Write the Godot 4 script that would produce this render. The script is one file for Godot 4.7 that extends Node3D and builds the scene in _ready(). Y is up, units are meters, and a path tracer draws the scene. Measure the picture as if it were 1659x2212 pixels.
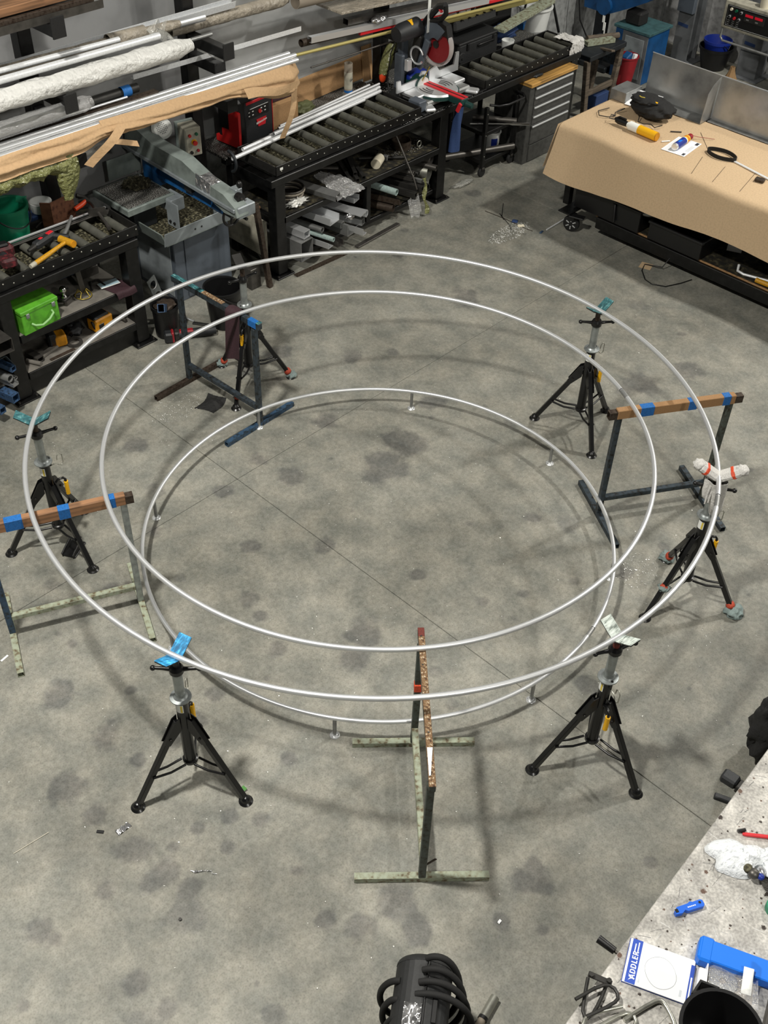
extends Node3D
# A metal workshop seen from a mezzanine: three aluminium hoops on trestles and pipe jacks.
# X runs along the back wall to the right, Z out of that wall, Y up; the hoops are centred on the origin.

var M := {}
var T := {}
var taken := {}
var rng := RandomNumberGenerator.new()

func _ready():
	rng.seed = 4711
	# ---------- camera
	var cam := Camera3D.new()
	cam.name = "camera"
	var yaw := deg_to_rad(47.2)
	var pitch := 0.753
	var roll := 0.037
	var u := Vector3(cos(yaw), 0, sin(yaw))      # the level right-hand direction of the lens
	var back := Vector3(-sin(yaw), 0, cos(yaw))
	var fwd := (-back * cos(pitch) + Vector3.DOWN * sin(pitch)).normalized()
	var upv := u.cross(fwd).normalized()
	var rt := u * cos(roll) + upv * sin(roll)
	var up2 := upv * cos(roll) - u * sin(roll)
	cam.transform = Transform3D(Basis(rt, up2, -fwd), Vector3(-3.498, 4.8, 3.272))
	cam.fov = 49.48
	cam.near = 0.05
	cam.far = 60.0
	add_child(cam)
	cam.current = true
	# ---------- environment
	var env := Environment.new()
	env.background_mode = Environment.BG_COLOR
	env.background_color = Color(0.02, 0.02, 0.022)
	env.tonemap_mode = Environment.TONE_MAPPER_LINEAR
	env.tonemap_exposure = 1.0
	env.sdfgi_enabled = true
	env.ssao_enabled = true
	env.ssil_enabled = true
	var we := WorldEnvironment.new()
	we.name = "environment"
	we.environment = env
	add_child(we)
	make_textures()
	make_materials()
	# ---------- high-bay lamps that light the hall, plus one added fill lamp
	high_bay(Vector3(-2.75, 6.6, -0.2), 54.0, "round high-bay lamp nearest above the camera side of the hoops")
	high_bay(Vector3(6.1, 6.6, 1.7), 42.0, "round high-bay lamp above the paper-covered table")
	high_bay(Vector3(-2.75, 6.6, 7.0), 28.0, "unseen fill lamp added over the front of the hall behind the camera")  # fill lamp added out of view to brighten the front left
	high_bay(Vector3(8.1, 6.6, 5.6), 36.0, "round high-bay lamp by the far right end wall")
	room()
	hoops()
	trestles()
	jacks()
	rack()
	bench_right()
	bench_left()
	bandsaw()
	mitre_saw()
	corner()
	paper_table()
	front_table()
	floor_things()

# ================================================================= mesh builder
class MB:
	var v := PackedVector3Array()
	var n := PackedVector3Array()
	var uvs := PackedVector2Array()
	var uv2 := PackedVector2Array()
	func t3(a: Vector3, b: Vector3, c: Vector3, na: Vector3, nb: Vector3, nc: Vector3):
		v.append(a); v.append(c); v.append(b)
		n.append(na); n.append(nc); n.append(nb)
		uvs.append(Vector2.ZERO); uvs.append(Vector2.ZERO); uvs.append(Vector2.ZERO)
	func poly(p: Array, out: Vector3):
		var nn: Vector3 = (p[1] - p[0]).cross(p[2] - p[0])
		if nn.length_squared() < 1e-18 and p.size() > 3:
			nn = (p[2] - p[0]).cross(p[3] - p[0])
		nn = nn.normalized()
		var flip := nn.dot(out) < 0.0
		if flip: nn = -nn
		for i in range(1, p.size() - 1):
			if flip: t3(p[0], p[i + 1], p[i], nn, nn, nn)
			else: t3(p[0], p[i], p[i + 1], nn, nn, nn)
	func box(c: Vector3, s: Vector3, bev := 0.0, bs := Basis()):
		var h := s * 0.5
		var b: float = min(bev, min(h.x, min(h.y, h.z)) * 0.9)
		if b <= 0.0:
			for ax in 3:
				for sg: float in [-1.0, 1.0]:
					var o := Vector3.ZERO; o[ax] = sg
					var i := (ax + 1) % 3; var j := (ax + 2) % 3
					var q := []
					for k in [[-1, -1], [1, -1], [1, 1], [-1, 1]]:
						var p := Vector3.ZERO
						p[ax] = sg * h[ax]; p[i] = k[0] * h[i]; p[j] = k[1] * h[j]
						q.append(c + bs * p)
					poly(q, bs * o)
			return
		for ax in 3:
			var i := (ax + 1) % 3; var j := (ax + 2) % 3
			for sg: float in [-1.0, 1.0]:
				var o := Vector3.ZERO; o[ax] = sg
				var q := []
				for k in [[-1, -1], [1, -1], [1, 1], [-1, 1]]:
					var p := Vector3.ZERO
					p[ax] = sg * h[ax]; p[i] = k[0] * (h[i] - b); p[j] = k[1] * (h[j] - b)
					q.append(c + bs * p)
				poly(q, bs * o)
			for s1: float in [-1.0, 1.0]:
				for s2: float in [-1.0, 1.0]:
					var q2 := []
					for k in [0, 1, 2, 3]:
						var p := Vector3.ZERO
						p[ax] = (-1.0 if k == 0 or k == 3 else 1.0) * (h[ax] - b)
						if k < 2: p[i] = s1 * h[i]; p[j] = s2 * (h[j] - b)
						else: p[i] = s1 * (h[i] - b); p[j] = s2 * h[j]
						q2.append(c + bs * p)
					var o2 := Vector3.ZERO; o2[i] = s1; o2[j] = s2
					poly(q2, bs * o2)
		for sx: float in [-1.0, 1.0]:
			for sy: float in [-1.0, 1.0]:
				for sz: float in [-1.0, 1.0]:
					poly([c + bs * Vector3(sx * h.x, sy * (h.y - b), sz * (h.z - b)), c + bs * Vector3(sx * (h.x - b), sy * h.y, sz * (h.z - b)), c + bs * Vector3(sx * (h.x - b), sy * (h.y - b), sz * h.z)], bs * Vector3(sx, sy, sz))
	func frames(pts: Array, closed: bool) -> Array:
		var out := []
		var m := pts.size()
		var pn := Vector3.ZERO
		for i in m:
			var a: Vector3 = pts[(i - 1 + m) % m] if closed else pts[max(i - 1, 0)]
			var b: Vector3 = pts[(i + 1) % m] if closed else pts[min(i + 1, m - 1)]
			var tg := (b - a).normalized()
			if i == 0:
				pn = tg.cross(Vector3.UP)
				if pn.length() < 0.05: pn = tg.cross(Vector3.RIGHT)
				pn = pn.normalized()
			else:
				pn = (pn - tg * pn.dot(tg)).normalized()
			out.append([pn, tg.cross(pn).normalized(), tg])
		return out
	func tube(pts: Array, r, sides := 10, closed := false, caps := true):
		var fr := frames(pts, closed)
		var m := pts.size()
		var segs := m if closed else m - 1
		for i in segs:
			var j := (i + 1) % m
			var ra: float = r[i] if r is Array else r
			var rb: float = r[j] if r is Array else r
			for k in sides:
				var a0 := TAU * k / sides; var a1 := TAU * (k + 1) / sides
				var n0: Vector3 = fr[i][0] * cos(a0) + fr[i][1] * sin(a0)
				var n1: Vector3 = fr[i][0] * cos(a1) + fr[i][1] * sin(a1)
				var m0: Vector3 = fr[j][0] * cos(a0) + fr[j][1] * sin(a0)
				var m1: Vector3 = fr[j][0] * cos(a1) + fr[j][1] * sin(a1)
				t3(pts[i] + n0 * ra, pts[i] + n1 * ra, pts[j] + m1 * rb, n0, n1, m1)
				t3(pts[i] + n0 * ra, pts[j] + m1 * rb, pts[j] + m0 * rb, n0, m1, m0)
		if caps and not closed:
			for e in [0, m - 1]:
				var rr: float = r[e] if r is Array else r
				var q := []
				for k in sides:
					var a0 := TAU * k / sides
					q.append(pts[e] + (fr[e][0] * cos(a0) + fr[e][1] * sin(a0)) * rr)
				poly(q, fr[e][2] * (-1.0 if e == 0 else 1.0))
	func pipe(a: Vector3, b: Vector3, ro: float, ri: float, sides := 14):
		var fr := frames([a, b], false)
		var f: Array = fr[0]
		var d: Vector3 = f[2]
		for k in sides:
			var a0 := TAU * k / sides; var a1 := TAU * (k + 1) / sides
			var n0: Vector3 = f[0] * cos(a0) + f[1] * sin(a0)
			var n1: Vector3 = f[0] * cos(a1) + f[1] * sin(a1)
			t3(a + n0 * ro, a + n1 * ro, b + n1 * ro, n0, n1, n1)
			t3(a + n0 * ro, b + n1 * ro, b + n0 * ro, n0, n1, n0)
			t3(a + n1 * ri, a + n0 * ri, b + n1 * ri, -n1, -n0, -n1)
			t3(a + n0 * ri, b + n0 * ri, b + n1 * ri, -n0, -n0, -n1)
			poly([a + n0 * ri, a + n1 * ri, a + n1 * ro, a + n0 * ro], -d)
			poly([b + n0 * ri, b + n1 * ri, b + n1 * ro, b + n0 * ro], d)
	func prism(pl: Array, a: Vector3, b: Vector3, up := Vector3.UP):
		var d := (b - a).normalized()
		var x := up.cross(d)
		if x.length() < 0.01: x = Vector3.RIGHT.cross(d)
		x = x.normalized()
		var y := d.cross(x).normalized()
		var ps := PackedVector2Array(pl)
		if Geometry2D.is_polygon_clockwise(ps): ps.reverse()
		var m := ps.size()
		for i in m:
			var p: Vector2 = ps[i]; var q: Vector2 = ps[(i + 1) % m]
			var e := q - p
			var o := x * e.y - y * e.x
			poly([a + x * p.x + y * p.y, a + x * q.x + y * q.y, b + x * q.x + y * q.y, b + x * p.x + y * p.y], o)
		var tr := Geometry2D.triangulate_polygon(ps)
		for i in range(0, tr.size(), 3):
			var w := []
			for k in 3: w.append(ps[tr[i + k]])
			poly([a + x * w[0].x + y * w[0].y, a + x * w[1].x + y * w[1].y, a + x * w[2].x + y * w[2].y], -d)
			poly([b + x * w[0].x + y * w[0].y, b + x * w[1].x + y * w[1].y, b + x * w[2].x + y * w[2].y], d)
	func box_tube(a: Vector3, b: Vector3, w: float, h: float, th: float, up := Vector3.UP):
		var d := (b - a).normalized()
		var x := up.cross(d)
		if x.length() < 0.01: x = Vector3.RIGHT.cross(d)
		x = x.normalized()
		var y := d.cross(x).normalized()
		var sg := [Vector2(-1, -1), Vector2(1, -1), Vector2(1, 1), Vector2(-1, 1)]
		for i in 4:
			var p: Vector2 = sg[i]; var q: Vector2 = sg[(i + 1) % 4]
			var po := x * (p.x * w / 2) + y * (p.y * h / 2); var qo := x * (q.x * w / 2) + y * (q.y * h / 2)
			var pi_ := x * (p.x * (w / 2 - th)) + y * (p.y * (h / 2 - th)); var qi := x * (q.x * (w / 2 - th)) + y * (q.y * (h / 2 - th))
			var o := po + qo
			poly([a + po, a + qo, b + qo, b + po], o)
			poly([a + pi_, a + qi, b + qi, b + pi_], -o)
			poly([a + po, a + qo, a + qi, a + pi_], -d)
			poly([b + po, b + qo, b + qi, b + pi_], d)
	func lathe(prof: Array, sides := 20, org := Vector3.ZERO, bs := Basis()):
		for i in prof.size() - 1:
			var p: Vector2 = prof[i]; var q: Vector2 = prof[i + 1]
			var e := q - p
			if e.length() < 1e-6: continue
			var nr := Vector2(e.y, -e.x).normalized()
			for k in sides:
				var a0 := TAU * k / sides; var a1 := TAU * (k + 1) / sides
				var c0 := Vector3(cos(a0), 0, sin(a0)); var c1 := Vector3(cos(a1), 0, sin(a1))
				var n0 := bs * (c0 * nr.x + Vector3.UP * nr.y); var n1 := bs * (c1 * nr.x + Vector3.UP * nr.y)
				var P0 := org + bs * (c0 * p.x + Vector3.UP * p.y); var P1 := org + bs * (c1 * p.x + Vector3.UP * p.y)
				var Q0 := org + bs * (c0 * q.x + Vector3.UP * q.y); var Q1 := org + bs * (c1 * q.x + Vector3.UP * q.y)
				t3(P0, Q1, P1, n0, n1, n1)
				t3(P0, Q0, Q1, n0, n0, n1)
	func sheet(nu: int, nv: int, f: Callable, th := 0.002):
		var g := []
		var nn := []
		for j in nv + 1:
			for i in nu + 1:
				g.append(f.call(float(i) / nu, float(j) / nv))
		var w := nu + 1
		for j in nv + 1:
			for i in nu + 1:
				var dx: Vector3 = g[j * w + min(i + 1, nu)] - g[j * w + max(i - 1, 0)]
				var dy: Vector3 = g[min(j + 1, nv) * w + i] - g[max(j - 1, 0) * w + i]
				nn.append(dx.cross(dy).normalized())
		for j in nv:
			for i in nu:
				var a := j * w + i; var b := a + 1; var c := a + w + 1; var d := a + w
				for s in [1.0, -1.0]:
					var o: float = th * 0.5 * s
					var A: Vector3 = g[a] + nn[a] * o; var B: Vector3 = g[b] + nn[b] * o
					var C: Vector3 = g[c] + nn[c] * o; var D: Vector3 = g[d] + nn[d] * o
					if s > 0:
						t3(A, B, C, nn[a], nn[b], nn[c]); t3(A, C, D, nn[a], nn[c], nn[d])
					else:
						t3(A, C, B, -nn[a], -nn[c], -nn[b]); t3(A, D, C, -nn[a], -nn[d], -nn[c])
		var rim := []
		for i in nu: rim.append([i, i + 1])
		for i in nu: rim.append([nv * w + i, nv * w + i + 1])
		for j in nv: rim.append([j * w, (j + 1) * w])
		for j in nv: rim.append([j * w + nu, (j + 1) * w + nu])
		for e in rim:
			var P: Vector3 = g[e[0]]; var Q: Vector3 = g[e[1]]
			var oP: Vector3 = nn[e[0]] * th * 0.5; var oQ: Vector3 = nn[e[1]] * th * 0.5
			poly([P - oP, Q - oQ, Q + oQ, P + oP], (Q - P).cross(oP))
	func ball(c: Vector3, s: Vector3, nu := 14, nv := 9, f = null):
		var g := []
		for j in nv + 1:
			for i in nu + 1:
				var th := PI * j / nv; var ph := TAU * (i % nu) / nu
				var d := Vector3(sin(th) * cos(ph), cos(th), sin(th) * sin(ph))
				var k: float = f.call(d) if f != null else 1.0
				g.append(c + d * s * k)
		var w := nu + 1
		var nn := []
		for j in nv + 1:
			for i in nu + 1:
				var i0 := (i - 1 + nu) % nu; var i1 := (i + 1) % nu
				var dx: Vector3 = g[j * w + i1] - g[j * w + i0]
				var dy: Vector3 = g[min(j + 1, nv) * w + i] - g[max(j - 1, 0) * w + i]
				var q := dx.cross(dy)
				if q.length() < 1e-9: q = g[j * w + i] - c
				q = q.normalized()
				if q.dot(g[j * w + i] - c) < 0: q = -q
				nn.append(q)
		for j in nv:
			for i in nu:
				var a := j * w + i; var b := a + 1; var cc := a + w + 1; var d := a + w
				if j > 0: t3(g[a], g[b], g[cc], nn[a], nn[b], nn[cc])
				if j < nv - 1: t3(g[a], g[cc], g[d], nn[a], nn[cc], nn[d])
	func uvquad(p: Array, out: Vector3):
		var s := v.size()
		poly(p, out)
		var uv := [Vector2(0, 1), Vector2(1, 1), Vector2(1, 0), Vector2(0, 0)]
		for i in range(s, v.size()):
			for k in 4:
				if v[i].is_equal_approx(p[k]): uvs[i] = uv[k]
	func mesh() -> ArrayMesh:
		var a := []
		a.resize(Mesh.ARRAY_MAX)
		a[Mesh.ARRAY_VERTEX] = v; a[Mesh.ARRAY_NORMAL] = n; a[Mesh.ARRAY_TEX_UV] = uvs
		if uv2.size() > 0: a[Mesh.ARRAY_TEX_UV2] = uv2
		var m := ArrayMesh.new()
		m.add_surface_from_arrays(Mesh.PRIMITIVE_TRIANGLES, a)
		return m

# ================================================================= object helpers
func numbered(called: String) -> String:
	if not taken.has(called):
		taken[called] = 0
		return called
	taken[called] += 1
	return "%s_%03d" % [called, taken[called]]

func thing(called: String, label: String, category: String, at := Vector3.ZERO, turn := 0.0, group := "") -> Node3D:
	var o := Node3D.new()
	o.name = numbered(called)
	add_child(o)
	o.position = at; o.rotation.y = turn
	tag(o, label, category, group)
	return o

func tag(o, label: String, category: String, group := ""):
	o.set_meta("label", label); o.set_meta("category", category)
	if group != "": o.set_meta("group", group)

func part(called: String, mb, m, parent: Node, at := Vector3.ZERO, bs := Basis()) -> MeshInstance3D:
	var o := MeshInstance3D.new()
	o.mesh = mb.mesh() if mb is MB else mb
	o.material_override = M[m] if m is String else m
	o.name = called
	parent.add_child(o, true)
	o.transform = Transform3D(bs, at)
	return o

func solo(called: String, label: String, category: String, mb, m, at := Vector3.ZERO, turn := 0.0, group := "") -> MeshInstance3D:
	var o := MeshInstance3D.new()
	o.mesh = mb.mesh() if mb is MB else mb
	o.material_override = M[m] if m is String else m
	o.name = numbered(called)
	add_child(o)
	o.position = at; o.rotation.y = turn
	tag(o, label, category, group)
	return o

func structure(called: String, mb, m) -> MeshInstance3D:
	var o := MeshInstance3D.new()
	o.mesh = mb.mesh() if mb is MB else mb
	o.material_override = M[m] if m is String else m
	o.name = called
	o.set_meta("kind", "structure")
	add_child(o)
	return o

func lettering(called: String, words: String, h: float, m, parent: Node, at: Vector3, bs: Basis, bold := false):
	var tm := TextMesh.new()
	var f := SystemFont.new()
	f.font_names = PackedStringArray(["Droid Sans"])
	if bold: f.font_weight = 700
	tm.font = f
	tm.text = words
	tm.font_size = 32
	tm.pixel_size = h / 24.0
	tm.depth = 0.0006
	return part(called, tm, m, parent, at, bs)

func V(x, y, z) -> Vector3: return Vector3(x, y, z)
func bx(c: Vector3, s: Vector3, bev := 0.0, bs := Basis()) -> MB:
	var b := MB.new(); b.box(c, s, bev, bs); return b
func tb(pts: Array, r, sides := 10, closed := false) -> MB:
	var b := MB.new(); b.tube(pts, r, sides, closed); return b
func pp(a: Vector3, b: Vector3, ro: float, ri: float, sides := 14) -> MB:
	var q := MB.new(); q.pipe(a, b, ro, ri, sides); return q
func bt(a: Vector3, b: Vector3, w: float, h: float, th: float) -> MB:
	var q := MB.new(); q.box_tube(a, b, w, h, th); return q
func pr(pl: Array, a: Vector3, b: Vector3, up := Vector3.UP) -> MB:
	var q := MB.new(); q.prism(pl, a, b, up); return q
func la(prof: Array, sides := 20, org := Vector3.ZERO, bs := Basis()) -> MB:
	var q := MB.new(); q.lathe(prof, sides, org, bs); return q
func sh(nu: int, nv: int, f: Callable, th := 0.002) -> MB:
	var q := MB.new(); q.sheet(nu, nv, f, th); return q
func bl(c: Vector3, s: Vector3, nu := 14, nv := 9, f = null) -> MB:
	var q := MB.new(); q.ball(c, s, nu, nv, f); return q
func L_(w: float, h: float, t: float) -> Array:      # angle section
	return [Vector2(0, 0), Vector2(w, 0), Vector2(w, t), Vector2(t, t), Vector2(t, h), Vector2(0, h)]
func U_(w: float, h: float, t: float) -> Array:      # channel section, open to the top
	return [Vector2(-w / 2, 0), Vector2(w / 2, 0), Vector2(w / 2, h), Vector2(w / 2 - t, h), Vector2(w / 2 - t, t), Vector2(-w / 2 + t, t), Vector2(-w / 2 + t, h), Vector2(-w / 2, h)]
func arc(c: Vector3, r: float, a0: float, a1: float, n: int, ex := Vector3.RIGHT, ey := Vector3.BACK) -> Array:
	var o := []
	for i in n + 1:
		var a := lerpf(a0, a1, float(i) / n)
		o.append(c + ex * cos(a) * r + ey * sin(a) * r)
	return o
func nz(p: Vector3, f := 1.0, s := 0) -> float:
	wob.seed = 77 + s
	wob.frequency = 1.0
	return wob.get_noise_3dv(p * (f * 100.0 if f < 0.1 else f * 12.0))
var wob := FastNoiseLite.new()
func along(d: Vector3, up := Vector3.UP) -> Basis:      # basis whose Y runs along d
	var y := d.normalized()
	var x := up.cross(y)
	if x.length() < 0.01: x = Vector3.RIGHT
	x = x.normalized()
	return Basis(x, y, x.cross(y))

# ================================================================= textures and materials
func noise(seed_: int, freq: float, oct := 4, kind := FastNoiseLite.TYPE_SIMPLEX_SMOOTH) -> FastNoiseLite:
	var f := FastNoiseLite.new()
	f.seed = seed_; f.frequency = freq; f.noise_type = kind
	f.fractal_octaves = oct; f.fractal_gain = 0.55
	return f

func ramp(seed_: int, freq: float, oct: int, offs: Array, cols: Array, size := 256, sq := 1) -> ImageTexture:
	var img: Image = noise(seed_, freq, oct).get_seamless_image(size / sq, size)
	img.convert(Image.FORMAT_L8)
	if sq > 1: img.resize(size, size, Image.INTERPOLATE_CUBIC)
	var lut := PackedByteArray()
	var g := Gradient.new()
	g.offsets = PackedFloat32Array(offs)
	var pc := PackedColorArray()
	for c in cols: pc.append(Color(c) if c is String else c)
	g.colors = pc
	for i in 256:
		var c := g.sample(i / 255.0)
		lut.append(int(c.r * 255)); lut.append(int(c.g * 255)); lut.append(int(c.b * 255))
	var src := img.get_data()
	var out := PackedByteArray()
	out.resize(size * size * 3)
	for i in size * size:
		var k := src[i] * 3
		out[i * 3] = lut[k]; out[i * 3 + 1] = lut[k + 1]; out[i * 3 + 2] = lut[k + 2]
	return ImageTexture.create_from_image(Image.create_from_data(size, size, false, Image.FORMAT_RGB8, out))

func bumpy(seed_: int, freq: float, oct: int, strength: float, size := 256, sq := 1) -> ImageTexture:
	var img: Image = noise(seed_, freq, oct).get_seamless_image(size / sq, size)
	img.convert(Image.FORMAT_RGB8)
	if sq > 1: img.resize(size, size, Image.INTERPOLATE_CUBIC)
	img.bump_map_to_normal_map(strength)
	return ImageTexture.create_from_image(img)

func gr(v: float) -> Color: return Color(v, v, v)

func make_textures():
	T.grain = ramp(1, 0.06, 5, [0.0, 0.5, 1.0], [gr(0.72), gr(0.92), gr(1.0)])
	T.blotch = ramp(2, 0.012, 5, [0.0, 0.35, 0.65, 1.0], [gr(0.74), gr(0.88), gr(0.96), gr(1.0)])
	T.dust = ramp(3, 0.02, 6, [0.0, 0.5, 0.62, 0.75, 1.0], [gr(0.45), gr(0.5), gr(0.75), gr(0.9), gr(1.0)])
	T.brush = ramp(4, 0.05, 4, [0.0, 0.5, 1.0], [gr(0.78), gr(0.92), gr(1.0)], 256, 16)
	T.wood = ramp(5, 0.03, 5, [0.0, 0.4, 0.6, 1.0], [gr(0.62), gr(0.82), gr(0.93), gr(1.0)], 256, 16)
	T.fine = ramp(15, 0.1, 3, [0.0, 0.5, 1.0], [gr(0.9), gr(0.97), gr(1.0)])
	T.scab = ramp(6, 0.02, 5, [0.0, 0.3, 0.42, 0.5, 0.62, 0.72, 0.8, 1.0], ["#2a1c12", "#4a3422", "#7a6044", "#8f795a", "#6e5238", "#a08c6c", "#c8c4b4", "#e2e2d8"], 256)
	T.rust = ramp(7, 0.04, 5, [0.0, 0.22, 0.36, 0.6, 1.0], ["#6a4a3a", "#a8907e", "#d8d0c6", "#f0eeea", "#ffffff"])
	T.swarf = ramp(8, 0.09, 4, [0.0, 0.42, 0.55, 0.62, 0.75, 1.0], ["#0c0c0c", "#1a1917", "#33312d", "#77756f", "#c4c4c0", "#f0f0ee"])
	T.oil = ramp(9, 0.03, 5, [0.0, 0.4, 0.55, 0.7, 1.0], ["#16150f", "#2a281c", "#4a4632", "#6e6a54", "#a4a294"])
	T.tape = ramp(10, 0.03, 4, [0.0, 0.4, 0.6, 0.72, 0.85, 1.0], ["#123238", "#1f4e54", "#336c70", "#467e82", "#7fa6a4", "#d2dcd8"], 256, 4)
	T.pale = ramp(11, 0.03, 4, [0.0, 0.3, 0.42, 0.55, 1.0], ["#3a403c", "#7c857e", "#b4bdb6", "#cdd6d0", "#eaf1ec"], 256, 4)
	T.bench = bench_tex()
	T.sand = ramp(16, 0.09, 4, [0.0, 0.2, 0.35, 0.5, 0.7, 1.0], [gr(0.78), gr(0.88), gr(0.94), gr(0.98), gr(1.0), gr(1.0)], 512)
	T.n_fine = bumpy(21, 0.08, 4, 4.0)
	T.n_soft = bumpy(22, 0.02, 4, 9.0)
	T.n_brush = bumpy(23, 0.06, 3, 2.0, 256, 16)
	T.n_crease = bumpy(24, 0.03, 3, 14.0)

func mat(key: String, col, rough: float, metal := 0.0, tex := "", sc := 1.0, nrm := "", ns := 0.5) -> StandardMaterial3D:
	var m := StandardMaterial3D.new()
	m.albedo_color = Color(col) if col is String else col
	m.roughness = rough; m.metallic = metal
	if tex != "" or nrm != "":
		m.uv1_triplanar = true
		m.uv1_scale = Vector3.ONE * sc
		if tex != "": m.albedo_texture = T[tex]
		if nrm != "":
			m.normal_enabled = true; m.normal_texture = T[nrm]; m.normal_scale = ns
	M[key] = m
	return m

func glassy(key: String, col: Color, rough: float, nrm := ""):
	var m := mat(key, col, rough, 0.0, "", 6.0, nrm, 0.8)
	m.transparency = BaseMaterial3D.TRANSPARENCY_ALPHA
	m.cull_mode = BaseMaterial3D.CULL_DISABLED

func make_materials():
	mat("black", "#141414", 0.42, 0.0, "dust", 2.0)
	mat("black_clean", "#121213", 0.38)
	mat("black_matt", "#191919", 0.75, 0.0, "grain", 4.0)
	mat("jack_black", "#121213", 0.3, 0.0, "grain", 3.0)
	mat("rubber", "#141414", 0.8)
	mat("alu", "#dfe1e3", 0.42, 0.75)
	mat("alu_bright", "#eceef0", 0.34, 0.75)
	mat("alu_white", "#eceef0", 0.38, 0.25, "fine", 2.0)
	mat("alu_dull", "#a4a5a4", 0.5, 0.75, "blotch", 2.0)
	mat("alu_sheet", "#b4b6b6", 0.45, 0.2, "blotch", 0.6, "n_brush", 0.1)
	mat("alu_tray", "#b4b6b6", 0.3, 0.6, "blotch", 1.0)
	mat("sheet_dark", "#939495", 0.55, 0.1, "blotch", 0.5)
	mat("galv", "#aab0b0", 0.42, 0.75, "blotch", 5.0)
	mat("chrome", "#d8d8d8", 0.12, 1.0)
	mat("steel", "#63605c", 0.45, 0.75, "blotch", 3.0)
	mat("steel_dark", "#3b3a38", 0.5, 0.55, "blotch", 3.0)
	mat("steel_brown", "#4a4038", 0.6, 0.4, "rust", 3.0)
	mat("roller", "#5e5e56", 0.62, 0.15, "blotch", 3.0)
	mat("wrap", "#dededa", 0.35, 0.0, "fine", 2.0, "n_crease", 0.5)
	mat("wrap_tan", "#a89f90", 0.45, 0.0, "blotch", 2.0, "n_crease", 0.5)
	mat("kraft", "#c6a47c", 0.82, 0.0, "fine", 2.0, "n_soft", 0.35)
	mat("kraft_table", "#c8ad8a", 0.85, 0.0, "fine", 2.0)
	mat("card", "#b08a60", 0.85, 0.0, "fine", 2.0)
	mat("wood", "#b48c60", 0.7, 0.0, "wood", 2.0)
	mat("wood_beam", "#9c7250", 0.75, 0.0, "wood", 3.0)
	mat("wood_top", "#c6974f", 0.6, 0.0, "wood", 2.0)
	mat("scab", "#e8e0d8", 0.8, 0.0, "scab", 9.0)
	mat("card_beam", "#9c7750", 0.8, 0.0, "fine", 3.0)
	mat("blue_tape", "#1468b4", 0.6, 0.0, "grain", 5.0)
	mat("orange_tape", "#e2502a", 0.55, 0.0, "grain", 5.0)
	mat("rag_tape", "#c04a30", 0.7, 0.0, "grain", 5.0)
	mat("teal_pad", "#ffffff", 0.75, 0.0, "tape", 7.0)
	mat("teal_blue", Color(0.82, 1.3, 1.7), 0.55, 0.0, "tape", 7.0)
	mat("pale_pad", "#ffffff", 0.6, 0.0, "pale", 7.0)
	mat("green_paint", "#9aa290", 0.55, 0.0, "rust", 2.2)
	mat("green_dark", "#4c5450", 0.55, 0.2, "rust", 2.5)
	mat("blue_paint", "#2f4a66", 0.5, 0.0, "rust", 2.5)
	mat("blue_grey", "#3c4650", 0.5, 0.35, "rust", 2.2)
	mat("steel_blue", "#414c56", 0.45, 0.5, "rust", 2.2)
	mat("oxide", "#6a2a20", 0.7, 0.0, "grain", 5.0)
	mat("cloth_white", "#dcdad6", 0.9, 0.0, "grain", 8.0, "n_soft", 0.6)
	mat("fluff", "#8a9a98", 0.95, 0.0, "grain", 12.0)
	mat("maroon", "#3a2028", 0.75, 0.0, "grain", 4.0)
	mat("yellow", "#eab010", 0.45)
	mat("yellow_hammer", "#d29a1c", 0.5, 0.0, "grain", 5.0)
	mat("amber", "#d8920e", 0.55, 0.0, "blotch", 4.0)
	mat("label", "#e6e8e4", 0.6)
	mat("label_yellow", "#d8c04a", 0.6)
	mat("saw_grey", "#8a9490", 0.5, 0.1, "blotch", 2.0)
	mat("saw_body", "#5a626c", 0.5, 0.1, "blotch", 1.2)
	mat("saw_pale", "#9aa2a6", 0.45, 0.2, "blotch", 1.2)
	mat("saw_blue", "#14538a", 0.5, 0.0, "blotch", 3.0)
	mat("oily", "#ffffff", 0.75, 0.2, "oil", 5.0)
	mat("swarf", "#ffffff", 0.6, 0.3, "swarf", 5.0)
	mat("swarf_grey", "#deded9", 0.4, 0.3)
	mat("cream", "#b4b0a0", 0.6, 0.0, "blotch", 3.0)
	mat("red", "#b01818", 0.5)
	mat("red_bright", "#c8202a", 0.45)
	mat("red_bin", "#8c1620", 0.5)
	mat("red_dusty", "#6e2028", 0.65, 0.0, "dust", 4.0)
	mat("green_bucket", "#0c7a58", 0.45)
	mat("green_box", "#5aa82a", 0.55, 0.0, "blotch", 3.0)
	mat("green_button", "#0a5a3c", 0.4)
	mat("white_plastic", "#d4d6d4", 0.5)
	mat("paper", "#eceef0", 0.85)
	mat("blue_print", "#2f4fae", 0.8)
	mat("pencil", "#9a9ea4", 0.9)
	mat("dark_print", "#30323a", 0.8)
	mat("blue_plastic", "#0f5fd0", 0.45)
	mat("blue_bright", "#0a70de", 0.5)
	mat("blue_navy", "#142c86", 0.45)
	mat("blue_cloth", "#27406e", 0.85, 0.0, "grain", 6.0)
	mat("machine_blue", "#134f86", 0.45, 0.0, "blotch", 1.5)
	mat("machine_dark", "#24282c", 0.55, 0.2, "blotch", 2.0)
	mat("col_grey", "#6d7073", 0.6, 0.0, "blotch", 1.2)
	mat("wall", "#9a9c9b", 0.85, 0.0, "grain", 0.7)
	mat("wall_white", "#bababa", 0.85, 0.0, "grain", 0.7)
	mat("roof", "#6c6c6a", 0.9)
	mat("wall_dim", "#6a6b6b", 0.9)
	mat("old_wood", "#6a5e50", 0.8, 0.0, "wood", 3.0)
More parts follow.
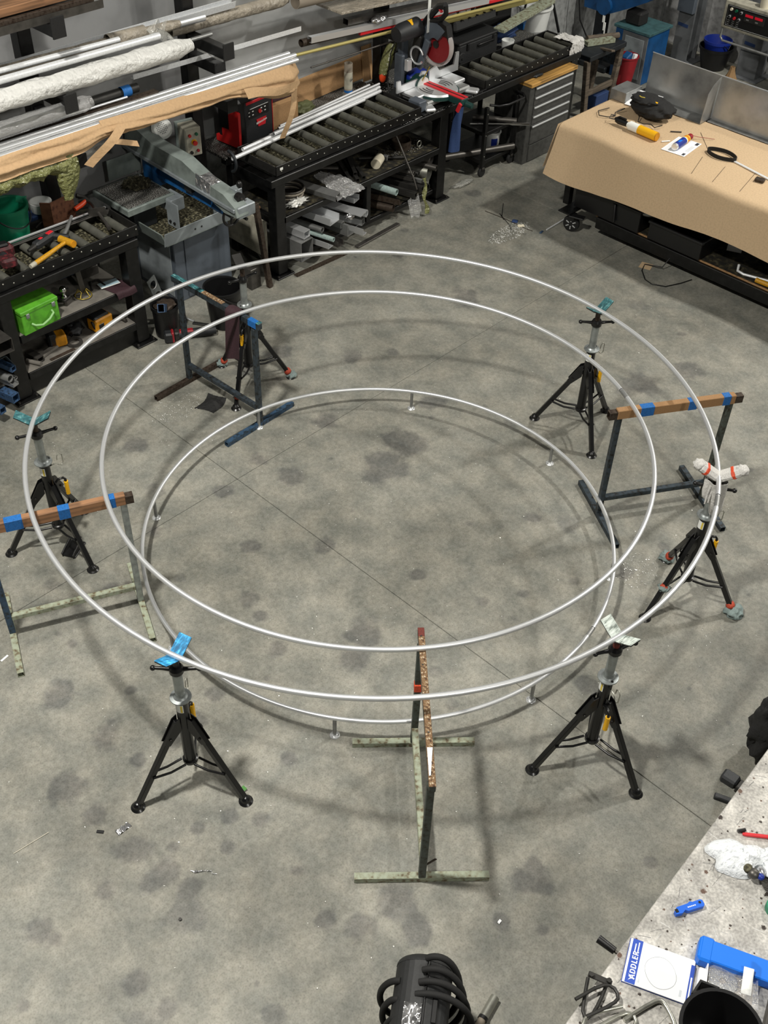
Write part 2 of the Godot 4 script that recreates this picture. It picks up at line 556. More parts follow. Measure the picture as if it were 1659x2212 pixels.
	mat("joint", "#1c1b19", 0.95)
	mat("tool_dark", "#25272a", 0.55, 0.0, "grain", 6.0)
	mat("tool_green", "#173c38", 0.45)
	mat("cabinet", "#51514f", 0.42, 0.2, "grain", 1.0)
	mat("bag_black", "#1c1c1c", 0.85, 0.0, "grain", 8.0, "n_soft", 0.6)
	mat("film_olive", "#7f8152", 0.3, 0.0, "blotch", 3.0, "n_crease", 1.0)
	mat("brass", "#a89440", 0.35, 0.6)
	mat("gold_tube", "#b4a868", 0.4, 0.3)
	mat("zinc", "#b8b8ae", 0.35, 0.8, "blotch", 4.0)
	mat("case_black", "#242526", 0.6, 0.0, "grain", 4.0)
	mat("brown_pipe", "#8c8274", 0.7)
	mat("cord", "#c9c4b4", 0.8)
	mat("leaf", "#3c7a2c", 0.6)
	mat("olive", "#5e6240", 0.6)
	mat("nylon", "#d8d0ba", 0.55)
	mat("pvc", "#a9bcb8", 0.4, 0.0, "grain", 3.0)
	mat("blue_steel", "#42618a", 0.5, 0.3, "rust", 4.0)
	mat("shelf_dirty", "#8a8474", 0.85, 0.0, "oil", 2.0)
	mat("shelf_grey", "#75716a", 0.85, 0.0, "blotch", 2.0)
	mat("canvas", "#9a7a54", 0.9, 0.0, "grain", 6.0)
	mat("orange", "#e0481c", 0.45)
	mat("silver_foil", "#d4d4d6", 0.25, 0.9, "", 1.0, "n_crease", 1.2)
	mat("bag_white", "#dfe3e6", 0.5, 0.0, "", 5.0, "n_crease", 0.7)
	mat("magenta_blade", "#8e2226", 0.4, 0.3)
	mat("cushion", "#1f2124", 0.8)
	glassy("film", Color(0.8, 0.8, 0.77, 0.22), 0.2, "n_crease")
	glassy("guard", Color(0.9, 0.87, 0.86, 0.36), 0.1)
	glassy("film_clear", Color(0.9, 0.9, 0.9, 0.12), 0.15, "n_crease")
	var lt := mat("lamp_glow", "#ffffff", 0.5)
	lt.emission_enabled = true; lt.emission = Color(1.0, 0.98, 0.94); lt.emission_energy_multiplier = 4.0
	var rd := mat("red_digits", "#a81024", 0.4)
	rd.emission_enabled = true; rd.emission = Color(0.9, 0.05, 0.15); rd.emission_energy_multiplier = 0.25
	var bm := StandardMaterial3D.new()
	bm.albedo_texture = T.bench
	bm.uv1_triplanar = true
	bm.uv1_scale = Vector3.ONE * 1.1
	bm.roughness = 0.55; bm.metallic = 0.25
	M.bench_steel = bm
	var fm := StandardMaterial3D.new()
	fm.albedo_texture = floor_tex()
	fm.roughness = 0.62
	fm.detail_enabled = true
	fm.detail_albedo = T.sand
	fm.detail_blend_mode = BaseMaterial3D.BLEND_MODE_MUL
	fm.detail_uv_layer = BaseMaterial3D.DETAIL_UV_2
	M.concrete = fm

func bench_tex() -> ImageTexture:      # scratched, spattered steel plate
	var s := 512
	var a: PackedByteArray = l8(noise(31, 0.012, 5), s)
	var b: PackedByteArray = l8(noise(32, 0.12, 3), s)
	var img := Image.create(s, s, false, Image.FORMAT_RGB8)
	for y in s:
		for x in s:
			var k: float = a[y * s + x] / 255.0
			var g: float = b[y * s + x] / 255.0
			var v := 0.56 + 0.26 * k + 0.22 * (g - 0.5)
			img.set_pixel(x, y, Color(v * 1.0, v * 0.985, v * 0.955))
	var r := RandomNumberGenerator.new()
	r.seed = 99
	for i in 240:                          # scratches
		var p := Vector2(r.randf() * s, r.randf() * s)
		var d := Vector2.from_angle(r.randf() * PI) * r.randf_range(6, 40)
		var c := gr(r.randf_range(0.62, 0.86)) if r.randf() < 0.7 else gr(r.randf_range(0.28, 0.4))
		for q in 24:
			var w := p + d * (q / 24.0)
			img.set_pixel(posmod(int(w.x), s), posmod(int(w.y), s), c)
	for i in 260:                          # weld spatter and burn marks
		var p := Vector2i(r.randi() % s, r.randi() % s)
		var rad := r.randi_range(1, 3) if r.randf() < 0.88 else r.randi_range(3, 7)
		var c := Color(0.2, 0.17, 0.15) if r.randf() < 0.5 else Color(0.38, 0.3, 0.26)
		for dy in range(-rad, rad + 1):
			for dx in range(-rad, rad + 1):
				if dx * dx + dy * dy <= rad * rad * r.randf_range(0.3, 1.0):
					img.set_pixel(posmod(p.x + dx, s), posmod(p.y + dy, s), c)
	return ImageTexture.create_from_image(img)

func l8(f: FastNoiseLite, w: int, h := 0) -> PackedByteArray:
	var img: Image = f.get_image(w, h if h > 0 else w)
	img.convert(Image.FORMAT_L8)
	return img.get_data()

const FX0 := -6.0
const FZ0 := -4.0
const FW := 15.0
const FH := 10.0
func floor_tex() -> ImageTexture:
	var w := 1920
	var h := 1280
	var n1 := l8(noise(41, 0.006, 5), w, h)
	var n2 := l8(noise(42, 0.03, 4), w, h)
	var n3 := l8(noise(43, 0.22, 3), w, h)
	# dark damp-looking stains: x, z, radius, as they lie in the photograph
	var st := [0.58,-0.52,0.17, 0.87,-0.57,0.17, -0.53,0.41,0.11, -0.71,0.49,0.09, -2.81,0.64,0.07, -2.78,0.71,0.06, -2.27,0.61,0.09, -2.22,0.79,0.09, -2.31,0.79,0.06, -2.22,0.93,0.06, -1.99,0.72,0.04, -1.95,0.90,0.04, -1.83,0.78,0.04, -2.13,0.72,0.04, -2.49,0.67,0.06, -3.04,0.87,0.04, -2.63,1.30,0.07, -2.64,1.12,0.06, -2.28,1.49,0.02, 0.05,-0.86,0.09, 0.63,-1.14,0.10, 0.02,-1.14,0.08, -0.99,1.99,0.07, 0.13,0.73,0.05, 0.64,1.00,0.05, -0.58,2.38,0.04, -0.55,-0.56,0.06, -0.96,0.15,0.08, -1.42,0.15,0.06, -1.60,0.22,0.07, -1.98,-0.03,0.09, -2.01,-0.44,0.09, -1.95,0.21,0.04, -2.29,0.10,0.10, -2.30,0.31,0.07, -1.41,0.73,0.04, 0.01,0.31,0.05, 0.35,0.85,0.04, -0.22,-0.25,0.07, 1.30,-0.77,0.10, 1.30,-1.55,0.09, 0.94,-1.97,0.10, 2.52,-1.53,0.15, -1.05,2.03,0.09, -1.59,1.65,0.11, -1.61,1.82,0.08, -1.77,1.63,0.08, -1.35,-0.86,0.05, -0.89,-1.07,0.07, -0.47,-1.83,0.09, -0.34,-1.07,0.06, -0.87,-0.10,0.05, 0.07,1.53,0.06, 2.59,0.16,0.14, 2.96,0.28,0.12, 0.91,1.18,0.08, 0.89,0.49,0.06, -1.74,0.89,0.05, -1.80,1.22,0.04, -1.88,1.49,0.05, -1.31,2.06,0.04, -1.21,2.22,0.03]
	var r := RandomNumberGenerator.new()
	r.seed = 5
	for i in 190:
		st.append(r.randf_range(-4.5, 8.0)); st.append(r.randf_range(-3.4, 3.4)); st.append(pow(r.randf(), 2.2) * 0.085 + 0.012)
	var stain := PackedByteArray()
	stain.resize(w * h)
	for i in range(0, st.size(), 3):
		var cx: float = (st[i] - FX0) / FW * w; var cy: float = (st[i + 1] - FZ0) / FH * h
		var rr: float = st[i + 2] / FW * w
		var k := int(rr * 1.7) + 2
		var depth := 70.0 if i < 186 else r.randf_range(30, 75)
		for y in range(max(0, int(cy) - k), min(h, int(cy) + k)):
			for x in range(max(0, int(cx) - k), min(w, int(cx) + k)):
				var d := Vector2(x - cx, y - cy).length() / rr
				d += (n2[y * w + x] / 255.0 - 0.5) * 1.2
				if d < 1.05:
					var val := int(depth * clampf((1.05 - d) / 0.4, 0.0, 1.0))
					if stain[y * w + x] < val: stain[y * w + x] = val
	var out := PackedByteArray()
	out.resize(w * h * 3)
	for i in w * h:
		var k: float = n1[i] * 0.16 + n2[i] * 0.17 + n3[i] * 0.13
		var v := 78.0 + k * 0.85 - stain[i] * 0.32
		var warm := (n2[i] - 128) * 0.02
		out[i * 3] = clampi(int(v + 1.0 + warm), 0, 255)
		out[i * 3 + 1] = clampi(int(v), 0, 255)
		out[i * 3 + 2] = clampi(int(v - 9.0 - warm + stain[i] * 0.05), 0, 255)
	return ImageTexture.create_from_image(Image.create_from_data(w, h, false, Image.FORMAT_RGB8, out))

# ================================================================= the hall
func high_bay(at: Vector3, energy: float, label: String):
	var t := thing("high_bay_lamp", label, "lamp", at, 0.0, "high-bay lamps")
	part("housing", la([Vector2(0, 0.22), Vector2(0.07, 0.22), Vector2(0.09, 0.12), Vector2(0.22, 0.05), Vector2(0.23, 0.0), Vector2(0.21, 0.0), Vector2(0.21, 0.015)], 28), "black_clean", t)
	part("lens", la([Vector2(0.21, 0.012), Vector2(0, 0.012)], 28), "lamp_glow", t)
	part("rod", tb([V(0, 0.2, 0), V(0, 1.4, 0)], 0.01, 8), "steel", t)
	var l := AreaLight3D.new()
	l.name = "light"
	l.area_size = Vector2(0.4, 0.4)
	l.light_energy = energy
	l.light_color = Color(1.0, 0.985, 0.95)
	l.shadow_enabled = true
	l.area_range = 40.0
	t.add_child(l)
	l.position = V(0, -0.01, 0)
	l.rotation.x = -PI / 2

func room():
	var f := structure("floor", bx(V(-1.8, -0.16, 3.0), V(20.6, 0.12, 14.2)), "joint")
	var xs := [-12.0, -9.0, -4.6, -0.2, 4.2, 8.44]
	var zs := [-4.0, -1.09, 3.31, 7.71, 10.0]
	for i in xs.size() - 1:
		for j in zs.size() - 1:
			var g := 0.0016
			var b := MB.new()
			b.box(V((xs[i] + xs[i + 1]) / 2, -0.05, (zs[j] + zs[j + 1]) / 2), V(xs[i + 1] - xs[i] - 2 * g, 0.1, zs[j + 1] - zs[j] - 2 * g), 0.002)
			b.uv2.resize(b.v.size())
			for k in b.v.size():
				b.uvs[k] = Vector2((b.v[k].x - FX0) / FW, (b.v[k].z - FZ0) / FH)
				b.uv2[k] = Vector2(b.v[k].x + 0.31 * b.v[k].z, b.v[k].z - 0.31 * b.v[k].x) * 1.6
			part("slab", b, "concrete", f)
	structure("wall_back", bx(V(-1.8, 4, -4.1), V(20.8, 8, 0.2)), "wall")
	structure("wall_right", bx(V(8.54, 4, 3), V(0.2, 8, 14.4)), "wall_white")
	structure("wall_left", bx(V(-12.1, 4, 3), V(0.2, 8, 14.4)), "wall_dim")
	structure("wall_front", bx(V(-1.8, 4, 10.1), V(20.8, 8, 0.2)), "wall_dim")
	structure("ceiling", bx(V(-1.8, 8.1, 3), V(20.8, 0.2, 14.4)), "roof")

# ================================================================= hoops
const OC := Vector3(-0.028, 0.955, -0.038)
const OR := 1.866
func circle(c: Vector3, r: float, n := 160, squash := 0.0) -> Array:
	var o := []
	for i in n:
		var a := TAU * i / n
		var rr := r * (1.0 + squash * cos(2.0 * a + 0.8))
		o.append(c + V(cos(a) * rr, 0, sin(a) * rr))
	return o

func joint_sleeve(t: Node, c: Vector3, r: float, ang: float, rad: float):
	var a := deg_to_rad(ang)
	part("weld_joint", tb(arc(c, r, a - 0.0016, a + 0.0016, 2), rad + 0.0005, 18), "steel_dark", t)
	part("spigot_band", tb(arc(c, r, a + 0.004, a + 0.05, 5), rad + 0.0006, 18), "alu_dull", t)

func hoops():
	var t := thing("aluminium_hoop", "largest aluminium tube hoop resting in the V heads of six pipe jacks", "hoop", Vector3.ZERO, 0, "aluminium tube hoops")
	part("tube", tb(circle(OC, OR), 0.0135, 18, true), "alu", t)
	joint_sleeve(t, OC, OR, 62.0, 0.0135)
	t = thing("aluminium_hoop", "middle-sized aluminium tube hoop lying on the four trestle beams", "hoop", Vector3.ZERO, 0, "aluminium tube hoops")
	part("tube", tb(circle(V(-0.008, 0.864, -0.014), 1.516), 0.0132, 18, true), "alu", t)
	joint_sleeve(t, V(-0.008, 0.864, -0.014), 1.516, 26.5, 0.0132)
	t = thing("aluminium_hoop", "smallest aluminium tube hoop standing low on eight short footed posts", "hoop", Vector3.ZERO, 0, "aluminium tube hoops")
	var c := V(0.01, 0.147, -0.01)
	part("tube", tb(circle(c, 1.404), 0.0122, 18, true), "alu", t)
	joint_sleeve(t, c, 1.404, 78.0, 0.0122)
	for k in 8:
		var a := deg_to_rad(9.9 + 45.0 * k)
		var p := V(c.x + cos(a) * 1.404, 0, c.z + sin(a) * 1.404)
		var post := part("post", tb([p + V(0, 0.005, 0), p + V(0, 0.14, 0)], 0.0105, 14), "alu_dull", t)
		var fl := la([Vector2(0, 0), Vector2(0.027, 0), Vector2(0.027, 0.003), Vector2(0.024, 0.006), Vector2(0.013, 0.007), Vector2(0.012, 0.016), Vector2(0.0, 0.016)], 20, p)
		part("flange", fl, "alu_bright", post)
		for q in 3:
			var b := a + TAU * q / 3.0 + 0.5
			part("screw", bl(p + V(cos(b) * 0.019, 0.006, sin(b) * 0.019), V(0.0025, 0.0015, 0.0025), 8, 5), "steel_dark", post)

# ================================================================= trestles
func trestle(label: String, A: Vector2, B: Vector2, o: Dictionary) -> Node3D:
	# A and B: where the two legs stand; the beam runs over them
	var mid := (A + B) / 2
	var d := (B - A)
	var t := thing("steel_trestle", label, "trestle", V(mid.x, 0, mid.y), -atan2(d.y, d.x), "steel trestles under the hoops")
	var h := d.length() / 2
	var s := 0.034
	var L: float = o.get("foot", 0.62)
	for k in 2:
		var sx := -h if k == 0 else h
		part("foot", bt(V(sx, s / 2 + 0.001, -L / 2), V(sx, s / 2 + 0.001, L / 2), s, s, 0.003), o.feet[k], t)
		part("leg", bx(V(sx, (s + 0.79) / 2, 0), V(s, 0.79 - s, s), 0.003), o.legs[k], t)
	part("stretcher", bx(V(0, 0.15, 0), V(2 * h - s, s, s), 0.003), o.bar, t)
	var bw: float = o.get("bw", 0.034)
	var bh: float = o.get("bh", 0.06)
	var over: float = o.get("over", 0.05)
	var y := 0.85 - bh / 2
	if o.has("core"):
		part("beam", bt(V(-h - over, y - 0.004, 0), V(h + over, y - 0.004, 0), bw - 0.004, bh - 0.012, 0.003), o.core, t)
		var e: float = o.get("inset", 0.05)
		part("sleeve", bx(V(0, y, 0), V(2 * (h + over - e), bh, bw), 0.003), o.beam, t)
	else:
		part("beam", bx(V(0, y, 0), V(2 * (h + over), bh, bw), 0.003), o.beam, t)
	for w in o.get("tapes", []):
		part("tape", bx(V(w[0], y, 0), V(w[1], bh + 0.003, bw + 0.003), 0.002), w[2], t)
	return t

func trestles():
	var f := trestle("trestle nearest the camera with pale green feet and scabby brown board on top", Vector2(-1.41, 1.664), Vector2(-0.889, 1.123), {"feet": ["green_paint", "green_paint"], "legs": ["green_dark", "green_dark"], "bar": "green_paint", "beam": "green_dark", "bw": 0.03, "bh": 0.04, "over": 0.055, "foot": 0.63})
	# worn packing strip screwed along its top
	var st := part("packing_strip", bx(V(-0.02, 0.8505, 0), V(0.82, 0.006, 0.031), 0.002), "scab", f)
	for x in [-0.37, -0.16, 0.02, 0.21, 0.38]:
		part("screw_head", la([Vector2(0.0, 0.002), Vector2(0.004, 0.002), Vector2(0.005, 0.0)], 10, V(x, 0.8535, rng.randf_range(-0.006, 0.006))), "steel", st)
	part("red_end", bx(V(0.405, 0.8512, 0), V(0.055, 0.006, 0.031), 0.002), "oxide", f)
	part("paper_scrap", sh(8, 4, func(u, v): return V(-0.24 - u * 0.14, 0.8565 + 0.004 * sin(u * 9.0) * v, -0.012 + v * 0.024 * (1.0 - u * 0.7)), 0.001), "bag_white", f)
	part("tape", bx(V(0.37, 0.49, 0), V(0.038, 0.05, 0.038), 0.002), "orange_tape", f)
	part("loose_clip", bx(V(-0.37, 0.14, 0.035), V(0.004, 0.075, 0.012), 0.001, Basis(Vector3.RIGHT, 0.7)), "steel_brown", f)
	trestle("trestle with cardboard-wrapped beam and three blue tape bands, beside the paper table", Vector2(1.212, 0.757), Vector2(1.818, 1.136), {"feet": ["steel_blue", "steel_blue"], "legs": ["steel_blue", "green_dark"], "bar": "steel_blue", "core": "steel_brown", "beam": "card_beam", "bw": 0.042, "bh": 0.062, "over": 0.07, "foot": 0.61, "tapes": [[-0.19, 0.085, "blue_tape"], [0.1, 0.055, "blue_tape"], [0.32, 0.05, "blue_tape"]]})
	trestle("trestle with brown wooden beam and blue tape at the left edge of the picture", Vector2(-1.295, -0.645), Vector2(-1.947, -0.944), {"feet": ["green_paint", "green_paint"], "legs": ["galv", "blue_paint"], "bar": "green_paint", "core": "steel_brown", "beam": "wood_beam", "bw": 0.042, "bh": 0.064, "over": 0.055, "inset": 0.042, "foot": 0.62, "tapes": [[-0.305, 0.03, "blue_tape"], [-0.055, 0.06, "blue_tape"], [0.2, 0.09, "blue_tape"]]})
	var b := trestle("trestle with teal-taped beam next to the grey bandsaw", Vector2(0.24, -2.13), Vector2(0.272, -1.405), {"feet": ["steel_brown", "blue_paint"], "legs": ["steel_blue", "steel_blue"], "bar": "blue_grey", "beam": "steel_blue", "bw": 0.034, "bh": 0.045, "over": 0.06, "foot": 0.62, "tapes": [[0.36, 0.075, "blue_tape"]]})
	part("teal_strip", bx(V(-0.27, 0.851, 0), V(0.3, 0.005, 0.035), 0.002), "teal_pad", b)
	part("worn_strip", bx(V(-0.02, 0.851, 0), V(0.2, 0.005, 0.035), 0.002), "scab", b)
	part("teal_strip", bx(V(0.41, 0.8525, 0), V(0.025, 0.005, 0.038), 0.002), "teal_pad", b)
	# dark rubber mat folded over that beam
	var hz := sh(10, 18, func(u, v):
		var s: float = (v - 0.22) * 0.46
		var hx: float = 0.2 + (u - 0.5) * 0.13
		var z: float; var y: float
		if s < -0.022: z = -0.03 - 0.004 * sin(u * 5.0); y = 0.853 + (s + 0.022)
		elif s > 0.022: z = 0.03 + (s - 0.022) * 0.12 + 0.006 * sin(u * 6.0 + 1.0); y = 0.853 - (s - 0.022) + 0.05 * (u - 0.5) * smoothstep(0.0, 0.3, s)
		else: z = s * 1.36; y = 0.859
		return V(hx + 0.04 * maxf(s, 0.0), y, z), 0.004)
	var mp := b.transform * Vector3.ZERO
	solo("rubber_mat", "dark maroon rubber mat folded over the teal-taped trestle beam", "mat", hz, "maroon", mp, b.rotation.y)

# ================================================================= pipe jacks
func jack(label: String, c: Vector2, a0: float, o: Dictionary) -> Node3D:
	var cc := Vector2(OC.x, OC.z)
	var dir := (c - cc).normalized()
	var at := cc + dir * OR
	var t := thing("pipe_jack", label, "pipe jack", V(at.x, 0, at.y), 0.0, "pipe jacks under the largest hoop")
	var ha: float = o.get("ha", 0.6)            # direction of the carrying handle
	part("sleeve", pp(V(0, 0.165, 0), V(0, 0.655, 0), 0.03, 0.025, 20), "jack_black", t)
	part("inner_tube", tb([V(0, 0.6, 0), V(0, 0.845, 0)], 0.0235, 20), "galv", t)
	part("collar", la([Vector2(0.0242, 0.685), Vector2(0.027, 0.675), Vector2(0.034, 0.667), Vector2(0.05, 0.664), Vector2(0.051, 0.659), Vector2(0.0242, 0.656)], 24), "galv", t)
	part("bottom_ring", la([Vector2(0.03, 0.162), Vector2(0.037, 0.162), Vector2(0.038, 0.18), Vector2(0.03, 0.184)], 20), "jack_black", t)
	var nut := part("handle_nut", la([Vector2(0, 0.838), Vector2(0.029, 0.838), Vector2(0.034, 0.846), Vector2(0.034, 0.868), Vector2(0.026, 0.884), Vector2(0, 0.884)], 18), "jack_black", t)
	var tg := V(-dir.y, 0, dir.x)
	var hd: Vector3 = tg.rotated(Vector3.UP, o.get("na", 0.0))
	for s: float in [-1.0, 1.0]:
		var q := hd * s
		part("nut_handle", tb([V(0, 0.862, 0) + q * 0.026, V(0, 0.866, 0) + q * 0.06, V(0, 0.868, 0) + q * 0.095], [0.012, 0.009, 0.008], 10), "jack_black", nut)
		part("ball_end", bl(V(0, 0.868, 0) + q * 0.104, V(0.0135, 0.0135, 0.0135), 12, 8), "jack_black", nut)
	part("screw", tb([V(0, 0.88, 0), V(0, 0.937, 0)], 0.016, 14), o.get("screw", "steel_brown"), t)
	# V head: two flat wings, one to each side of the tube
	var r3 := V(dir.x, 0, dir.y)
	for s: float in [-1.0, 1.0]:
		var y := (r3 * s + V(0, 0.62, 0)).normalized()
		var bs := Basis(tg, y, tg.cross(y))
		var pc := V(0, 0.936, 0) + y * 0.056
		var w := part("head_wing", bx(pc, V(0.064, 0.112, 0.007), 0.002, bs), "steel_dark", t)
		if o.has("pad"):
			var up := bs.z if bs.z.y > 0 else -bs.z
			part("tape_pad", bx(pc + up * 0.0052 + y * 0.002, V(0.066, 0.112, 0.0035), 0.001, bs), o.pad, w)
	for k in 3:
		var a := deg_to_rad(a0 + 120.0 * k)
		var e := V(cos(a), 0, sin(a))
		var top := e * 0.036 + V(0, 0.5, 0)
		var bot := e * 0.292 + V(0, 0.03, 0)
		var ax := (bot - top).normalized()
		var side := Vector3.UP.cross(e)
		var lb := Basis(side, -ax, side.cross(-ax))
		var leg := part("leg", bx((top + bot) / 2, V(0.028, (bot - top).length(), 0.03), 0.003, lb), "jack_black", t)
		for s: float in [-1.0, 1.0]:
			var pl := MB.new()
			var off: Vector3 = side * 0.017 * s
			var P := [e * 0.03 + V(0, 0.53, 0), e * 0.056 + V(0, 0.515, 0), e * 0.122 + V(0, 0.39, 0), e * 0.095 + V(0, 0.365, 0), e * 0.03 + V(0, 0.44, 0)]
			var q1 := []; var q2 := []
			for p in P: q1.append(p + off - side * 0.002); q2.append(p + off + side * 0.002)
			pl.poly(q1, -side); pl.poly(q2, side)
			for i in 5: pl.poly([q1[i], q1[(i + 1) % 5], q2[(i + 1) % 5], q2[i]], (P[i] + P[(i + 1) % 5]) / 2 - (P[0] + P[2] + P[3]) / 3)
			part("bracket", pl, "jack_black", leg)
			part("brace", tb([e * 0.036 + V(0, 0.172, 0) + off * 1.25, e * 0.115 + V(0, 0.168, 0) + off * 1.2, e * 0.205 + V(0, 0.19, 0) + off * 1.0], 0.0068, 6), "jack_black", t)
		part("pivot_bolt", tb([e * 0.088 + V(0, 0.41, 0) - side * 0.026, e * 0.088 + V(0, 0.41, 0) + side * 0.026], 0.007, 8), "steel_dark", leg)
		var fp := e * 0.302
		part("foot_pad", la([Vector2(0, 0.0), Vector2(0.035, 0.0), Vector2(0.036, 0.004), Vector2(0.026, 0.012), Vector2(0.023, 0.026), Vector2(0.012, 0.038), Vector2(0, 0.041)], 18, fp), "jack_black", leg)
	# carrying handle with its grip
	var hv := V(cos(ha), 0, sin(ha))
	part("carry_handle", tb([hv * 0.03 + V(0, 0.475, 0), hv * 0.06 + V(0, 0.505, 0), hv * 0.088 + V(0, 0.505, 0), hv * 0.098 + V(0, 0.49, 0), hv * 0.098 + V(0, 0.4, 0)], 0.0075, 10), "jack_black", t)
	var grip := []
	var gr_ := []
	for i in 11:
		grip.append(hv * 0.098 + V(0, 0.475 - 0.0095 * i, 0)); gr_.append(0.0115 + (0.0018 if i % 2 == 0 else 0.0))
	part("grip", tb(grip, gr_, 10), "yellow", t)
	# wire locking pin and its lug
	var pv := V(cos(ha + o.get("pin", 0.4)), 0, sin(ha + o.get("pin", 0.4)))
	var ps := Vector3.UP.cross(pv)
	part("pin_lug", bx(pv * 0.036 + V(0, 0.64, 0), V(0.012, 0.06, 0.012), 0.002, Basis(pv, Vector3.UP, -ps)), "jack_black", t)
	part("locking_pin", tb([pv * 0.03 + V(0, 0.61, 0), pv * 0.07 + V(0, 0.613, 0), pv * 0.082 + V(0, 0.597, 0), pv * 0.102 + V(0, 0.585, 0), pv * 0.113 + V(0, 0.6, 0), pv * 0.113 + V(0, 0.655, 0), pv * 0.1 + V(0, 0.672, 0), pv * 0.083 + V(0, 0.66, 0), pv * 0.08 + V(0, 0.63, 0)], 0.0028, 7), "zinc", t)
	# sticker on the sleeve, on the camera's side
	var la0: float = o.get("label_at", 2.2)
	part("sticker", sh(6, 1, func(u, v): return V(cos(la0 + u * 1.3) * 0.0306, 0.575 + v * 0.055, sin(la0 + u * 1.3) * 0.0306), 0.0006), "label", t)
	part("sticker_strip", sh(2, 1, func(u, v): return V(cos(la0 + 0.15 + u * 0.3) * 0.0312, 0.578 + v * 0.049, sin(la0 + 0.15 + u * 0.3) * 0.0312), 0.0005), "label_yellow", t)
	for w in o.get("feet_wrap", []):
		var a := deg_to_rad(a0 + 120.0 * w[0])
		var e := V(cos(a), 0, sin(a))
		var at2: float = w[1]
		var p := (e * 0.292 + V(0, 0.03, 0)).lerp(e * 0.036 + V(0, 0.5, 0), at2)
		if at2 < 0.1: p = e * 0.305 + V(0, 0.022, 0)
		var sz: float = w[2]
		var wr := part("rag_wrap", bl(p, V(sz, sz * 0.62, sz), 18, 11, func(q): return 0.9 + 0.55 * nz(q, 0.03, int(a0) + int(w[0]))), "fluff", t)
		var ax2 := (e * 0.3 - V(0, 0.5, 0)).normalized()
		var p2 := (e * 0.292 + V(0, 0.03, 0)).lerp(e * 0.036 + V(0, 0.5, 0), maxf(at2, 0.06))
		part("tape_wrap", bl(p2, V(0.026, 0.026, 0.026), 12, 8, func(q): return 1.0 + 0.25 * nz(q, 0.04, 7)), "rag_tape", wr)
	return t

func jacks():
	jack("pipe jack with bright blue taped V head at front left", Vector2(-1.843, 0.493), 71, {"pad": "teal_blue", "ha": -0.55, "pin": -0.1, "na": 0.5, "screw": "black_clean", "label_at": 2.0})
	jack("pipe jack with pale scuffed V head at front right", Vector2(-0.317, 1.843), 90, {"pad": "pale_pad", "ha": 2.2, "pin": -0.2, "na": -0.3, "screw": "oxide", "label_at": 3.0})
	jack("pipe jack with dark teal V head at the back right of the hoops", Vector2(1.777, 0.124), 4.5, {"pad": "teal_pad", "ha": 0.5, "pin": -0.3, "na": 0.9, "label_at": 2.4})
	jack("pipe jack with teal V head by the left edge of the picture", Vector2(-1.337, -1.355), 89, {"pad": "teal_pad", "ha": 0.3, "pin": -0.2, "na": 2.0, "screw": "steel_brown", "label_at": 2.1})
	jack("pipe jack with rag-wrapped feet behind the teal trestle by the bandsaw", Vector2(0.523, -1.783), 29, {"ha": 2.6, "na": 0.2, "label_at": 2.4, "feet_wrap": [[0, 0.0, 0.042], [2, 0.0, 0.045], [1, 0.1, 0.028]]})
	var j := jack("pipe jack with white cloth tied over its head on the right", Vector2(0.993, 1.515), 70, {"ha": 0.9, "pin": -0.4, "na": 1.5, "label_at": 2.6, "feet_wrap": [[0, 0.0, 0.062], [1, 0.36, 0.036], [2, 0.0, 0.05]]})
	# cloth bound over the V head of that jack
	var p := j.position
	var cc := Vector2(OC.x, OC.z)
	var d2 := (Vector2(p.x, p.z) - cc).normalized()
	var r3 := V(d2.x, 0, d2.y)
	var tg := V(-d2.y, 0, d2.x)
	var t := thing("cloth_wrap", "white cloth tied with orange tape over the head of the right-hand jack", "cloth", p)
	for s: float in [-1.0, 1.0]:
		var y := (r3 * s + V(0, 0.62, 0)).normalized()
		var bs := Basis(tg, y, tg.cross(y))
		part("padded_end", bx(V(0, 0.938, 0) + y * 0.065, V(0.078, 0.14, 0.05), 0.018, bs), "cloth_white", t)
		part("puffed_tip", bl(V(0, 0.938, 0) + y * 0.132, V(0.036, 0.03, 0.036), 16, 10, func(q): return 0.95 + 0.3 * nz(q, 0.025, 3)), "cloth_white", t)
		part("tape_band", bx(V(0, 0.938, 0) + y * 0.085, V(0.082, 0.048, 0.054), 0.018, bs), "orange_tape", t)
	part("hanging_cloth", sh(26, 16, func(u, v):
		var a: float = u * TAU
		var rad: float = lerpf(0.058, 0.05, v) * (1.0 + 0.3 * sin(a * 5.0 + v * 3.0) * (0.3 + v)) * (1.0 - 0.55 * smoothstep(0.7, 1.0, v))
		var yy: float = 0.93 - v * (0.23 + 0.08 * sin(a + 0.8))
		return V(cos(a) * rad, yy, sin(a) * rad), 0.003), "cloth_white", t)
	for k in 5:
		var q := tg * 0.045 + r3 * (-0.03 + 0.012 * k)
		part("cloth_tail", tb([q + V(0, 0.91, 0), q * 1.25 + V(0, 0.85, 0), q * 1.3 + V(0, 0.79 + 0.012 * k, 0)], [0.009, 0.007, 0.004], 7), "cloth_white", t)

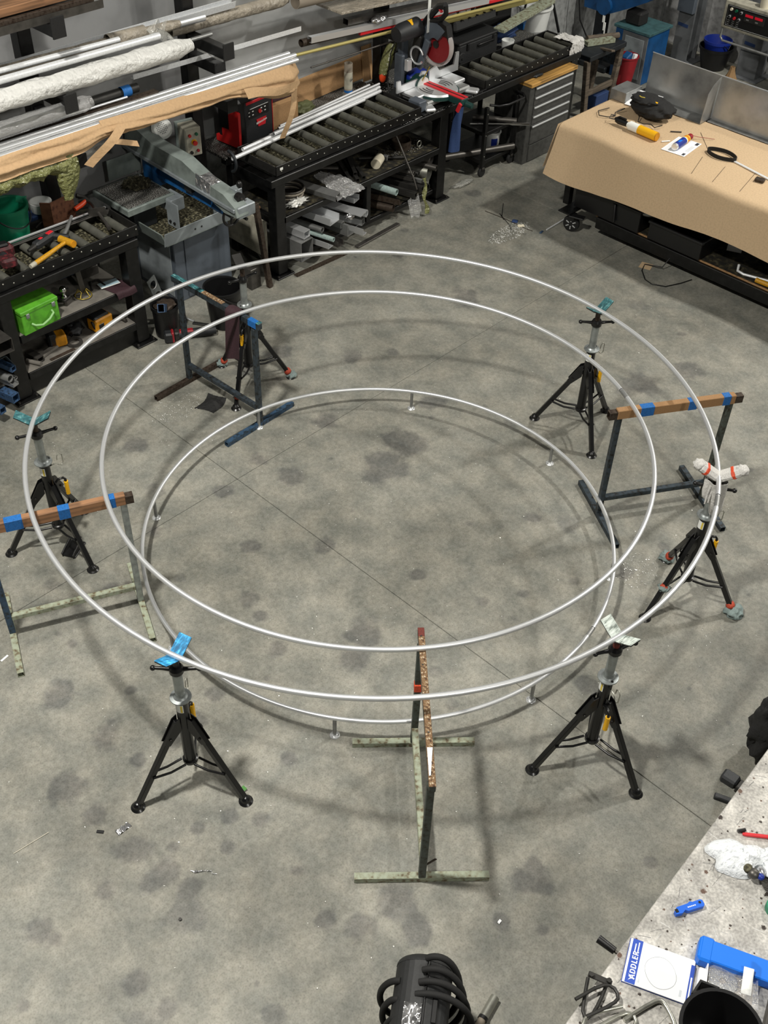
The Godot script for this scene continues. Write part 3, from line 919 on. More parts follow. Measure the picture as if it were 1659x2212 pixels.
# ================================================================= cantilever rack on the back wall and what lies on it
func upright(x: float, label: String, arms: Array):
	var t := thing("rack_upright", label, "rack upright", V(x, 0, -3.47), 0, "uprights of the wall rack")
	part("post", bx(V(0, 1.45, 0), V(0.1, 2.9, 0.1), 0.006), "black", t)
	part("base_plate", bx(V(0, 0.006, 0), V(0.18, 0.012, 0.18), 0.002), "black", t)
	for a in arms:                       # height, reach forward, stop height
		var arm := part("arm", bx(V(0, a[0] - 0.04, 0.05 + a[1] / 2), V(0.07, 0.08, a[1]), 0.004), "black", t)
		part("stop_plate", bx(V(0, a[0] - 0.08 + a[2] / 2, 0.05 + a[1] + 0.006), V(0.096, a[2], 0.012), 0.002), "black_matt", arm)
		if a.size() > 3:
			part("gusset", pr([Vector2(0, 0), Vector2(0.3, 0), Vector2(0, -0.16)], V(-0.006, a[0] - 0.08, 0.05), V(0.006, a[0] - 0.08, 0.05), Vector3.UP), "black", arm)

func bar(called: String, label: String, cat: String, mb: MB, m, group := "stock lying on the wall rack"):
	return solo(called, label, cat, mb, m, Vector3.ZERO, 0.0, group)

func wrapped(x0: float, x1: float, y0: float, y1: float, z0: float, z1: float, r: float, rough: float, s: int, n := 40) -> MB:
	return sh(n, 18, func(u, v):
		var a: float = v * TAU
		var ta := 1.0 - 0.35 * smoothstep(0.93, 1.0, u)
		var tw: float = a + u * (x1 - x0) * 1.6
		var k: float = 1.0 + rough * 0.8 * nz(V(u * (x1 - x0) * 0.35, sin(tw) * 0.2, cos(tw) * 0.2), 0.09, s) + rough * 0.12 * sin(tw * 9.0) + rough * 0.5 * nz(V(u * (x1 - x0), sin(a) * 0.05, cos(a) * 0.05), 0.04, s + 1)
		return V(lerpf(x0, x1, u), lerpf(y0, y1, u) + cos(a) * r * k * ta, lerpf(z0, z1, u) + sin(a) * r * k * ta), 0.0015)

func rack():
	upright(0.17, "black rack upright behind the green bucket on the left", [[2.27, 0.42, 0.13], [1.8, 0.42, 0.12], [1.63, 0.28, 0.1], [1.42, 0.42, 0.09]])
	upright(1.48, "black rack upright behind the bandsaw control box", [[1.8, 0.42, 0.115], [1.665, 0.31, 0.08], [1.42, 0.42, 0.09]])
	upright(3.52, "black rack upright behind the mitre saw", [[1.36, 0.16, 0.07], [1.2, 0.16, 0.06]])
	# sheets leaning on the wall behind the rack
	solo("metal_sheet", "dull aluminium sheet standing behind the rack above the roller bench", "metal sheet", bx(V(2.62, 1.72, -3.67), V(1.98, 1.72, 0.006), 0.001, Basis(Vector3.RIGHT, -0.02)), "alu_sheet", Vector3.ZERO, 0, "sheets behind the rack")
	solo("metal_sheet", "large grey sheet standing behind the wrapped bundles", "metal sheet", bx(V(0.62, 1.75, -3.7), V(1.9, 2.0, 0.006), 0.001, Basis(Vector3.RIGHT, -0.02)), "sheet_dark", Vector3.ZERO, 0, "sheets behind the rack")
	solo("metal_sheet", "dark grey sheet at far left behind the brown timber", "metal sheet", bx(V(-1.4, 1.75, -3.72), V(2.0, 2.0, 0.006), 0.001, Basis(Vector3.RIGHT, -0.02)), "sheet_dark", Vector3.ZERO, 0, "sheets behind the rack")
	solo("metal_sheet", "second dull sheet edge leaning behind the drilled sheet", "metal sheet", bx(V(2.95, 1.5, -3.72), V(1.6, 1.9, 0.006), 0.001, Basis(Vector3.RIGHT, -0.02)), "alu_sheet", Vector3.ZERO, 0, "sheets behind the rack")
	# top level
	bar("timber_plank", "rough brown timber plank on the topmost rack arm", "plank", bx(V(-0.35, 2.365, -3.2), V(1.5, 0.05, 0.14), 0.004), "wood_beam")
	bar("steel_flat", "brown rusty flat bar in front of the timber plank", "bar", bx(V(-0.35, 2.33, -3.085), V(1.7, 0.03, 0.03), 0.003), "steel_brown")
	bar("steel_channel", "grey channel under the timber on the top rack arm", "channel", pr(U_(0.2, 0.05, 0.006), V(-1.1, 2.272, -3.15), V(0.55, 2.272, -3.15)), "steel")
	# white bundles
	bar("wrapped_bundle", "thick bundle in crinkled white film lying foremost on the middle arms", "bundle", wrapped(-0.75, 1.22, 1.9, 1.868, -3.08, -3.08, 0.064, 0.22, 5, 110), "wrap")
	bar("wrap_tuft", "loose tuft of white film at the end of the bundle", "film", sh(14, 10, func(u, v): return V(0.98 + u * 0.16 + 0.03 * sin(v * 7.0), 1.92 + v * 0.12 - 0.05 * u + 0.025 * sin(u * 9.0 + v * 5.0), -3.16 - v * 0.06 + 0.03 * sin(u * 6.0)), 0.001), "film")
	bar("white_tube", "white round tube with open end above the film bundle", "tube", pp(V(-0.75, 2.0, -3.13), V(1.0, 1.967, -3.13), 0.023, 0.02, 18), "alu_white")
	bar("white_tube", "thinner white tube ending above the first rack upright", "tube", pp(V(-0.75, 2.035, -3.19), V(0.72, 1.995, -3.19), 0.018, 0.016, 18), "alu_white")
	bar("wrapped_tube", "tube wound in twisted dirty film behind the white tubes", "tube", wrapped(-0.75, 1.34, 1.985, 1.93, -3.3, -3.3, 0.034, 0.2, 9, 110), "wrap_tan")
	bar("card_sleeve", "brown paper sleeve pulled over the film-wound tube", "sleeve", pp(V(0.7, 1.957, -3.3), V(1.0, 1.948, -3.3), 0.045, 0.042, 18), "wrap_tan")
	bar("silver_tube", "bare silver tube sticking out of the film-wound tube", "tube", pp(V(1.3, 1.932, -3.3), V(1.52, 1.926, -3.3), 0.027, 0.024, 18), "alu")
	bar("aluminium_channel", "long bright aluminium channel at the back of the middle arms", "channel", pr(U_(0.05, 0.05, 0.004), V(-0.75, 1.93, -3.385), V(1.86, 1.905, -3.385), Vector3(0, 1, 0.3)), "alu_white")
	bar("wrapped_profile", "profile in dull clear film above the third sheet", "profile", wrapped(1.28, 2.42, 1.86, 1.82, -3.4, -3.42, 0.045, 0.14, 12, 70), "wrap_tan")
	bar("short_bar", "short round bar lying behind the middle rack arm stop", "bar", tb([V(1.12, 1.845, -3.2), V(1.5, 1.84, -3.2)], 0.014, 12), "alu_dull")
	# lower level
	bar("olive_bar", "olive green flat bar under the white bundle", "bar", bx(V(0.2, 1.795, -3.22), V(1.1, 0.03, 0.03), 0.002, Basis(Vector3.BACK, -0.01)), "olive")
	bar("black_tube", "black tube with blue tape near its end", "tube", pp(V(-0.6, 1.69, -3.14), V(0.78, 1.672, -3.14), 0.032, 0.028, 18), "steel_dark")
	bar("tape_wrap", "blue tape around the black tube and bright rod", "tape", pp(V(0.64, 1.676, -3.13), V(0.71, 1.675, -3.13), 0.038, 0.0345, 18), "blue_tape")
	bar("bright_rod", "bright thin rod taped to the black tube", "rod", tb([V(-0.4, 1.672, -3.095), V(0.66, 1.652, -3.095)], 0.009, 10), "alu_bright")
	bar("cable_ties", "black cable ties hanging below the blue tape", "cable tie", tb([V(0.66, 1.65, -3.12), V(0.665, 1.6, -3.1), V(0.67, 1.56, -3.1), V(0.69, 1.6, -3.11), V(0.7, 1.65, -3.12)], 0.003, 6), "black_clean")
	bar("white_angle", "white angle bar lying on the short arm of the second upright", "angle bar", pr(L_(0.035, 0.035, 0.003), V(0.8, 1.7, -3.2), V(2.36, 1.655, -3.2)), "alu_white")
	bar("square_tube", "shiny square tube in clear film at the left end", "tube", bt(V(-0.8, 1.735, -3.04), V(0.14, 1.735, -3.04), 0.06, 0.06, 0.003), "alu_dull")
	bar("film_sleeve", "clear film pulled around the shiny square tube", "film", wrapped(-0.8, 0.36, 1.73, 1.72, -3.05, -3.06, 0.052, 0.2, 15, 60), "film_clear")
	# tubes in kraft paper, foremost
	for k in 3:
		bar("bright_tube", ["uppermost bright tube in the open kraft paper", "front bright tube in the open kraft paper", "rear bright tube in the open kraft paper"][k], "tube", pp(V(-0.9, 1.655 - 0.004 * k - (0.025 if k == 1 else 0.0), -2.985 - 0.036 * (k if k == 2 else 0) + (0.022 if k == 1 else 0.0)), V(2.1, 1.6 - 0.004 * k - (0.025 if k == 1 else 0.0), -2.985 - 0.036 * (k if k == 2 else 0) + (0.022 if k == 1 else 0.0)), 0.0165, 0.014, 16), "alu_bright")
	bar("brown_strip", "brown film-covered board behind the bright tubes", "board", bx(V(-0.05, 1.615, -3.085), V(1.9, 0.05, 0.06), 0.004), "steel_brown")
	bar("film_sheet", "crinkled clear film over the bright tubes", "film", sh(60, 6, func(u, v): return V(-0.85 + u * 2.9, 1.668 - 0.055 * u - v * 0.02 + 0.006 * nz(V(u * 4.0, v, 0), 0.4, 2), -3.03 + v * 0.075 + 0.006 * nz(V(u * 4.0, v, 2), 0.5, 4)), 0.0008), "film_clear")
	# kraft paper hanging over the front
	bar("kraft_paper", "brown kraft paper wrapped under the bright tubes on the left", "paper", sh(70, 14, func(u, v):
		var x: float = -0.95 + u * 1.32
		var y: float = 1.635 - 0.02 * u - v * (0.145 - 0.05 * smoothstep(0.8, 1.0, u)) + 0.012 * nz(V(x, v, 0), 0.25, 1) * v
		var z: float = -2.955 + 0.05 * sin(v * 2.6) + 0.022 * nz(V(x * 0.6, v * 1.4, 3), 0.2, 2) + 0.008 * sin(v * 14.0 + x * 2.0)
		return V(x, y, z), 0.002), "kraft", "kraft paper on the rack")
	bar("kraft_paper", "brown kraft paper with folds hanging above the red radio", "paper", sh(90, 18, func(u, v):
		var x: float = 0.33 + u * 1.8
		var drop: float = 0.105 + 0.02 * sin(u * 5.0) + 0.15 * smoothstep(0.55, 0.95, u)
		var y: float = 1.628 - 0.065 * u - v * drop + 0.012 * nz(V(x, v, 0), 0.25, 7) * v
		var z: float = -2.955 + 0.055 * sin(v * 2.8) + 0.045 * nz(V(x * 0.5, v * 0.9, 5), 0.16, 8) * (0.3 + v) + 0.012 * sin(v * 16.0 - x * 5.0) * v
		if u > 0.93: z -= (u - 0.93) * 1.3
		return V(x, y, z), 0.002), "kraft", "kraft paper on the rack")
	bar("kraft_paper", "torn strip of kraft paper folded down over the left bundle", "paper", sh(10, 4, func(u, v): return V(0.42 - u * 0.28 + v * 0.05, 1.6 - u * 0.2 + 0.02 * sin(u * 3.0) - v * 0.03, -2.885 + 0.03 * sin(u * 4.0) + v * 0.02), 0.002), "kraft", "kraft paper on the rack")
	bar("kraft_paper", "folded kraft flap lying across the hanging sheet near its torn end", "paper", sh(16, 6, func(u, v): return V(1.52 + u * 0.52, 1.53 - v * 0.06 - u * 0.09 + 0.01 * sin(u * 8.0), -2.9 + 0.03 * sin(u * 3.1 + v) + 0.02 * v), 0.002), "kraft", "kraft paper on the rack")
	bar("kraft_paper", "torn kraft tongue hanging down beside the red radio", "paper", sh(14, 4, func(u, v): return V(2.05 - u * 0.1 + v * 0.045, 1.36 - u * 0.38, -2.985 - 0.02 * u + 0.03 * sin(u * 4.0) + v * 0.015), 0.002), "kraft", "kraft paper on the rack")
	bar("kraft_paper", "kraft scrap poking out above the saw motor", "paper", sh(8, 4, func(u, v): return V(0.38 + u * 0.22, 1.5 - u * 0.09 - v * 0.035, -2.95 + 0.02 * v), 0.002), "kraft", "kraft paper on the rack")
	# olive film below the left bundle
	bar("olive_film", "crumpled olive plastic film bunched under the kraft bundle", "film", sh(80, 12, func(u, v):
		var x: float = -0.95 + u * 1.05
		return V(x, 1.5 - v * 0.12 + 0.03 * nz(V(x * 2.0, v, 0), 0.4, 3), -2.98 + 0.07 * sin(v * 3.0) + 0.014 * sin(x * 46.0 + v * 3.0) * v + 0.02 * nz(V(x * 3.0, v * 2.0, 1), 0.5, 6)), 0.0015), "film_olive", "olive film on the rack")
	bar("olive_film", "olive film bag hanging like a sack from the rack", "film", sh(16, 20, func(u, v):
		var a: float = u * TAU
		var r: float = 0.075 * sin(clampf(v * 2.4 + 0.55, 0.0, 2.75)) + 0.01 * nz(V(cos(a), v * 3.0, sin(a)), 0.3, 5) + 0.008
		return V(0.06 + cos(a) * r - v * 0.05, 1.5 - v * 0.31, -2.95 + sin(a) * r * 0.6), 0.0015), "film_olive", "olive film on the rack")
	bar("film_tube", "short clear film tube end under the kraft paper", "tube", pp(V(-0.3, 1.405, -3.05), V(0.42, 1.4, -3.05), 0.03, 0.024, 16), "film")
	# right-hand stock
	bar("square_tube", "bare aluminium square tube running behind the mitre saw", "tube", bt(V(2.55, 1.512, -3.315), V(4.72, 1.335, -3.3), 0.046, 0.046, 0.003), "alu")
	bar("white_profile", "wide white profile on the rack above the saw motor", "profile", bt(V(3.25, 1.455, -3.375), V(5.25, 1.285, -3.36), 0.06, 0.05, 0.003), "alu_white")
	bar("grey_profile", "grey profile behind the white one above the saw", "profile", bt(V(3.0, 1.53, -3.37), V(5.3, 1.338, -3.36), 0.06, 0.045, 0.003), "steel")
	bar("red_strip", "bright red strip lying behind the saw handle", "strip", bx(V(4.05, 1.36, -3.31), V(1.9, 0.025, 0.03), 0.002, Basis(Vector3.BACK, -0.07)), "red_bright")
	bar("gold_tube", "long yellowish tube sloping down behind the mitre saw", "tube", tb([V(2.28, 1.46, -3.265), V(5.3, 1.24, -3.265)], 0.013, 12), "gold_tube")
	bar("thick_gold_tube", "thick olive gold tube behind the saw handle", "tube", tb([V(3.62, 1.315, -3.33), V(5.5, 1.175, -3.33)], 0.03, 14), "gold_tube")
	bar("thin_rod", "thin steel rod pointing left above the cardboard strip", "rod", tb([V(2.5, 1.325, -3.25), V(3.48, 1.3, -3.25)], 0.007, 8), "steel")
	bar("cardboard_roll", "hollow cardboard tube end high on the dull sheet", "cardboard tube", pp(V(2.44, 1.815, -3.35), V(4.2, 1.72, -3.35), 0.055, 0.05, 20), "brown_pipe")
	bar("brown_pipe_end", "brown pipe end just below the square tube", "pipe", pp(V(2.49, 1.49, -3.35), V(3.4, 1.43, -3.35), 0.03, 0.026, 16), "steel_brown")
	bar("grey_board", "dirty grey board laid flat above the square tube", "board", bx(V(3.4, 1.63, -3.36), V(1.2, 0.02, 0.3), 0.003, Basis(Vector3.BACK, -0.08)), "wrap_tan")
	bar("strap", "grey ratchet strap hanging down beside the saw motor", "strap", bx(V(3.62, 1.6, -3.02), V(0.035, 0.42, 0.003), 0.001), "label")
	bar("film_scrap", "scrap of shiny film on the square tube below the strap", "film", bl(V(3.3, 1.5, -3.29), V(0.08, 0.025, 0.04), 16, 9, func(q): return 1.0 + 0.6 * nz(q, 0.03, 2)), "silver_foil")

# ================================================================= roller benches
var roller_mesh: ArrayMesh
func rollers(t: Node, x0: float, n: int, step: float, z0: float, z1: float, y: float, r: float):
	var prof := [Vector2(0, 0), Vector2(r, 0), Vector2(r + 0.001, 0.004), Vector2(r, 0.008), Vector2(r, (z1 - z0) - 0.008), Vector2(r + 0.001, (z1 - z0) - 0.004), Vector2(r, z1 - z0), Vector2(0, z1 - z0)]
	var b := Basis(Vector3.RIGHT, Vector3.BACK, Vector3.DOWN)
	var m := la(prof, 18, Vector3.ZERO, b).mesh()
	for i in n:
		part("roller", m, "roller", t, V(x0 + step * i, y, z0))

func conveyor_frame(t: Node, x0: float, x1: float, z0: float, z1: float, y0: float, y1: float, bolts: bool):
	part("rail", bx(V((x0 + x1) / 2, (y0 + y1) / 2, z1), V(x1 - x0, y1 - y0, 0.01), 0.002), "black", t)
	part("rail", bx(V((x0 + x1) / 2, (y0 + y1) / 2, z0), V(x1 - x0, y1 - y0, 0.01), 0.002), "black", t)
	part("end_plate", bx(V(x0, (y0 + y1) / 2, (z0 + z1) / 2), V(0.008, y1 - y0 - 0.01, z1 - z0 - 0.012), 0.001), "steel_dark", t)
	part("end_plate", bx(V(x1, (y0 + y1) / 2, (z0 + z1) / 2), V(0.008, y1 - y0 - 0.01, z1 - z0 - 0.012), 0.001), "steel_dark", t)
	part("tray", bx(V((x0 + x1) / 2, y0 + 0.004, (z0 + z1) / 2), V(x1 - x0 - 0.01, 0.006, z1 - z0 - 0.012)), "oily", t)
	if bolts:
		var m := bl(Vector3.ZERO, V(0.006, 0.006, 0.004), 8, 5).mesh()
		var x := x0 + 0.05
		var k := 0
		while x < x1:
			part("bolt", m, "zinc", t, V(x, y0 + (0.03 if k % 2 == 0 else 0.05), z1 + 0.006))
			x += 0.075; k += 1

func bench_leg(t: Node, x: float, z: float, h: float, s := 0.1):
	var l := part("leg", bx(V(x, h / 2 + 0.01, z), V(s, h - 0.02, s), 0.004), "black", t)
	part("foot_plate", bx(V(x, 0.006, z), V(s + 0.08, 0.012, s + 0.08), 0.002), "black", l)
	for sx: float in [-1.0, 1.0]:
		part("anchor_bolt", tb([V(x + sx * (s / 2 + 0.02), 0.012, z + s / 2 + 0.02), V(x + sx * (s / 2 + 0.02), 0.026, z + s / 2 + 0.02)], 0.008, 8), "steel", l)

func bench_right():
	var t := thing("roller_bench", "long black steel roller bench along the back wall carrying the mitre saw", "workbench", Vector3.ZERO)
	for x: float in [1.69, 3.58, 5.42]:
		bench_leg(t, x, -2.79, 0.79)
		part("rear_leg", bx(V(x, 0.4, -3.3), V(0.08, 0.78, 0.08), 0.003), "black", t)
		part("side_beam", bx(V(x, 0.75, -3.05), V(0.08, 0.1, 0.42), 0.003), "black", t)
		if x < 4.0: part("shelf_beam", bx(V(x, 0.46, -3.05), V(0.06, 0.06, 0.42), 0.003), "black", t)
	part("front_beam", bx(V(3.55, 0.815, -2.77), V(3.9, 0.06, 0.07), 0.004), "black", t)
	part("rear_beam", bx(V(3.55, 0.815, -3.3), V(3.9, 0.06, 0.07), 0.004), "black", t)
	part("back_board", bx(V(2.52, 0.84, -3.45), V(1.86, 0.02, 0.36), 0.002), "swarf", t)
	part("back_board", bx(V(4.55, 0.84, -3.45), V(1.9, 0.02, 0.36), 0.002), "swarf", t)
	part("saw_deck", bx(V(3.72, 0.853, -3.0), V(0.82, 0.012, 0.5), 0.002), "black", t)
	part("saw_deck_dirt", bx(V(2.5, 0.853, -3.3), V(1.75, 0.008, 0.1), 0.002), "swarf", t)
	part("shelf", bx(V(2.63, 0.495, -3.02), V(1.86, 0.012, 0.52), 0.002), "shelf_dirty", t)
	part("shelf_lip", bx(V(2.63, 0.475, -2.76), V(1.82, 0.05, 0.04), 0.003), "black", t)
	part("bottom_shelf", bx(V(2.63, 0.1, -3.05), V(1.8, 0.012, 0.5), 0.002), "shelf_dirty", t)
	part("bottom_lip", bx(V(2.63, 0.085, -2.79), V(1.8, 0.04, 0.03), 0.003), "black", t)
	part("divider_post", bx(V(2.69, 0.28, -2.79), V(0.05, 0.36, 0.05), 0.003), "black", t)
	var c := thing("roller_conveyor", "gravity roller conveyor on the bench left of the mitre saw", "conveyor", Vector3.ZERO, 0, "roller conveyors on the benches")
	conveyor_frame(c, 1.68, 3.3, -3.22, -2.77, 0.85, 0.93, true)
	rollers(c, 1.78, 10, 0.16, -3.2, -2.79, 0.902, 0.029)
	part("end_sticker", bx(V(1.73, 0.9, -2.7635), V(0.03, 0.02, 0.001)), "label", c)
	c = thing("roller_conveyor", "gravity roller conveyor on the bench right of the mitre saw", "conveyor", Vector3.ZERO, 0, "roller conveyors on the benches")
	conveyor_frame(c, 4.12, 5.5, -3.15, -2.76, 0.85, 0.93, true)
	rollers(c, 4.2, 9, 0.155, -3.13, -2.78, 0.902, 0.029)
	# loose tubes left of the saw
	var tubes := [[1.5, -3.06, 3.25, -3.2, 0.949, 0.0155], [1.66, -3.13, 3.1, -3.235, 0.949, 0.0155], [1.97, -3.17, 3.3, -3.26, 0.949, 0.0145], [1.98, -3.13, 3.2, -3.2, 0.977, 0.0145], [2.12, -3.235, 3.36, -3.32, 0.944, 0.01], [2.16, -3.26, 3.28, -3.36, 0.944, 0.009], [1.9, -3.1, 3.02, -3.165, 0.949, 0.015]]
	var tl := ["bright tube reaching furthest left past the conveyor end", "bright tube against the foot of the red radio", "bright tube third from the rollers beside the cardboard post", "bright tube lying on top of the bundle left of the saw", "thin bright rod nearest the wall behind the tube bundle", "thin bright rod lying second from the wall in the bundle", "thick bright tube with open dark end on the bench"]
	for i in tubes.size():
		var q: Array = tubes[i]
		solo("bench_tube", tl[i], "tube", pp(V(q[0], q[4], q[1]), V(q[2], q[4] - 0.004, q[3]), q[5], q[5] - 0.002, 14), "alu_white", Vector3.ZERO, 0, "loose tubes beside the saw")
	solo("wood_block", "pale wooden block under the loose tubes at the conveyor end", "wood block", bx(V(1.72, 0.872, -3.2), V(0.06, 0.025, 0.05), 0.003), "wood")
	# jobsite radio
	var r := thing("jobsite_radio", "red and black jobsite charger radio under the hanging kraft paper", "radio", V(1.93, 0.851, -3.42), 0.08)
	part("body", bx(V(0, 0.2, 0), V(0.36, 0.4, 0.26), 0.03), "black_clean", r)
	part("front_panel", bx(V(0.03, 0.2, 0.131), V(0.3, 0.33, 0.012), 0.012), "tool_dark", r)
	part("side_guard", pr([Vector2(-0.13, 0.0), Vector2(0.13, 0.0), Vector2(0.13, 0.28), Vector2(0.02, 0.33), Vector2(0.02, 0.12), Vector2(-0.06, 0.12), Vector2(-0.06, 0.05), Vector2(-0.13, 0.05)], V(-0.165, 0.02, 0), V(-0.19, 0.02, 0)), "red", r)
	part("handle", tb([V(-0.15, 0.36, 0), V(-0.15, 0.43, 0), V(-0.12, 0.45, 0), V(0.12, 0.45, 0), V(0.15, 0.43, 0), V(0.15, 0.36, 0)], 0.016, 10), "black_clean", r)
	part("top_trim", bx(V(0.03, 0.355, 0.136), V(0.27, 0.022, 0.01), 0.003), "red_bright", r)
	part("edge_trim", bx(V(0.182, 0.2, 0.134), V(0.006, 0.31, 0.01), 0.002), "red_bright", r)
	var pd := part("control_strip", bx(V(0.03, 0.265, 0.139), V(0.22, 0.075, 0.004), 0.001), "black_clean", r)
	part("dial", la([Vector2(0.016, 0), Vector2(0.016, 0.008), Vector2(0, 0.008)], 16, V(0.035, 0.265, 0.141), Basis(Vector3.RIGHT, PI / 2)), "red", pd)
	for k in 8:
		part("button", bx(V(-0.06 + 0.04 * (k % 4) + (0.055 if k % 4 > 1 else 0.0) - 0.02, 0.283 - 0.028 * (k / 4), 0.142), V(0.016, 0.007, 0.003), 0.001), "label", pd)
	part("strip_line", bx(V(0.03, 0.306, 0.1415), V(0.2, 0.003, 0.001)), "label", pd)
	var bd := part("badge", pr([Vector2(-0.055, 0.03), Vector2(0.055, 0.03), Vector2(0.042, -0.03), Vector2(-0.035, -0.03)], V(0.05, 0.175, 0.138), V(0.05, 0.175, 0.143)), "red_bright", r)
	lettering("lettering", "Milwaukee", 0.017, "label", bd, V(0.05, 0.18, 0.144), Basis(Vector3.BACK, 0.12), true)
	# cardboard post tube, strip and other things on the bench
	var ct := thing("cardboard_tube", "upright beige cardboard tube with blue band on the bench", "cardboard tube", V(3.05, 0.85, -3.385))
	part("tube", pp(V(0, 0, 0), V(0, 0.33, 0), 0.036, 0.031, 20), "brown_pipe", ct)
	part("paper_label", pp(V(0, 0.12, 0), V(0, 0.26, 0), 0.0366, 0.0358, 20), "cream", ct)
	part("blue_band", pp(V(0, 0.088, 0), V(0, 0.108, 0), 0.0368, 0.0358, 20), "blue_tape", ct)
	for k in 4:
		part("pen_mark", bx(V(-0.012 + 0.008 * k, 0.195 + 0.006 * (k % 2), 0.0372), V(0.003, 0.026 - 0.004 * k, 0.0006), 0.0, Basis(Vector3.BACK, 0.4 - 0.25 * k)), "dark_print", ct)
	solo("cardboard_strip", "brown cardboard strip leaning against the dull sheet", "cardboard", bx(V(2.85, 0.955, -3.63), V(1.35, 0.21, 0.008), 0.001, Basis(Vector3.RIGHT, -0.12) * Basis(Vector3.BACK, 0.035)), "card")
	solo("cardboard_flap", "upright cardboard flap at the end of the brown strip", "cardboard", bx(V(3.5, 1.0, -3.61), V(0.12, 0.3, 0.008), 0.001, Basis(Vector3.RIGHT, -0.12)), "card")
	solo("green_rag", "crumpled green rag on the bench beside the kraft tongue", "rag", bl(V(2.6, 0.885, -3.5), V(0.14, 0.05, 0.09), 24, 14, func(q): return 0.9 + 0.45 * nz(q, 0.02, 6)), "olive")
	solo("brown_box", "brown cardboard box behind the red radio", "box", bx(V(2.33, 0.95, -3.48), V(0.3, 0.2, 0.18), 0.004), "card")
	solo("dark_tool_box", "dark brown tool case on the cardboard box", "case", bx(V(2.35, 1.11, -3.5), V(0.3, 0.12, 0.14), 0.01), "maroon")
	var wg := thing("work_glove", "yellow green work glove with red fingertips hanging from the rack", "glove", Vector3.ZERO)
	part("cuff", sh(14, 12, func(u, v):
		var a: float = u * TAU
		var rr: float = 0.035 + 0.018 * sin(v * 3.0) + 0.006 * sin(a * 4.0)
		return V(3.52 + cos(a) * rr - v * 0.1, 1.25 - v * 0.24, -3.33 + sin(a) * rr), 0.002), "film_olive", wg)
	part("fingertips", bl(V(3.41, 0.985, -3.33), V(0.032, 0.05, 0.03), 12, 8), "orange", wg)
	solo("saw_cable", "black cable looping down beside the mitre saw", "cable", tb([V(3.42, 1.33, -3.2), V(3.43, 1.2, -3.26), V(3.42, 1.0, -3.28), V(3.4, 0.872, -3.24), V(3.3, 0.862, -3.25), V(3.25, 0.862, -3.38), V(3.4, 0.862, -3.44)], 0.005, 7), "black_clean")
	# behind the right conveyor
	var cs := thing("tool_case", "open black tool case behind the right-hand rollers", "case", V(4.58, 0.85, -3.42))
	part("tub", bx(V(0, 0.1, 0), V(0.56, 0.2, 0.36), 0.02), "case_black", cs)
	part("rim", bx(V(0, 0.205, 0), V(0.58, 0.02, 0.38), 0.006), "case_black", cs)
	part("lid", bx(V(0, 0.31, -0.06), V(0.58, 0.1, 0.38), 0.02, Basis(Vector3.RIGHT, -0.2)), "case_black", cs)
	part("handle", tb([V(-0.02, 0.14, 0.185), V(-0.02, 0.16, 0.21), V(0.16, 0.16, 0.21), V(0.16, 0.14, 0.185)], 0.01, 8), "black_clean", cs)
	for sx: float in [-0.16, 0.2]:
		part("latch", bx(V(sx, 0.16, 0.185), V(0.03, 0.06, 0.012), 0.003), "black_clean", cs)
	for k in 5:
		part("lid_rib", bx(V(-0.2 + 0.1 * k, 0.365, 0.0), V(0.012, 0.012, 0.3), 0.003, Basis(Vector3.RIGHT, -0.2)), "black_clean", cs)
	part("wheel", la([Vector2(0, -0.02), Vector2(0.045, -0.02), Vector2(0.05, -0.012), Vector2(0.05, 0.012), Vector2(0.045, 0.02), Vector2(0.014, 0.02), Vector2(0.012, 0.026), Vector2(0, 0.026)], 22, V(-0.27, 0.095, 0.2), Basis(Vector3.RIGHT, PI / 2)), "case_black", cs)
	var sb := thing("material_sack", "white and orange printed sack lying on the tool case", "sack", V(4.5, 1.215, -3.48), 0.1)
	part("sack", bl(V(0.0, 0.06, 0), V(0.3, 0.075, 0.15), 28, 14, func(q): return 0.95 + 0.22 * nz(q, 0.02, 4)), "bag_white", sb)
	part("orange_print", bl(V(0.21, 0.075, 0.0), V(0.13, 0.068, 0.14), 20, 12), "orange", sb)
	part("black_stripe", bl(V(0.07, 0.075, 0.02), V(0.045, 0.068, 0.138), 16, 12), "cushion", sb)
	var go := thing("safety_goggles", "round safety goggles with black strap on the white sack", "goggles", V(4.42, 1.3, -3.33), 0.15)
	part("lens", bl(V(0, 0.01, 0.0), V(0.07, 0.045, 0.02), 20, 12), "film", go)
	part("strap", tb(arc(V(0, 0.01, 0), 0.075, 0, TAU, 26, Vector3.RIGHT, Vector3(0, 0.8, 0.25)), 0.007, 8), "black_clean", go)
	solo("green_board", "weathered green board lying across the tool case", "board", bx(V(5.28, 1.085, -3.28), V(0.9, 0.03, 0.12), 0.003, Basis(Vector3.UP, 0.12) * Basis(Vector3.BACK, 0.05)), "green_paint")
	solo("blue_cloth", "blue work clothes heaped behind the rollers", "cloth", bl(V(5.12, 0.93, -3.4), V(0.2, 0.075, 0.12), 22, 12, func(q): return 0.85 + 0.5 * nz(q, 0.02, 8)), "blue_cloth")
	solo("blue_box", "small blue box on the heap of work clothes", "box", bx(V(5.35, 0.98, -3.38), V(0.14, 0.08, 0.1), 0.008, Basis(Vector3.UP, 0.5) * Basis(Vector3.BACK, 0.3)), "saw_blue")
	var wb := thing("white_tub", "white plastic tub with black handle behind the rollers", "tub", V(5.62, 0.85, -3.42))
	part("tub", la([Vector2(0.0, 0.0), Vector2(0.13, 0.0), Vector2(0.16, 0.2), Vector2(0.175, 0.2), Vector2(0.175, 0.215), Vector2(0.155, 0.215), Vector2(0.125, 0.01), Vector2(0, 0.01)], 28), "white_plastic", wb)
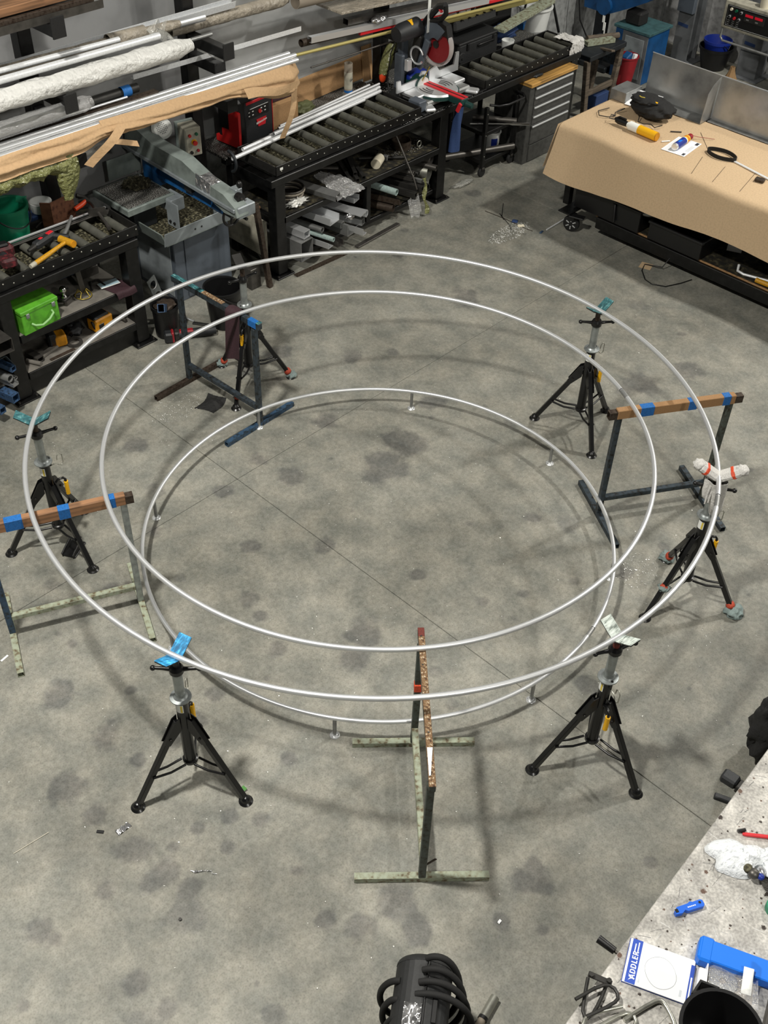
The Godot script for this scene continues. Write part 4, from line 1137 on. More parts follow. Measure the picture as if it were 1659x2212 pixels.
	part("handle", tb(arc(V(-0.05, 0.2, 0), 0.12, 0.2, PI - 0.2, 12, Vector3.RIGHT, Vector3.UP), 0.011, 8), "black_clean", wb)
	solo("white_cup", "white plastic pot beside the tool case", "pot", la([Vector2(0, 0), Vector2(0.05, 0), Vector2(0.06, 0.09), Vector2(0.055, 0.09), Vector2(0.047, 0.006), Vector2(0, 0.006)], 20, V(4.98, 0.855, -3.22)), "white_plastic")
	solo("white_rag", "white speckled rag hanging over the end of the bench", "rag", sh(22, 22, func(u, v):
		var x: float = 5.33 + u * 0.2
		var s: float = v * 0.42
		var z: float = -2.96 + minf(s, 0.2); var y: float = 0.955 + 0.022 * nz(V(u * 3.0, v * 3.0, 0), 0.4, 3)
		if s > 0.2: y -= (s - 0.2) * (0.95 - 0.5 * absf(u - 0.5)); z += 0.012
		return V(x + 0.03 * sin(v * 6.0 + u * 4.0) - 0.06 * (u - 0.5) * v, y, z + 0.02 * nz(V(u * 4.0, v * 3.0, 5), 0.4, 9)), 0.003), "cloth_white")
	solo("black_screen", "tall black panel standing on the bench behind the sack", "panel", bx(V(5.2, 1.36, -3.58), V(0.46, 1.0, 0.05), 0.008), "black_matt")
	solo("floor_stand_leg", "slim black tripod leg leaning on the back wall", "stand", tb([V(5.95, 0.86, -3.5), V(6.02, 1.5, -3.7)], 0.012, 8), "black_clean", Vector3.ZERO, 0, "tripod legs by the wall")
	solo("floor_stand_leg", "thicker black tripod leg slanting beside the grey wall", "stand", tb([V(6.25, 0.62, -3.55), V(6.0, 1.5, -3.72)], 0.014, 8), "black_clean", Vector3.ZERO, 0, "tripod legs by the wall")
	cabinet()
	cart()
	under_bench()

func cabinet():
	var t := thing("drawer_cabinet", "grey steel drawer cabinet with wooden top under the bench", "cabinet", V(5.0, 0, -2.87))
	part("body", bx(V(0, 0.373, 0), V(0.66, 0.746, 0.4), 0.005), "cabinet", t)
	part("wooden_top", bx(V(0, 0.763, 0.01), V(0.69, 0.034, 0.43), 0.004), "wood_top", t)
	var ys := [0.69, 0.6, 0.51, 0.42, 0.275]
	var hs := [0.085, 0.085, 0.085, 0.085, 0.19]
	for k in 5:
		var d := part("drawer", bx(V(0.02, ys[k], 0.203), V(0.56, hs[k], 0.01), 0.002), "cabinet", t)
		part("drawer_pull", bx(V(0.02, ys[k] + hs[k] / 2 - 0.018, 0.214), V(0.55, 0.018, 0.014), 0.004), "alu_bright", d)
	part("drawer", bx(V(0.02, 0.09, 0.203), V(0.56, 0.16, 0.01), 0.002), "cabinet", t)
	part("badge", bx(V(0.27, 0.738, 0.2065), V(0.05, 0.015, 0.003)), "black_clean", t)
	solo("grey_glove", "dirty grey glove lying on the cabinet's wooden top", "glove", bl(V(4.85, 0.792, -2.76), V(0.1, 0.014, 0.06), 18, 8, func(q): return 0.85 + 0.4 * nz(q, 0.03, 5)), "tool_dark")

func cart():
	var t := thing("tool_cart", "black two-shelf tool cart under the bench with tubes on it", "cart", Vector3.ZERO)
	for p: Vector2 in [Vector2(4.2, -2.78), Vector2(4.62, -2.78), Vector2(4.2, -3.2), Vector2(4.62, -3.2)]:
		part("post", bx(V(p.x, 0.36, p.y), V(0.035, 0.6, 0.035), 0.002), "black", t)
		var w := part("caster", la([Vector2(0, -0.014), Vector2(0.04, -0.014), Vector2(0.045, -0.006), Vector2(0.045, 0.006), Vector2(0.04, 0.014), Vector2(0, 0.014)], 18, V(p.x, 0.046, p.y), Basis(Vector3.RIGHT, PI / 2)), "rubber", t)
		part("caster_fork", bx(V(p.x, 0.085, p.y), V(0.03, 0.02, 0.05), 0.002), "steel", w)
		for k in 3:
			part("rivet", bl(V(p.x, 0.2 + 0.2 * k, p.y + 0.018), V(0.005, 0.005, 0.003), 8, 5), "zinc", t)
	for y: float in [0.13, 0.4]:
		part("shelf", bx(V(4.41, y, -2.99), V(0.42, 0.035, 0.42), 0.003), "black", t)
	part("push_handle", tb([V(4.26, 0.66, -2.8), V(4.3, 0.665, -2.72), V(4.38, 0.67, -2.68), V(4.6, 0.67, -2.68), V(4.64, 0.68, -2.72), V(4.63, 0.69, -2.8)], 0.011, 10), "black_clean", t)
	var pb := thing("plaster_pail", "white pail with blue print on the cart's lower shelf", "pail", V(4.5, 0.148, -2.92))
	part("pail", la([Vector2(0, 0), Vector2(0.06, 0), Vector2(0.072, 0.15), Vector2(0.078, 0.15), Vector2(0.078, 0.165), Vector2(0.068, 0.165), Vector2(0.058, 0.008), Vector2(0, 0.008)], 24), "white_plastic", pb)
	part("blue_print", sh(8, 1, func(u, v): return V(cos(1.7 + u * 0.9) * (0.062 + 0.008 * v), 0.03 + v * 0.08, sin(1.7 + u * 0.9) * (0.062 + 0.008 * v)), 0.0015), "blue_navy", pb)
	solo("grey_pipe", "short grey pipe lying on the cart's upper shelf", "pipe", pp(V(4.34, 0.445, -3.05), V(4.58, 0.445, -2.72), 0.025, 0.02, 16), "steel")
	solo("chrome_bar", "chromed torque wrench sticking out of the cart", "wrench", tb([V(4.22, 0.44, -2.98), V(4.5, 0.435, -2.74), V(4.52, 0.435, -2.72), V(4.64, 0.43, -2.62)], [0.008, 0.008, 0.016, 0.016], 12), "chrome")
	solo("long_grey_pipe", "long grey pipe lying across the cart's lower shelf", "pipe", pp(V(3.75, 0.19, -3.1), V(4.6, 0.19, -2.74), 0.03, 0.025, 16), "steel")
	solo("crumpled_film", "crumpled plastic film on the floor beside the cart", "film", bl(V(3.95, 0.02, -2.78), V(0.16, 0.022, 0.05), 20, 8, func(q): return 0.8 + 0.6 * nz(q, 0.03, 2)), "film")

func under_bench():
	var g1 := "offcuts on the bench's upper shelf"
	var g2 := "offcuts stacked on the bench's bottom shelf"
	# upper shelf (top at y 0.501)
	var cw := thing("wire_coil", "coil of wire rope left on the upper shelf", "coil", V(1.98, 0.503, -2.98))
	for k in 5:
		part("loop", tb(arc(V(0.004 * k, 0.012 + 0.016 * k, 0.0), 0.12 - 0.006 * (k % 3), 0, TAU, 30), 0.009, 7), "steel" if k % 2 == 0 else "wrap_tan", cw)
	solo("swarf_heap", "tangle of silvery shavings in front of the wire coil", "shavings", bl(V(1.95, 0.52, -2.84), V(0.13, 0.026, 0.06), 28, 12, func(q): return 0.8 + 0.9 * nz(q, 0.06, 3)), "swarf_grey")
	solo("channel_offcut", "long aluminium channel offcut jutting over the shelf edge", "offcut", pr(U_(0.075, 0.045, 0.004), V(2.1, 0.552, -3.2), V(2.22, 0.556, -2.66), Vector3(0.2, -1, 0)), "alu_dull", Vector3.ZERO, 0, g1)
	solo("plastic_bag", "clear plastic bag hanging over the upper shelf edge", "bag", sh(16, 18, func(u, v):
		var s: float = v * 0.4
		var y: float = 0.59 - 0.35 * maxf(0.0, s - 0.22) - 0.1 * s; var z: float = -2.98 + s * 0.75
		return V(2.3 + (u - 0.5) * (0.1 + 0.22 * v) + 0.1 * v, y + 0.03 * nz(V(u * 3.0, v * 3.0, 1), 0.4, 2), z + 0.02 * nz(V(u * 3.0, v * 3.0, 4), 0.4, 5)), 0.001), "film_clear")
	var bars := [[2.5, -2.78, 2.72, -3.2, 0.52, "square steel tube foremost in the bundle on the shelf"], [2.56, -2.77, 2.8, -3.22, 0.52, "square steel tube second in the bundle on the shelf"], [2.63, -2.77, 2.86, -3.22, 0.52, "square steel tube third in the bundle on the shelf"], [2.58, -2.82, 2.84, -3.22, 0.551, "square steel tube laid on top of the shelf bundle"]]
	for q in bars:
		solo("square_offcut", q[5], "offcut", bt(V(q[0], q[4], q[1]), V(q[2], q[4], q[3]), 0.032, 0.032, 0.003), "steel_dark", Vector3.ZERO, 0, g1)
	solo("nylon_block", "cream round nylon block on the upper shelf", "block", tb([V(2.84, 0.545, -2.84), V(2.95, 0.545, -2.9)], 0.043, 24), "nylon")
	solo("brass_bush", "wide brown metal bush on the upper shelf", "bush", pp(V(3.3, 0.503, -2.98), V(3.3, 0.575, -2.98), 0.085, 0.076, 28), "steel_brown")
	solo("small_ring", "small bright ring beside the brown bush", "ring", tb(arc(V(3.42, 0.532, -2.88), 0.025, 0, TAU, 18, Vector3.RIGHT, Vector3.UP), 0.006, 8, true), "zinc")
	solo("shelf_swarf", "bright aluminium chips scattered round the brown bush", "shavings", chips(260, V(3.3, 0.504, -2.95), 0.22, 0.13, 11), "swarf_grey").set_meta("kind", "stuff")
	solo("short_pipe", "short dark pipe at the back of the upper shelf", "pipe", pp(V(2.95, 0.535, -3.2), V(3.02, 0.535, -3.0), 0.033, 0.027, 16), "steel_dark", Vector3.ZERO, 0, g1)
	solo("steel_bar", "dark round bar lying along the shelf edge", "bar", tb([V(2.85, 0.52, -3.05), V(3.16, 0.52, -2.8)], 0.014, 12), "steel_dark", Vector3.ZERO, 0, g1)
	solo("slotted_block", "small bright metal block behind the round bar", "block", bx(V(3.02, 0.525, -2.9), V(0.045, 0.04, 0.04), 0.003, Basis(Vector3.UP, 0.5)), "alu_dull", Vector3.ZERO, 0, g1)
	solo("pry_rod", "slim steel rod leaning from shelf to floor", "rod", tb([V(3.1, 0.74, -2.88), V(3.12, 0.4, -2.66), V(3.13, 0.3, -2.62)], 0.007, 8), "steel")
	solo("small_pipe", "thin grey pipe at the back left of the shelf", "pipe", pp(V(2.4, 0.53, -3.2), V(2.58, 0.53, -3.02), 0.016, 0.012, 12), "steel", Vector3.ZERO, 0, g1)
	solo("drill_shank", "long brass coloured step drill under the bench beam", "drill bit", tb([V(3.1, 0.62, -3.2), V(3.3, 0.68, -3.0), V(3.34, 0.69, -2.97)], [0.006, 0.02, 0.02], 12), "zinc")
	# bottom shelf: left half, aluminium offcuts (label, kind, from, to, w, h, material)
	var lo := [
		["tall_square_offcut", "large upright square offcut against the left bench leg", 0, V(1.84, 0.19, -3.1), V(1.88, 0.19, -2.66), 0.14, 0.17, "alu_dull"],
		["square_offcut", "square aluminium tube on top of the large square offcut", 0, V(1.84, 0.315, -3.1), V(1.9, 0.315, -2.68), 0.075, 0.06, "alu"],
		["round_offcut", "round tube just right of the large square offcut", 1, V(2.0, 0.27, -3.1), V(2.09, 0.275, -2.7), 0.024, 0.018, "alu_dull"],
		["round_offcut", "lower pale round tube pointing out above the floor", 1, V(2.0, 0.21, -3.1), V(2.14, 0.2, -2.62), 0.02, 0.015, "pvc"],
		["angle_offcut", "pale angle under the lower round tube", 2, V(1.98, 0.13, -3.1), V(2.08, 0.135, -2.62), 0.07, 0.05, "alu"],
		["channel_offcut", "wide aluminium channel on top of the offcut pile", 3, V(2.08, 0.335, -3.08), V(2.17, 0.33, -2.64), 0.13, 0.06, "alu"],
		["square_offcut", "small square tube in the middle of the offcut pile", 0, V(2.2, 0.25, -3.05), V(2.3, 0.25, -2.68), 0.05, 0.05, "alu_dull"],
		["angle_offcut", "thick angle standing in the middle of the pile", 2, V(2.24, 0.16, -3.05), V(2.3, 0.165, -2.62), 0.09, 0.1, "alu_dull"],
		["channel_offcut", "narrow channel at the foot of the pile", 3, V(2.16, 0.12, -3.05), V(2.2, 0.125, -2.6), 0.07, 0.05, "steel"],
		["flat_offcut", "long flat bar lying over the right side of the pile", 4, V(2.3, 0.34, -3.12), V(2.48, 0.3, -2.62), 0.1, 0.008, "alu"],
		["round_offcut", "large round tube near the divider post", 1, V(2.42, 0.25, -3.1), V(2.58, 0.25, -2.68), 0.032, 0.026, "alu"],
		["square_offcut", "square tube below the large round tube near the post", 0, V(2.42, 0.17, -3.1), V(2.56, 0.175, -2.7), 0.055, 0.055, "alu_dull"],
		["channel_offcut", "upturned channel behind the large round tube", 3, V(2.48, 0.31, -3.15), V(2.58, 0.315, -2.8), 0.09, 0.045, "alu"],
		["angle_offcut", "bright angle lying open towards the room", 2, V(2.36, 0.12, -3.0), V(2.46, 0.12, -2.6), 0.06, 0.06, "alu_bright"],
		["round_offcut", "white round pipe right of the divider post", 1, V(2.78, 0.35, -3.15), V(2.92, 0.33, -2.66), 0.029, 0.024, "pvc"],
		["square_offcut", "long dark square tube in the right pile", 0, V(2.92, 0.27, -3.2), V(3.12, 0.25, -2.62), 0.045, 0.045, "steel_dark"],
		["square_offcut", "dark square tube beside the long one", 0, V(2.98, 0.3, -3.2), V(3.2, 0.28, -2.62), 0.045, 0.045, "steel_dark"],
		["angle_offcut", "brown angle under the white pipe", 2, V(2.78, 0.2, -3.1), V(2.94, 0.21, -2.64), 0.05, 0.05, "steel_brown"],
		["round_offcut", "big brown pipe end near the floor right of the post", 1, V(2.78, 0.15, -3.1), V(2.95, 0.15, -2.72), 0.036, 0.03, "steel_brown"],
		["square_offcut", "thin square tube above the dark ones", 0, V(3.0, 0.35, -3.2), V(3.18, 0.34, -2.72), 0.03, 0.03, "steel"],
		["round_offcut", "grey round tube above the dark square tubes", 1, V(3.02, 0.4, -3.2), V(3.2, 0.385, -2.72), 0.024, 0.019, "steel"],
		["round_offcut", "round tube lying on the right-hand pile", 1, V(3.1, 0.36, -3.2), V(3.28, 0.35, -2.74), 0.022, 0.017, "steel_dark"],
		["round_offcut", "thick dark pipe at the right bench leg", 1, V(3.2, 0.24, -3.2), V(3.34, 0.22, -2.68), 0.036, 0.029, "steel_dark"],
		["round_offcut", "wide ring pipe beside the right bench leg", 1, V(3.34, 0.3, -3.0), V(3.44, 0.3, -2.76), 0.075, 0.067, "zinc"],
		["round_offcut", "upper wide pipe under the shelf by the right leg", 1, V(3.36, 0.42, -3.0), V(3.46, 0.42, -2.76), 0.052, 0.045, "steel"],
		["round_offcut", "medium pipe between the two wide pipes", 1, V(3.3, 0.385, -3.05), V(3.44, 0.37, -2.68), 0.027, 0.021, "steel"],
		["square_offcut", "small bright square tube in the right pile", 0, V(3.14, 0.32, -3.0), V(3.26, 0.31, -2.68), 0.028, 0.028, "alu_dull"],
	]
	for q in lo:
		var mb: MB
		match q[2]:
			0: mb = bt(q[3], q[4], q[5], q[6], 0.004)
			1: mb = pp(q[3], q[4], q[5], q[6], 18)
			2: mb = pr(L_(q[5], q[6], 0.005), q[3], q[4])
			3: mb = pr(U_(q[5], q[6], 0.005), q[3], q[4])
			_: mb = pr([Vector2(-q[5] / 2, 0), Vector2(q[5] / 2, 0), Vector2(q[5] / 2, q[6]), Vector2(-q[5] / 2, q[6])], q[3], q[4])
		solo(q[0], q[1], "offcut", mb, q[7], Vector3.ZERO, 0, g2)
	solo("foil_scrap", "crumpled foil stuffed among the aluminium offcuts", "foil", bl(V(2.4, 0.28, -2.7), V(0.05, 0.03, 0.04), 16, 10, func(q): return 0.8 + 0.6 * nz(q, 0.05, 4)), "silver_foil")
	solo("yellow_film", "yellowed plastic strip hanging from the right-hand pile", "film", sh(6, 16, func(u, v): return V(3.24 + u * 0.04 + 0.015 * sin(v * 9.0), 0.35 - v * 0.32, -2.66 + 0.05 * v + 0.01 * sin(v * 12.0 + u * 3.0)), 0.0015), "film_olive")
	solo("clear_film", "clear film hanging off the long dark tubes", "film", sh(8, 10, func(u, v): return V(3.04 + u * 0.14, 0.22 - v * 0.15 + 0.02 * sin(u * 8.0), -2.64 + 0.05 * v + 0.012 * sin(u * 12.0)), 0.0015), "film_clear")
	solo("flat_bar", "flat bar on the floor in front of the bottom shelf", "bar", bx(V(2.7, 0.012, -2.66), V(0.55, 0.012, 0.045), 0.002, Basis(Vector3.UP, 0.06)), "steel", Vector3.ZERO, 0, "bars on the floor by the bench")
	solo("flat_bar", "brown angle on the floor left of the other bar", "bar", pr(L_(0.05, 0.03, 0.004), V(1.75, 0.002, -2.64), V(2.3, 0.002, -2.62)), "steel_brown", Vector3.ZERO, 0, "bars on the floor by the bench")
	solo("plywood_sheet", "greenish plate stored on edge behind the left bench leg", "sheet", bx(V(1.62, 0.3, -3.1), V(0.02, 0.32, 0.5), 0.002), "cream")
	solo("brown_offcut", "orange brown wood slat on the shelf behind the leg", "slat", bx(V(1.66, 0.52, -3.12), V(0.03, 0.02, 0.3), 0.002), "wood_beam")

func chips(n: int, c: Vector3, rx: float, rz: float, s: int, big := 1.0) -> MB:
	var r := RandomNumberGenerator.new()
	r.seed = s
	var b := MB.new()
	for i in n:
		var a := r.randf() * TAU
		var d := sqrt(r.randf())
		var p := c + V(cos(a) * rx * d, 0.001 + r.randf() * 0.002, sin(a) * rz * d)
		var l := r.randf_range(0.0012, 0.0042) * big
		var e := V(cos(a * 3.7), r.randf_range(-0.1, 0.3), sin(a * 3.7)).normalized() * l
		var f := V(-e.z, 0.0, e.x) * r.randf_range(0.3, 0.8)
		b.poly([p - e - f, p + e - f, p + e + f + V(0, 0.001, 0), p - e + f], Vector3.UP)
	return b

# ================================================================= left roller bench
func bucket(called: String, label: String, m: String, at: Vector3, r0: float, r1: float, h: float, turn := 0.0, hang := true, category := "bucket") -> Node3D:
	var t := thing(called, label, category, at, turn)
	part("shell", la([Vector2(0, 0), Vector2(r0, 0), Vector2(r0 + 0.003, 0.008), Vector2(r1 - 0.002, h - 0.03), Vector2(r1 + 0.006, h - 0.028), Vector2(r1 + 0.007, h), Vector2(r1 - 0.003, h), Vector2(r1 - 0.006, h - 0.01), Vector2(r0 - 0.003, 0.008), Vector2(0, 0.008)], 32), m, t)
	if hang:
		part("handle", tb(arc(V(0, h - 0.02, 0), r1 + 0.01, 0.0, PI, 22, Vector3.RIGHT, Vector3(0, -0.75, 0.95)), 0.0045, 8), "black_clean", t)
	return t

func bench_left():
	var t := thing("roller_bench", "black steel roller bench with cluttered shelves at the left", "workbench", Vector3.ZERO)
	for x: float in [0.3, -0.71]:
		bench_leg(t, x, -2.79, 0.79, 0.1)
		part("rear_leg", bx(V(x, 0.4, -3.3), V(0.08, 0.78, 0.08), 0.003), "black", t)
		part("side_beam", bx(V(x, 0.76, -3.05), V(0.07, 0.09, 0.42), 0.003), "black", t)
	part("front_beam", bx(V(-0.6, 0.815, -2.77), V(1.92, 0.06, 0.07), 0.004), "black", t)
	part("rear_beam", bx(V(-0.6, 0.815, -3.3), V(1.92, 0.06, 0.07), 0.004), "black", t)
	part("bench_top", bx(V(-0.6, 0.848, -3.27), V(1.9, 0.016, 0.27), 0.002), "shelf_dirty", t)
	part("upper_shelf", bx(V(-0.2, 0.49, -3.02), V(0.9, 0.014, 0.54), 0.002), "shelf_grey", t)
	part("upper_lip", bx(V(-0.2, 0.465, -2.755), V(0.9, 0.06, 0.03), 0.003), "black", t)
	part("lower_shelf", bx(V(-0.2, 0.19, -3.02), V(0.9, 0.014, 0.54), 0.002), "shelf_grey", t)
	part("lower_lip", bx(V(-0.2, 0.165, -2.755), V(0.9, 0.06, 0.03), 0.003), "black", t)
	part("kick_plate", bx(V(-0.6, 0.075, -2.78), V(1.84, 0.13, 0.02), 0.003), "black", t)
	part("outer_shelf", bx(V(-1.15, 0.49, -3.02), V(0.76, 0.014, 0.54), 0.002), "shelf_grey", t)
	part("outer_lower_shelf", bx(V(-1.15, 0.19, -3.02), V(0.76, 0.014, 0.54), 0.002), "shelf_grey", t)
	part("back_panel", bx(V(-0.6, 0.45, -3.36), V(1.84, 0.7, 0.01), 0.001), "black_matt", t)
	var c := thing("roller_conveyor", "gravity roller conveyor on the left bench under the hand tools", "conveyor", Vector3.ZERO, 0, "roller conveyors on the benches")
	conveyor_frame(c, -1.55, 0.39, -3.12, -2.77, 0.85, 0.93, true)
	rollers(c, -1.4, 12, 0.155, -3.1, -2.79, 0.899, 0.029)
	# on the bench
	var b := bucket("plastic_bucket", "green plastic bucket with pouring lip on the left bench", "green_bucket", V(-0.28, 0.857, -3.27), 0.105, 0.132, 0.27, 0.25)
	part("pouring_lip", pr([Vector2(-0.05, 0.0), Vector2(0.0, 0.03), Vector2(0.05, 0.0)], V(0.125, 0.235, 0.0), V(0.138, 0.27, 0.0), Vector3(0, 0, 1)), "green_bucket", b)
	solo("angle_plate", "rusty brown steel angle standing on end on the left bench", "angle", pr([Vector2(0, 0), Vector2(0.2, 0.03), Vector2(0.2, 0.04), Vector2(0.004, 0.012), Vector2(-0.045, 0.062), Vector2(-0.052, 0.055)], V(0.0, 0.857, -3.2), V(0.0, 1.06, -3.2), Vector3(0, 0, -1)), mat("rust_plate", "#6e4630", 0.75, 0.0, "rust", 2.0))
	solo("long_bar", "long bright square bar lying along the back of the left rollers", "bar", bx(V(-0.02, 0.945, -3.11), V(0.76, 0.014, 0.014), 0.002, Basis(Vector3.UP, -0.04)), "alu_bright")
	solo("flat_bar", "dark flat bar beside the long bright bar", "bar", bx(V(-0.05, 0.935, -3.08), V(0.7, 0.008, 0.03), 0.002, Basis(Vector3.UP, -0.04)), "steel")
	var h := thing("dead_blow_hammer", "yellow dead-blow hammer lying across the left rollers", "hammer", V(-0.12, 0.962, -2.85), 0.18)
	part("head", tb([V(-0.005, 0, -0.06), V(0, 0, 0.0), V(0, 0, 0.058)], [0.026, 0.024, 0.026], 18), "yellow_hammer", h)
	part("face", tb([V(0, 0, 0.058), V(0, 0, 0.066)], 0.024, 18), "amber", h)
	part("handle", tb([V(0, 0, 0), V(-0.06, -0.004, 0.0), V(-0.18, -0.01, 0.012), V(-0.31, -0.016, 0.02)], [0.018, 0.013, 0.016, 0.017], 12), "yellow_hammer", h)
	part("worn_end", tb([V(-0.305, -0.016, 0.02), V(-0.35, -0.018, 0.022)], [0.0175, 0.015], 12), "cream", h)
	var dr := thing("cordless_drill", "dark cordless drill with red trim lying behind the yellow hammer", "drill", V(-0.22, 0.955, -2.97), 0.3)
	part("body", bx(V(0, 0.005, 0), V(0.2, 0.055, 0.06), 0.015), "tool_dark", dr)
	part("chuck", tb([V(-0.1, 0.005, 0), V(-0.16, 0.003, 0)], [0.022, 0.012], 12), "steel_dark", dr)
	part("handle", bx(V(0.09, 0.005, 0.07), V(0.04, 0.045, 0.12), 0.012, Basis(Vector3.UP, 0.3)), "tool_dark", dr)
	part("trim", bx(V(0.06, 0.034, 0), V(0.05, 0.006, 0.03), 0.002), "red_bright", dr)
	part("trim", bx(V(-0.03, 0.034, 0.0), V(0.03, 0.005, 0.02), 0.002), "red_bright", dr)
	var rd := thing("cordless_driver", "red cordless impact driver at the left edge of the bench", "drill", V(-0.53, 0.96, -2.96), -0.2)
	part("body", bx(V(0, 0.03, -0.02), V(0.15, 0.09, 0.08), 0.02), "red_dusty", rd)
	part("battery", bx(V(-0.01, 0.025, 0.11), V(0.1, 0.07, 0.09), 0.015), "red_dusty", rd)
	part("rubber_top", bx(V(-0.01, 0.08, -0.02), V(0.11, 0.025, 0.06), 0.01), "black_clean", rd)
	part("handle", bx(V(-0.01, 0.025, 0.05), V(0.05, 0.05, 0.09), 0.015), "tool_dark", rd)
	solo("ratchet_wrench", "grey ratchet handle lying diagonally over the rollers", "ratchet", tb([V(-0.12, 0.945, -2.92), V(-0.02, 0.955, -3.0), V(0.1, 0.96, -3.12)], [0.013, 0.013, 0.01], 12), "alu_dull")
	solo("flex_bar", "bent grey breaker bar with socket end on the right rollers", "wrench", tb([V(0.24, 0.98, -3.24), V(0.285, 0.985, -3.21), V(0.29, 0.975, -3.15), V(0.225, 0.955, -2.9), V(0.2, 0.95, -2.82)], [0.014, 0.013, 0.012, 0.011, 0.015], 12), "steel")
	var hs := thing("hand_hacksaw", "orange-handled hacksaw beside the rusty angle", "hacksaw", V(0.2, 0.99, -3.22), 0.1)
	part("grip", tb([V(-0.03, -0.03, 0.03), V(0.03, -0.02, 0.03), V(0.09, -0.01, 0.02)], [0.016, 0.018, 0.015], 12), "orange", hs)
	part("upper_grip", tb([V(-0.05, 0.03, -0.05), V(0.0, 0.055, -0.05), V(0.06, 0.05, -0.06)], [0.01, 0.014, 0.008], 12), "orange", hs)
	part("frame", tb([V(0.05, 0.02, -0.04), V(0.09, 0.0, -0.02), V(0.1, -0.02, 0.02)], 0.016, 10), "steel_dark", hs)
	solo("white_card", "pale box section offcut beside the green bucket", "offcut", bx(V(-0.06, 0.872, -3.21), V(0.11, 0.025, 0.04), 0.003, Basis(Vector3.UP, -0.1)), "cream")
	solo("steel_scrap", "thin steel clip behind the pale offcut", "clip", tb([V(-0.09, 0.868, -3.3), V(-0.04, 0.885, -3.31), V(0.0, 0.87, -3.34)], 0.007, 8), "steel")
	solo("blue_case", "flat blue case at the back of the left bench", "case", bx(V(0.03, 0.885, -3.42), V(0.2, 0.06, 0.1), 0.01), "blue_cloth")
	solo("white_pot", "white pot with dark rim in the shade behind the bucket", "pot", la([Vector2(0, 0), Vector2(0.07, 0), Vector2(0.08, 0.07), Vector2(0.072, 0.07), Vector2(0.06, 0.01), Vector2(0, 0.01)], 22, V(0.04, 0.916, -3.41)), "white_plastic")
	solo("rail_piece", "long dark rail lying behind the rusty angle", "rail", bx(V(0.12, 0.875, -3.34), V(0.5, 0.035, 0.03), 0.003), "steel_dark")
	solo("steel_square", "steel plate corner propped by the last left roller", "plate", pr(L_(0.07, 0.06, 0.005), V(0.21, 0.93, -3.07), V(0.3, 0.955, -2.98)), "steel")
	# upper shelf
	var tbx := thing("green_toolbox", "bright green steel toolbox on the upper shelf of the left bench", "toolbox", V(-0.485, 0.498, -2.83), 0.06)
	part("body", bx(V(0, 0.075, 0), V(0.29, 0.15, 0.2), 0.004), "green_box", tbx)
	part("lid", bx(V(0, 0.166, 0), V(0.3, 0.03, 0.21), 0.005), "green_box", tbx)
	part("handle", tb([V(-0.08, 0.07, 0.105), V(-0.07, 0.065, 0.13), V(-0.02, 0.05, 0.138), V(0.04, 0.07, 0.138), V(0.08, 0.095, 0.13), V(0.085, 0.1, 0.105)], 0.008, 9), mat("toolbox_handle", "#8ab878", 0.5), tbx)
	for sx: float in [-0.1, 0.105]:
		part("latch", bx(V(sx, 0.14, 0.106), V(0.025, 0.035, 0.012), 0.003), "galv", tbx)
	var bx2 := thing("green_toolbox", "second dark green lid part of a toolbox standing behind at far left", "toolbox", V(-1.1, 0.498, -2.9), 0.06)
	part("body", bx(V(0, 0.08, 0), V(0.34, 0.16, 0.2), 0.004), "green_box", bx2)
	var tw := thing("tow_ball", "chromed tow ball with its nut on the upper shelf", "tow ball", V(-0.215, 0.498, -2.86))
	part("ball", bl(V(0, 0.125, 0), V(0.026, 0.026, 0.026), 18, 12), "chrome", tw)
	part("neck", la([Vector2(0.012, 0.1), Vector2(0.012, 0.085), Vector2(0.02, 0.075), Vector2(0.022, 0.066)], 16), "chrome", tw)
	part("mount", bx(V(0, 0.055, 0), V(0.075, 0.022, 0.06), 0.004, Basis(Vector3.UP, 0.4)), "steel_dark", tw)
	part("shank", tb([V(0, 0.045, 0), V(0, 0.0, 0)], 0.013, 12), "steel", tw)
	solo("angle_block", "dark steel angle standing behind the tow ball", "angle", bx(V(-0.17, 0.545, -2.9), V(0.05, 0.09, 0.012), 0.002, Basis(Vector3.UP, 0.3)), "steel_dark")
	var rg := thing("wire_stand", "copper-coloured wire ring stand holding an upright flat bar", "stand", V(-0.06, 0.498, -2.87))
	part("ring", tb(arc(V(0, 0.012, 0), 0.058, 0, TAU, 26), 0.004, 7, true), "brass", rg)
	for k in 5:
		var a := TAU * k / 5.0
		part("spoke", tb([V(cos(a) * 0.058, 0.012, sin(a) * 0.058), V(cos(a) * 0.03, 0.05 + 0.01 * (k % 2), sin(a) * 0.03), V(cos(a) * 0.012, 0.03, sin(a) * 0.012)], 0.004, 6), "brass", rg)
	part("flat_bar", bx(V(0.0, 0.13, -0.01), V(0.04, 0.22, 0.006), 0.001, Basis(Vector3.BACK, 0.1)), "steel", rg)
	solo("g_clamp", "small dark clamp lying behind the wire stand", "clamp", tb([V(0.02, 0.51, -2.88), V(0.06, 0.525, -2.95), V(0.12, 0.52, -2.95), V(0.12, 0.51, -2.86)], 0.009, 8), "steel_dark")
	solo("maroon_cloth", "maroon cloth hanging over the upper shelf edge", "cloth", sh(12, 14, func(u, v):
		var s: float = v * 0.24
		var z: float = -2.92 + minf(s, 0.19); var y: float = 0.502 + 0.004 * sin(u * 7.0)
		if s > 0.19: y -= (s - 0.19); z += 0.005
		return V(0.08 + u * 0.16 + 0.05 * v, y, z), 0.003), "maroon")
	var ph := thing("mobile_phone", "pale blue phone lying on the maroon cloth", "phone", V(0.155, 0.508, -2.87), -0.15)
	part("case", bx(V(0, 0.003, 0), V(0.15, 0.008, 0.075), 0.003), "white_plastic", ph)
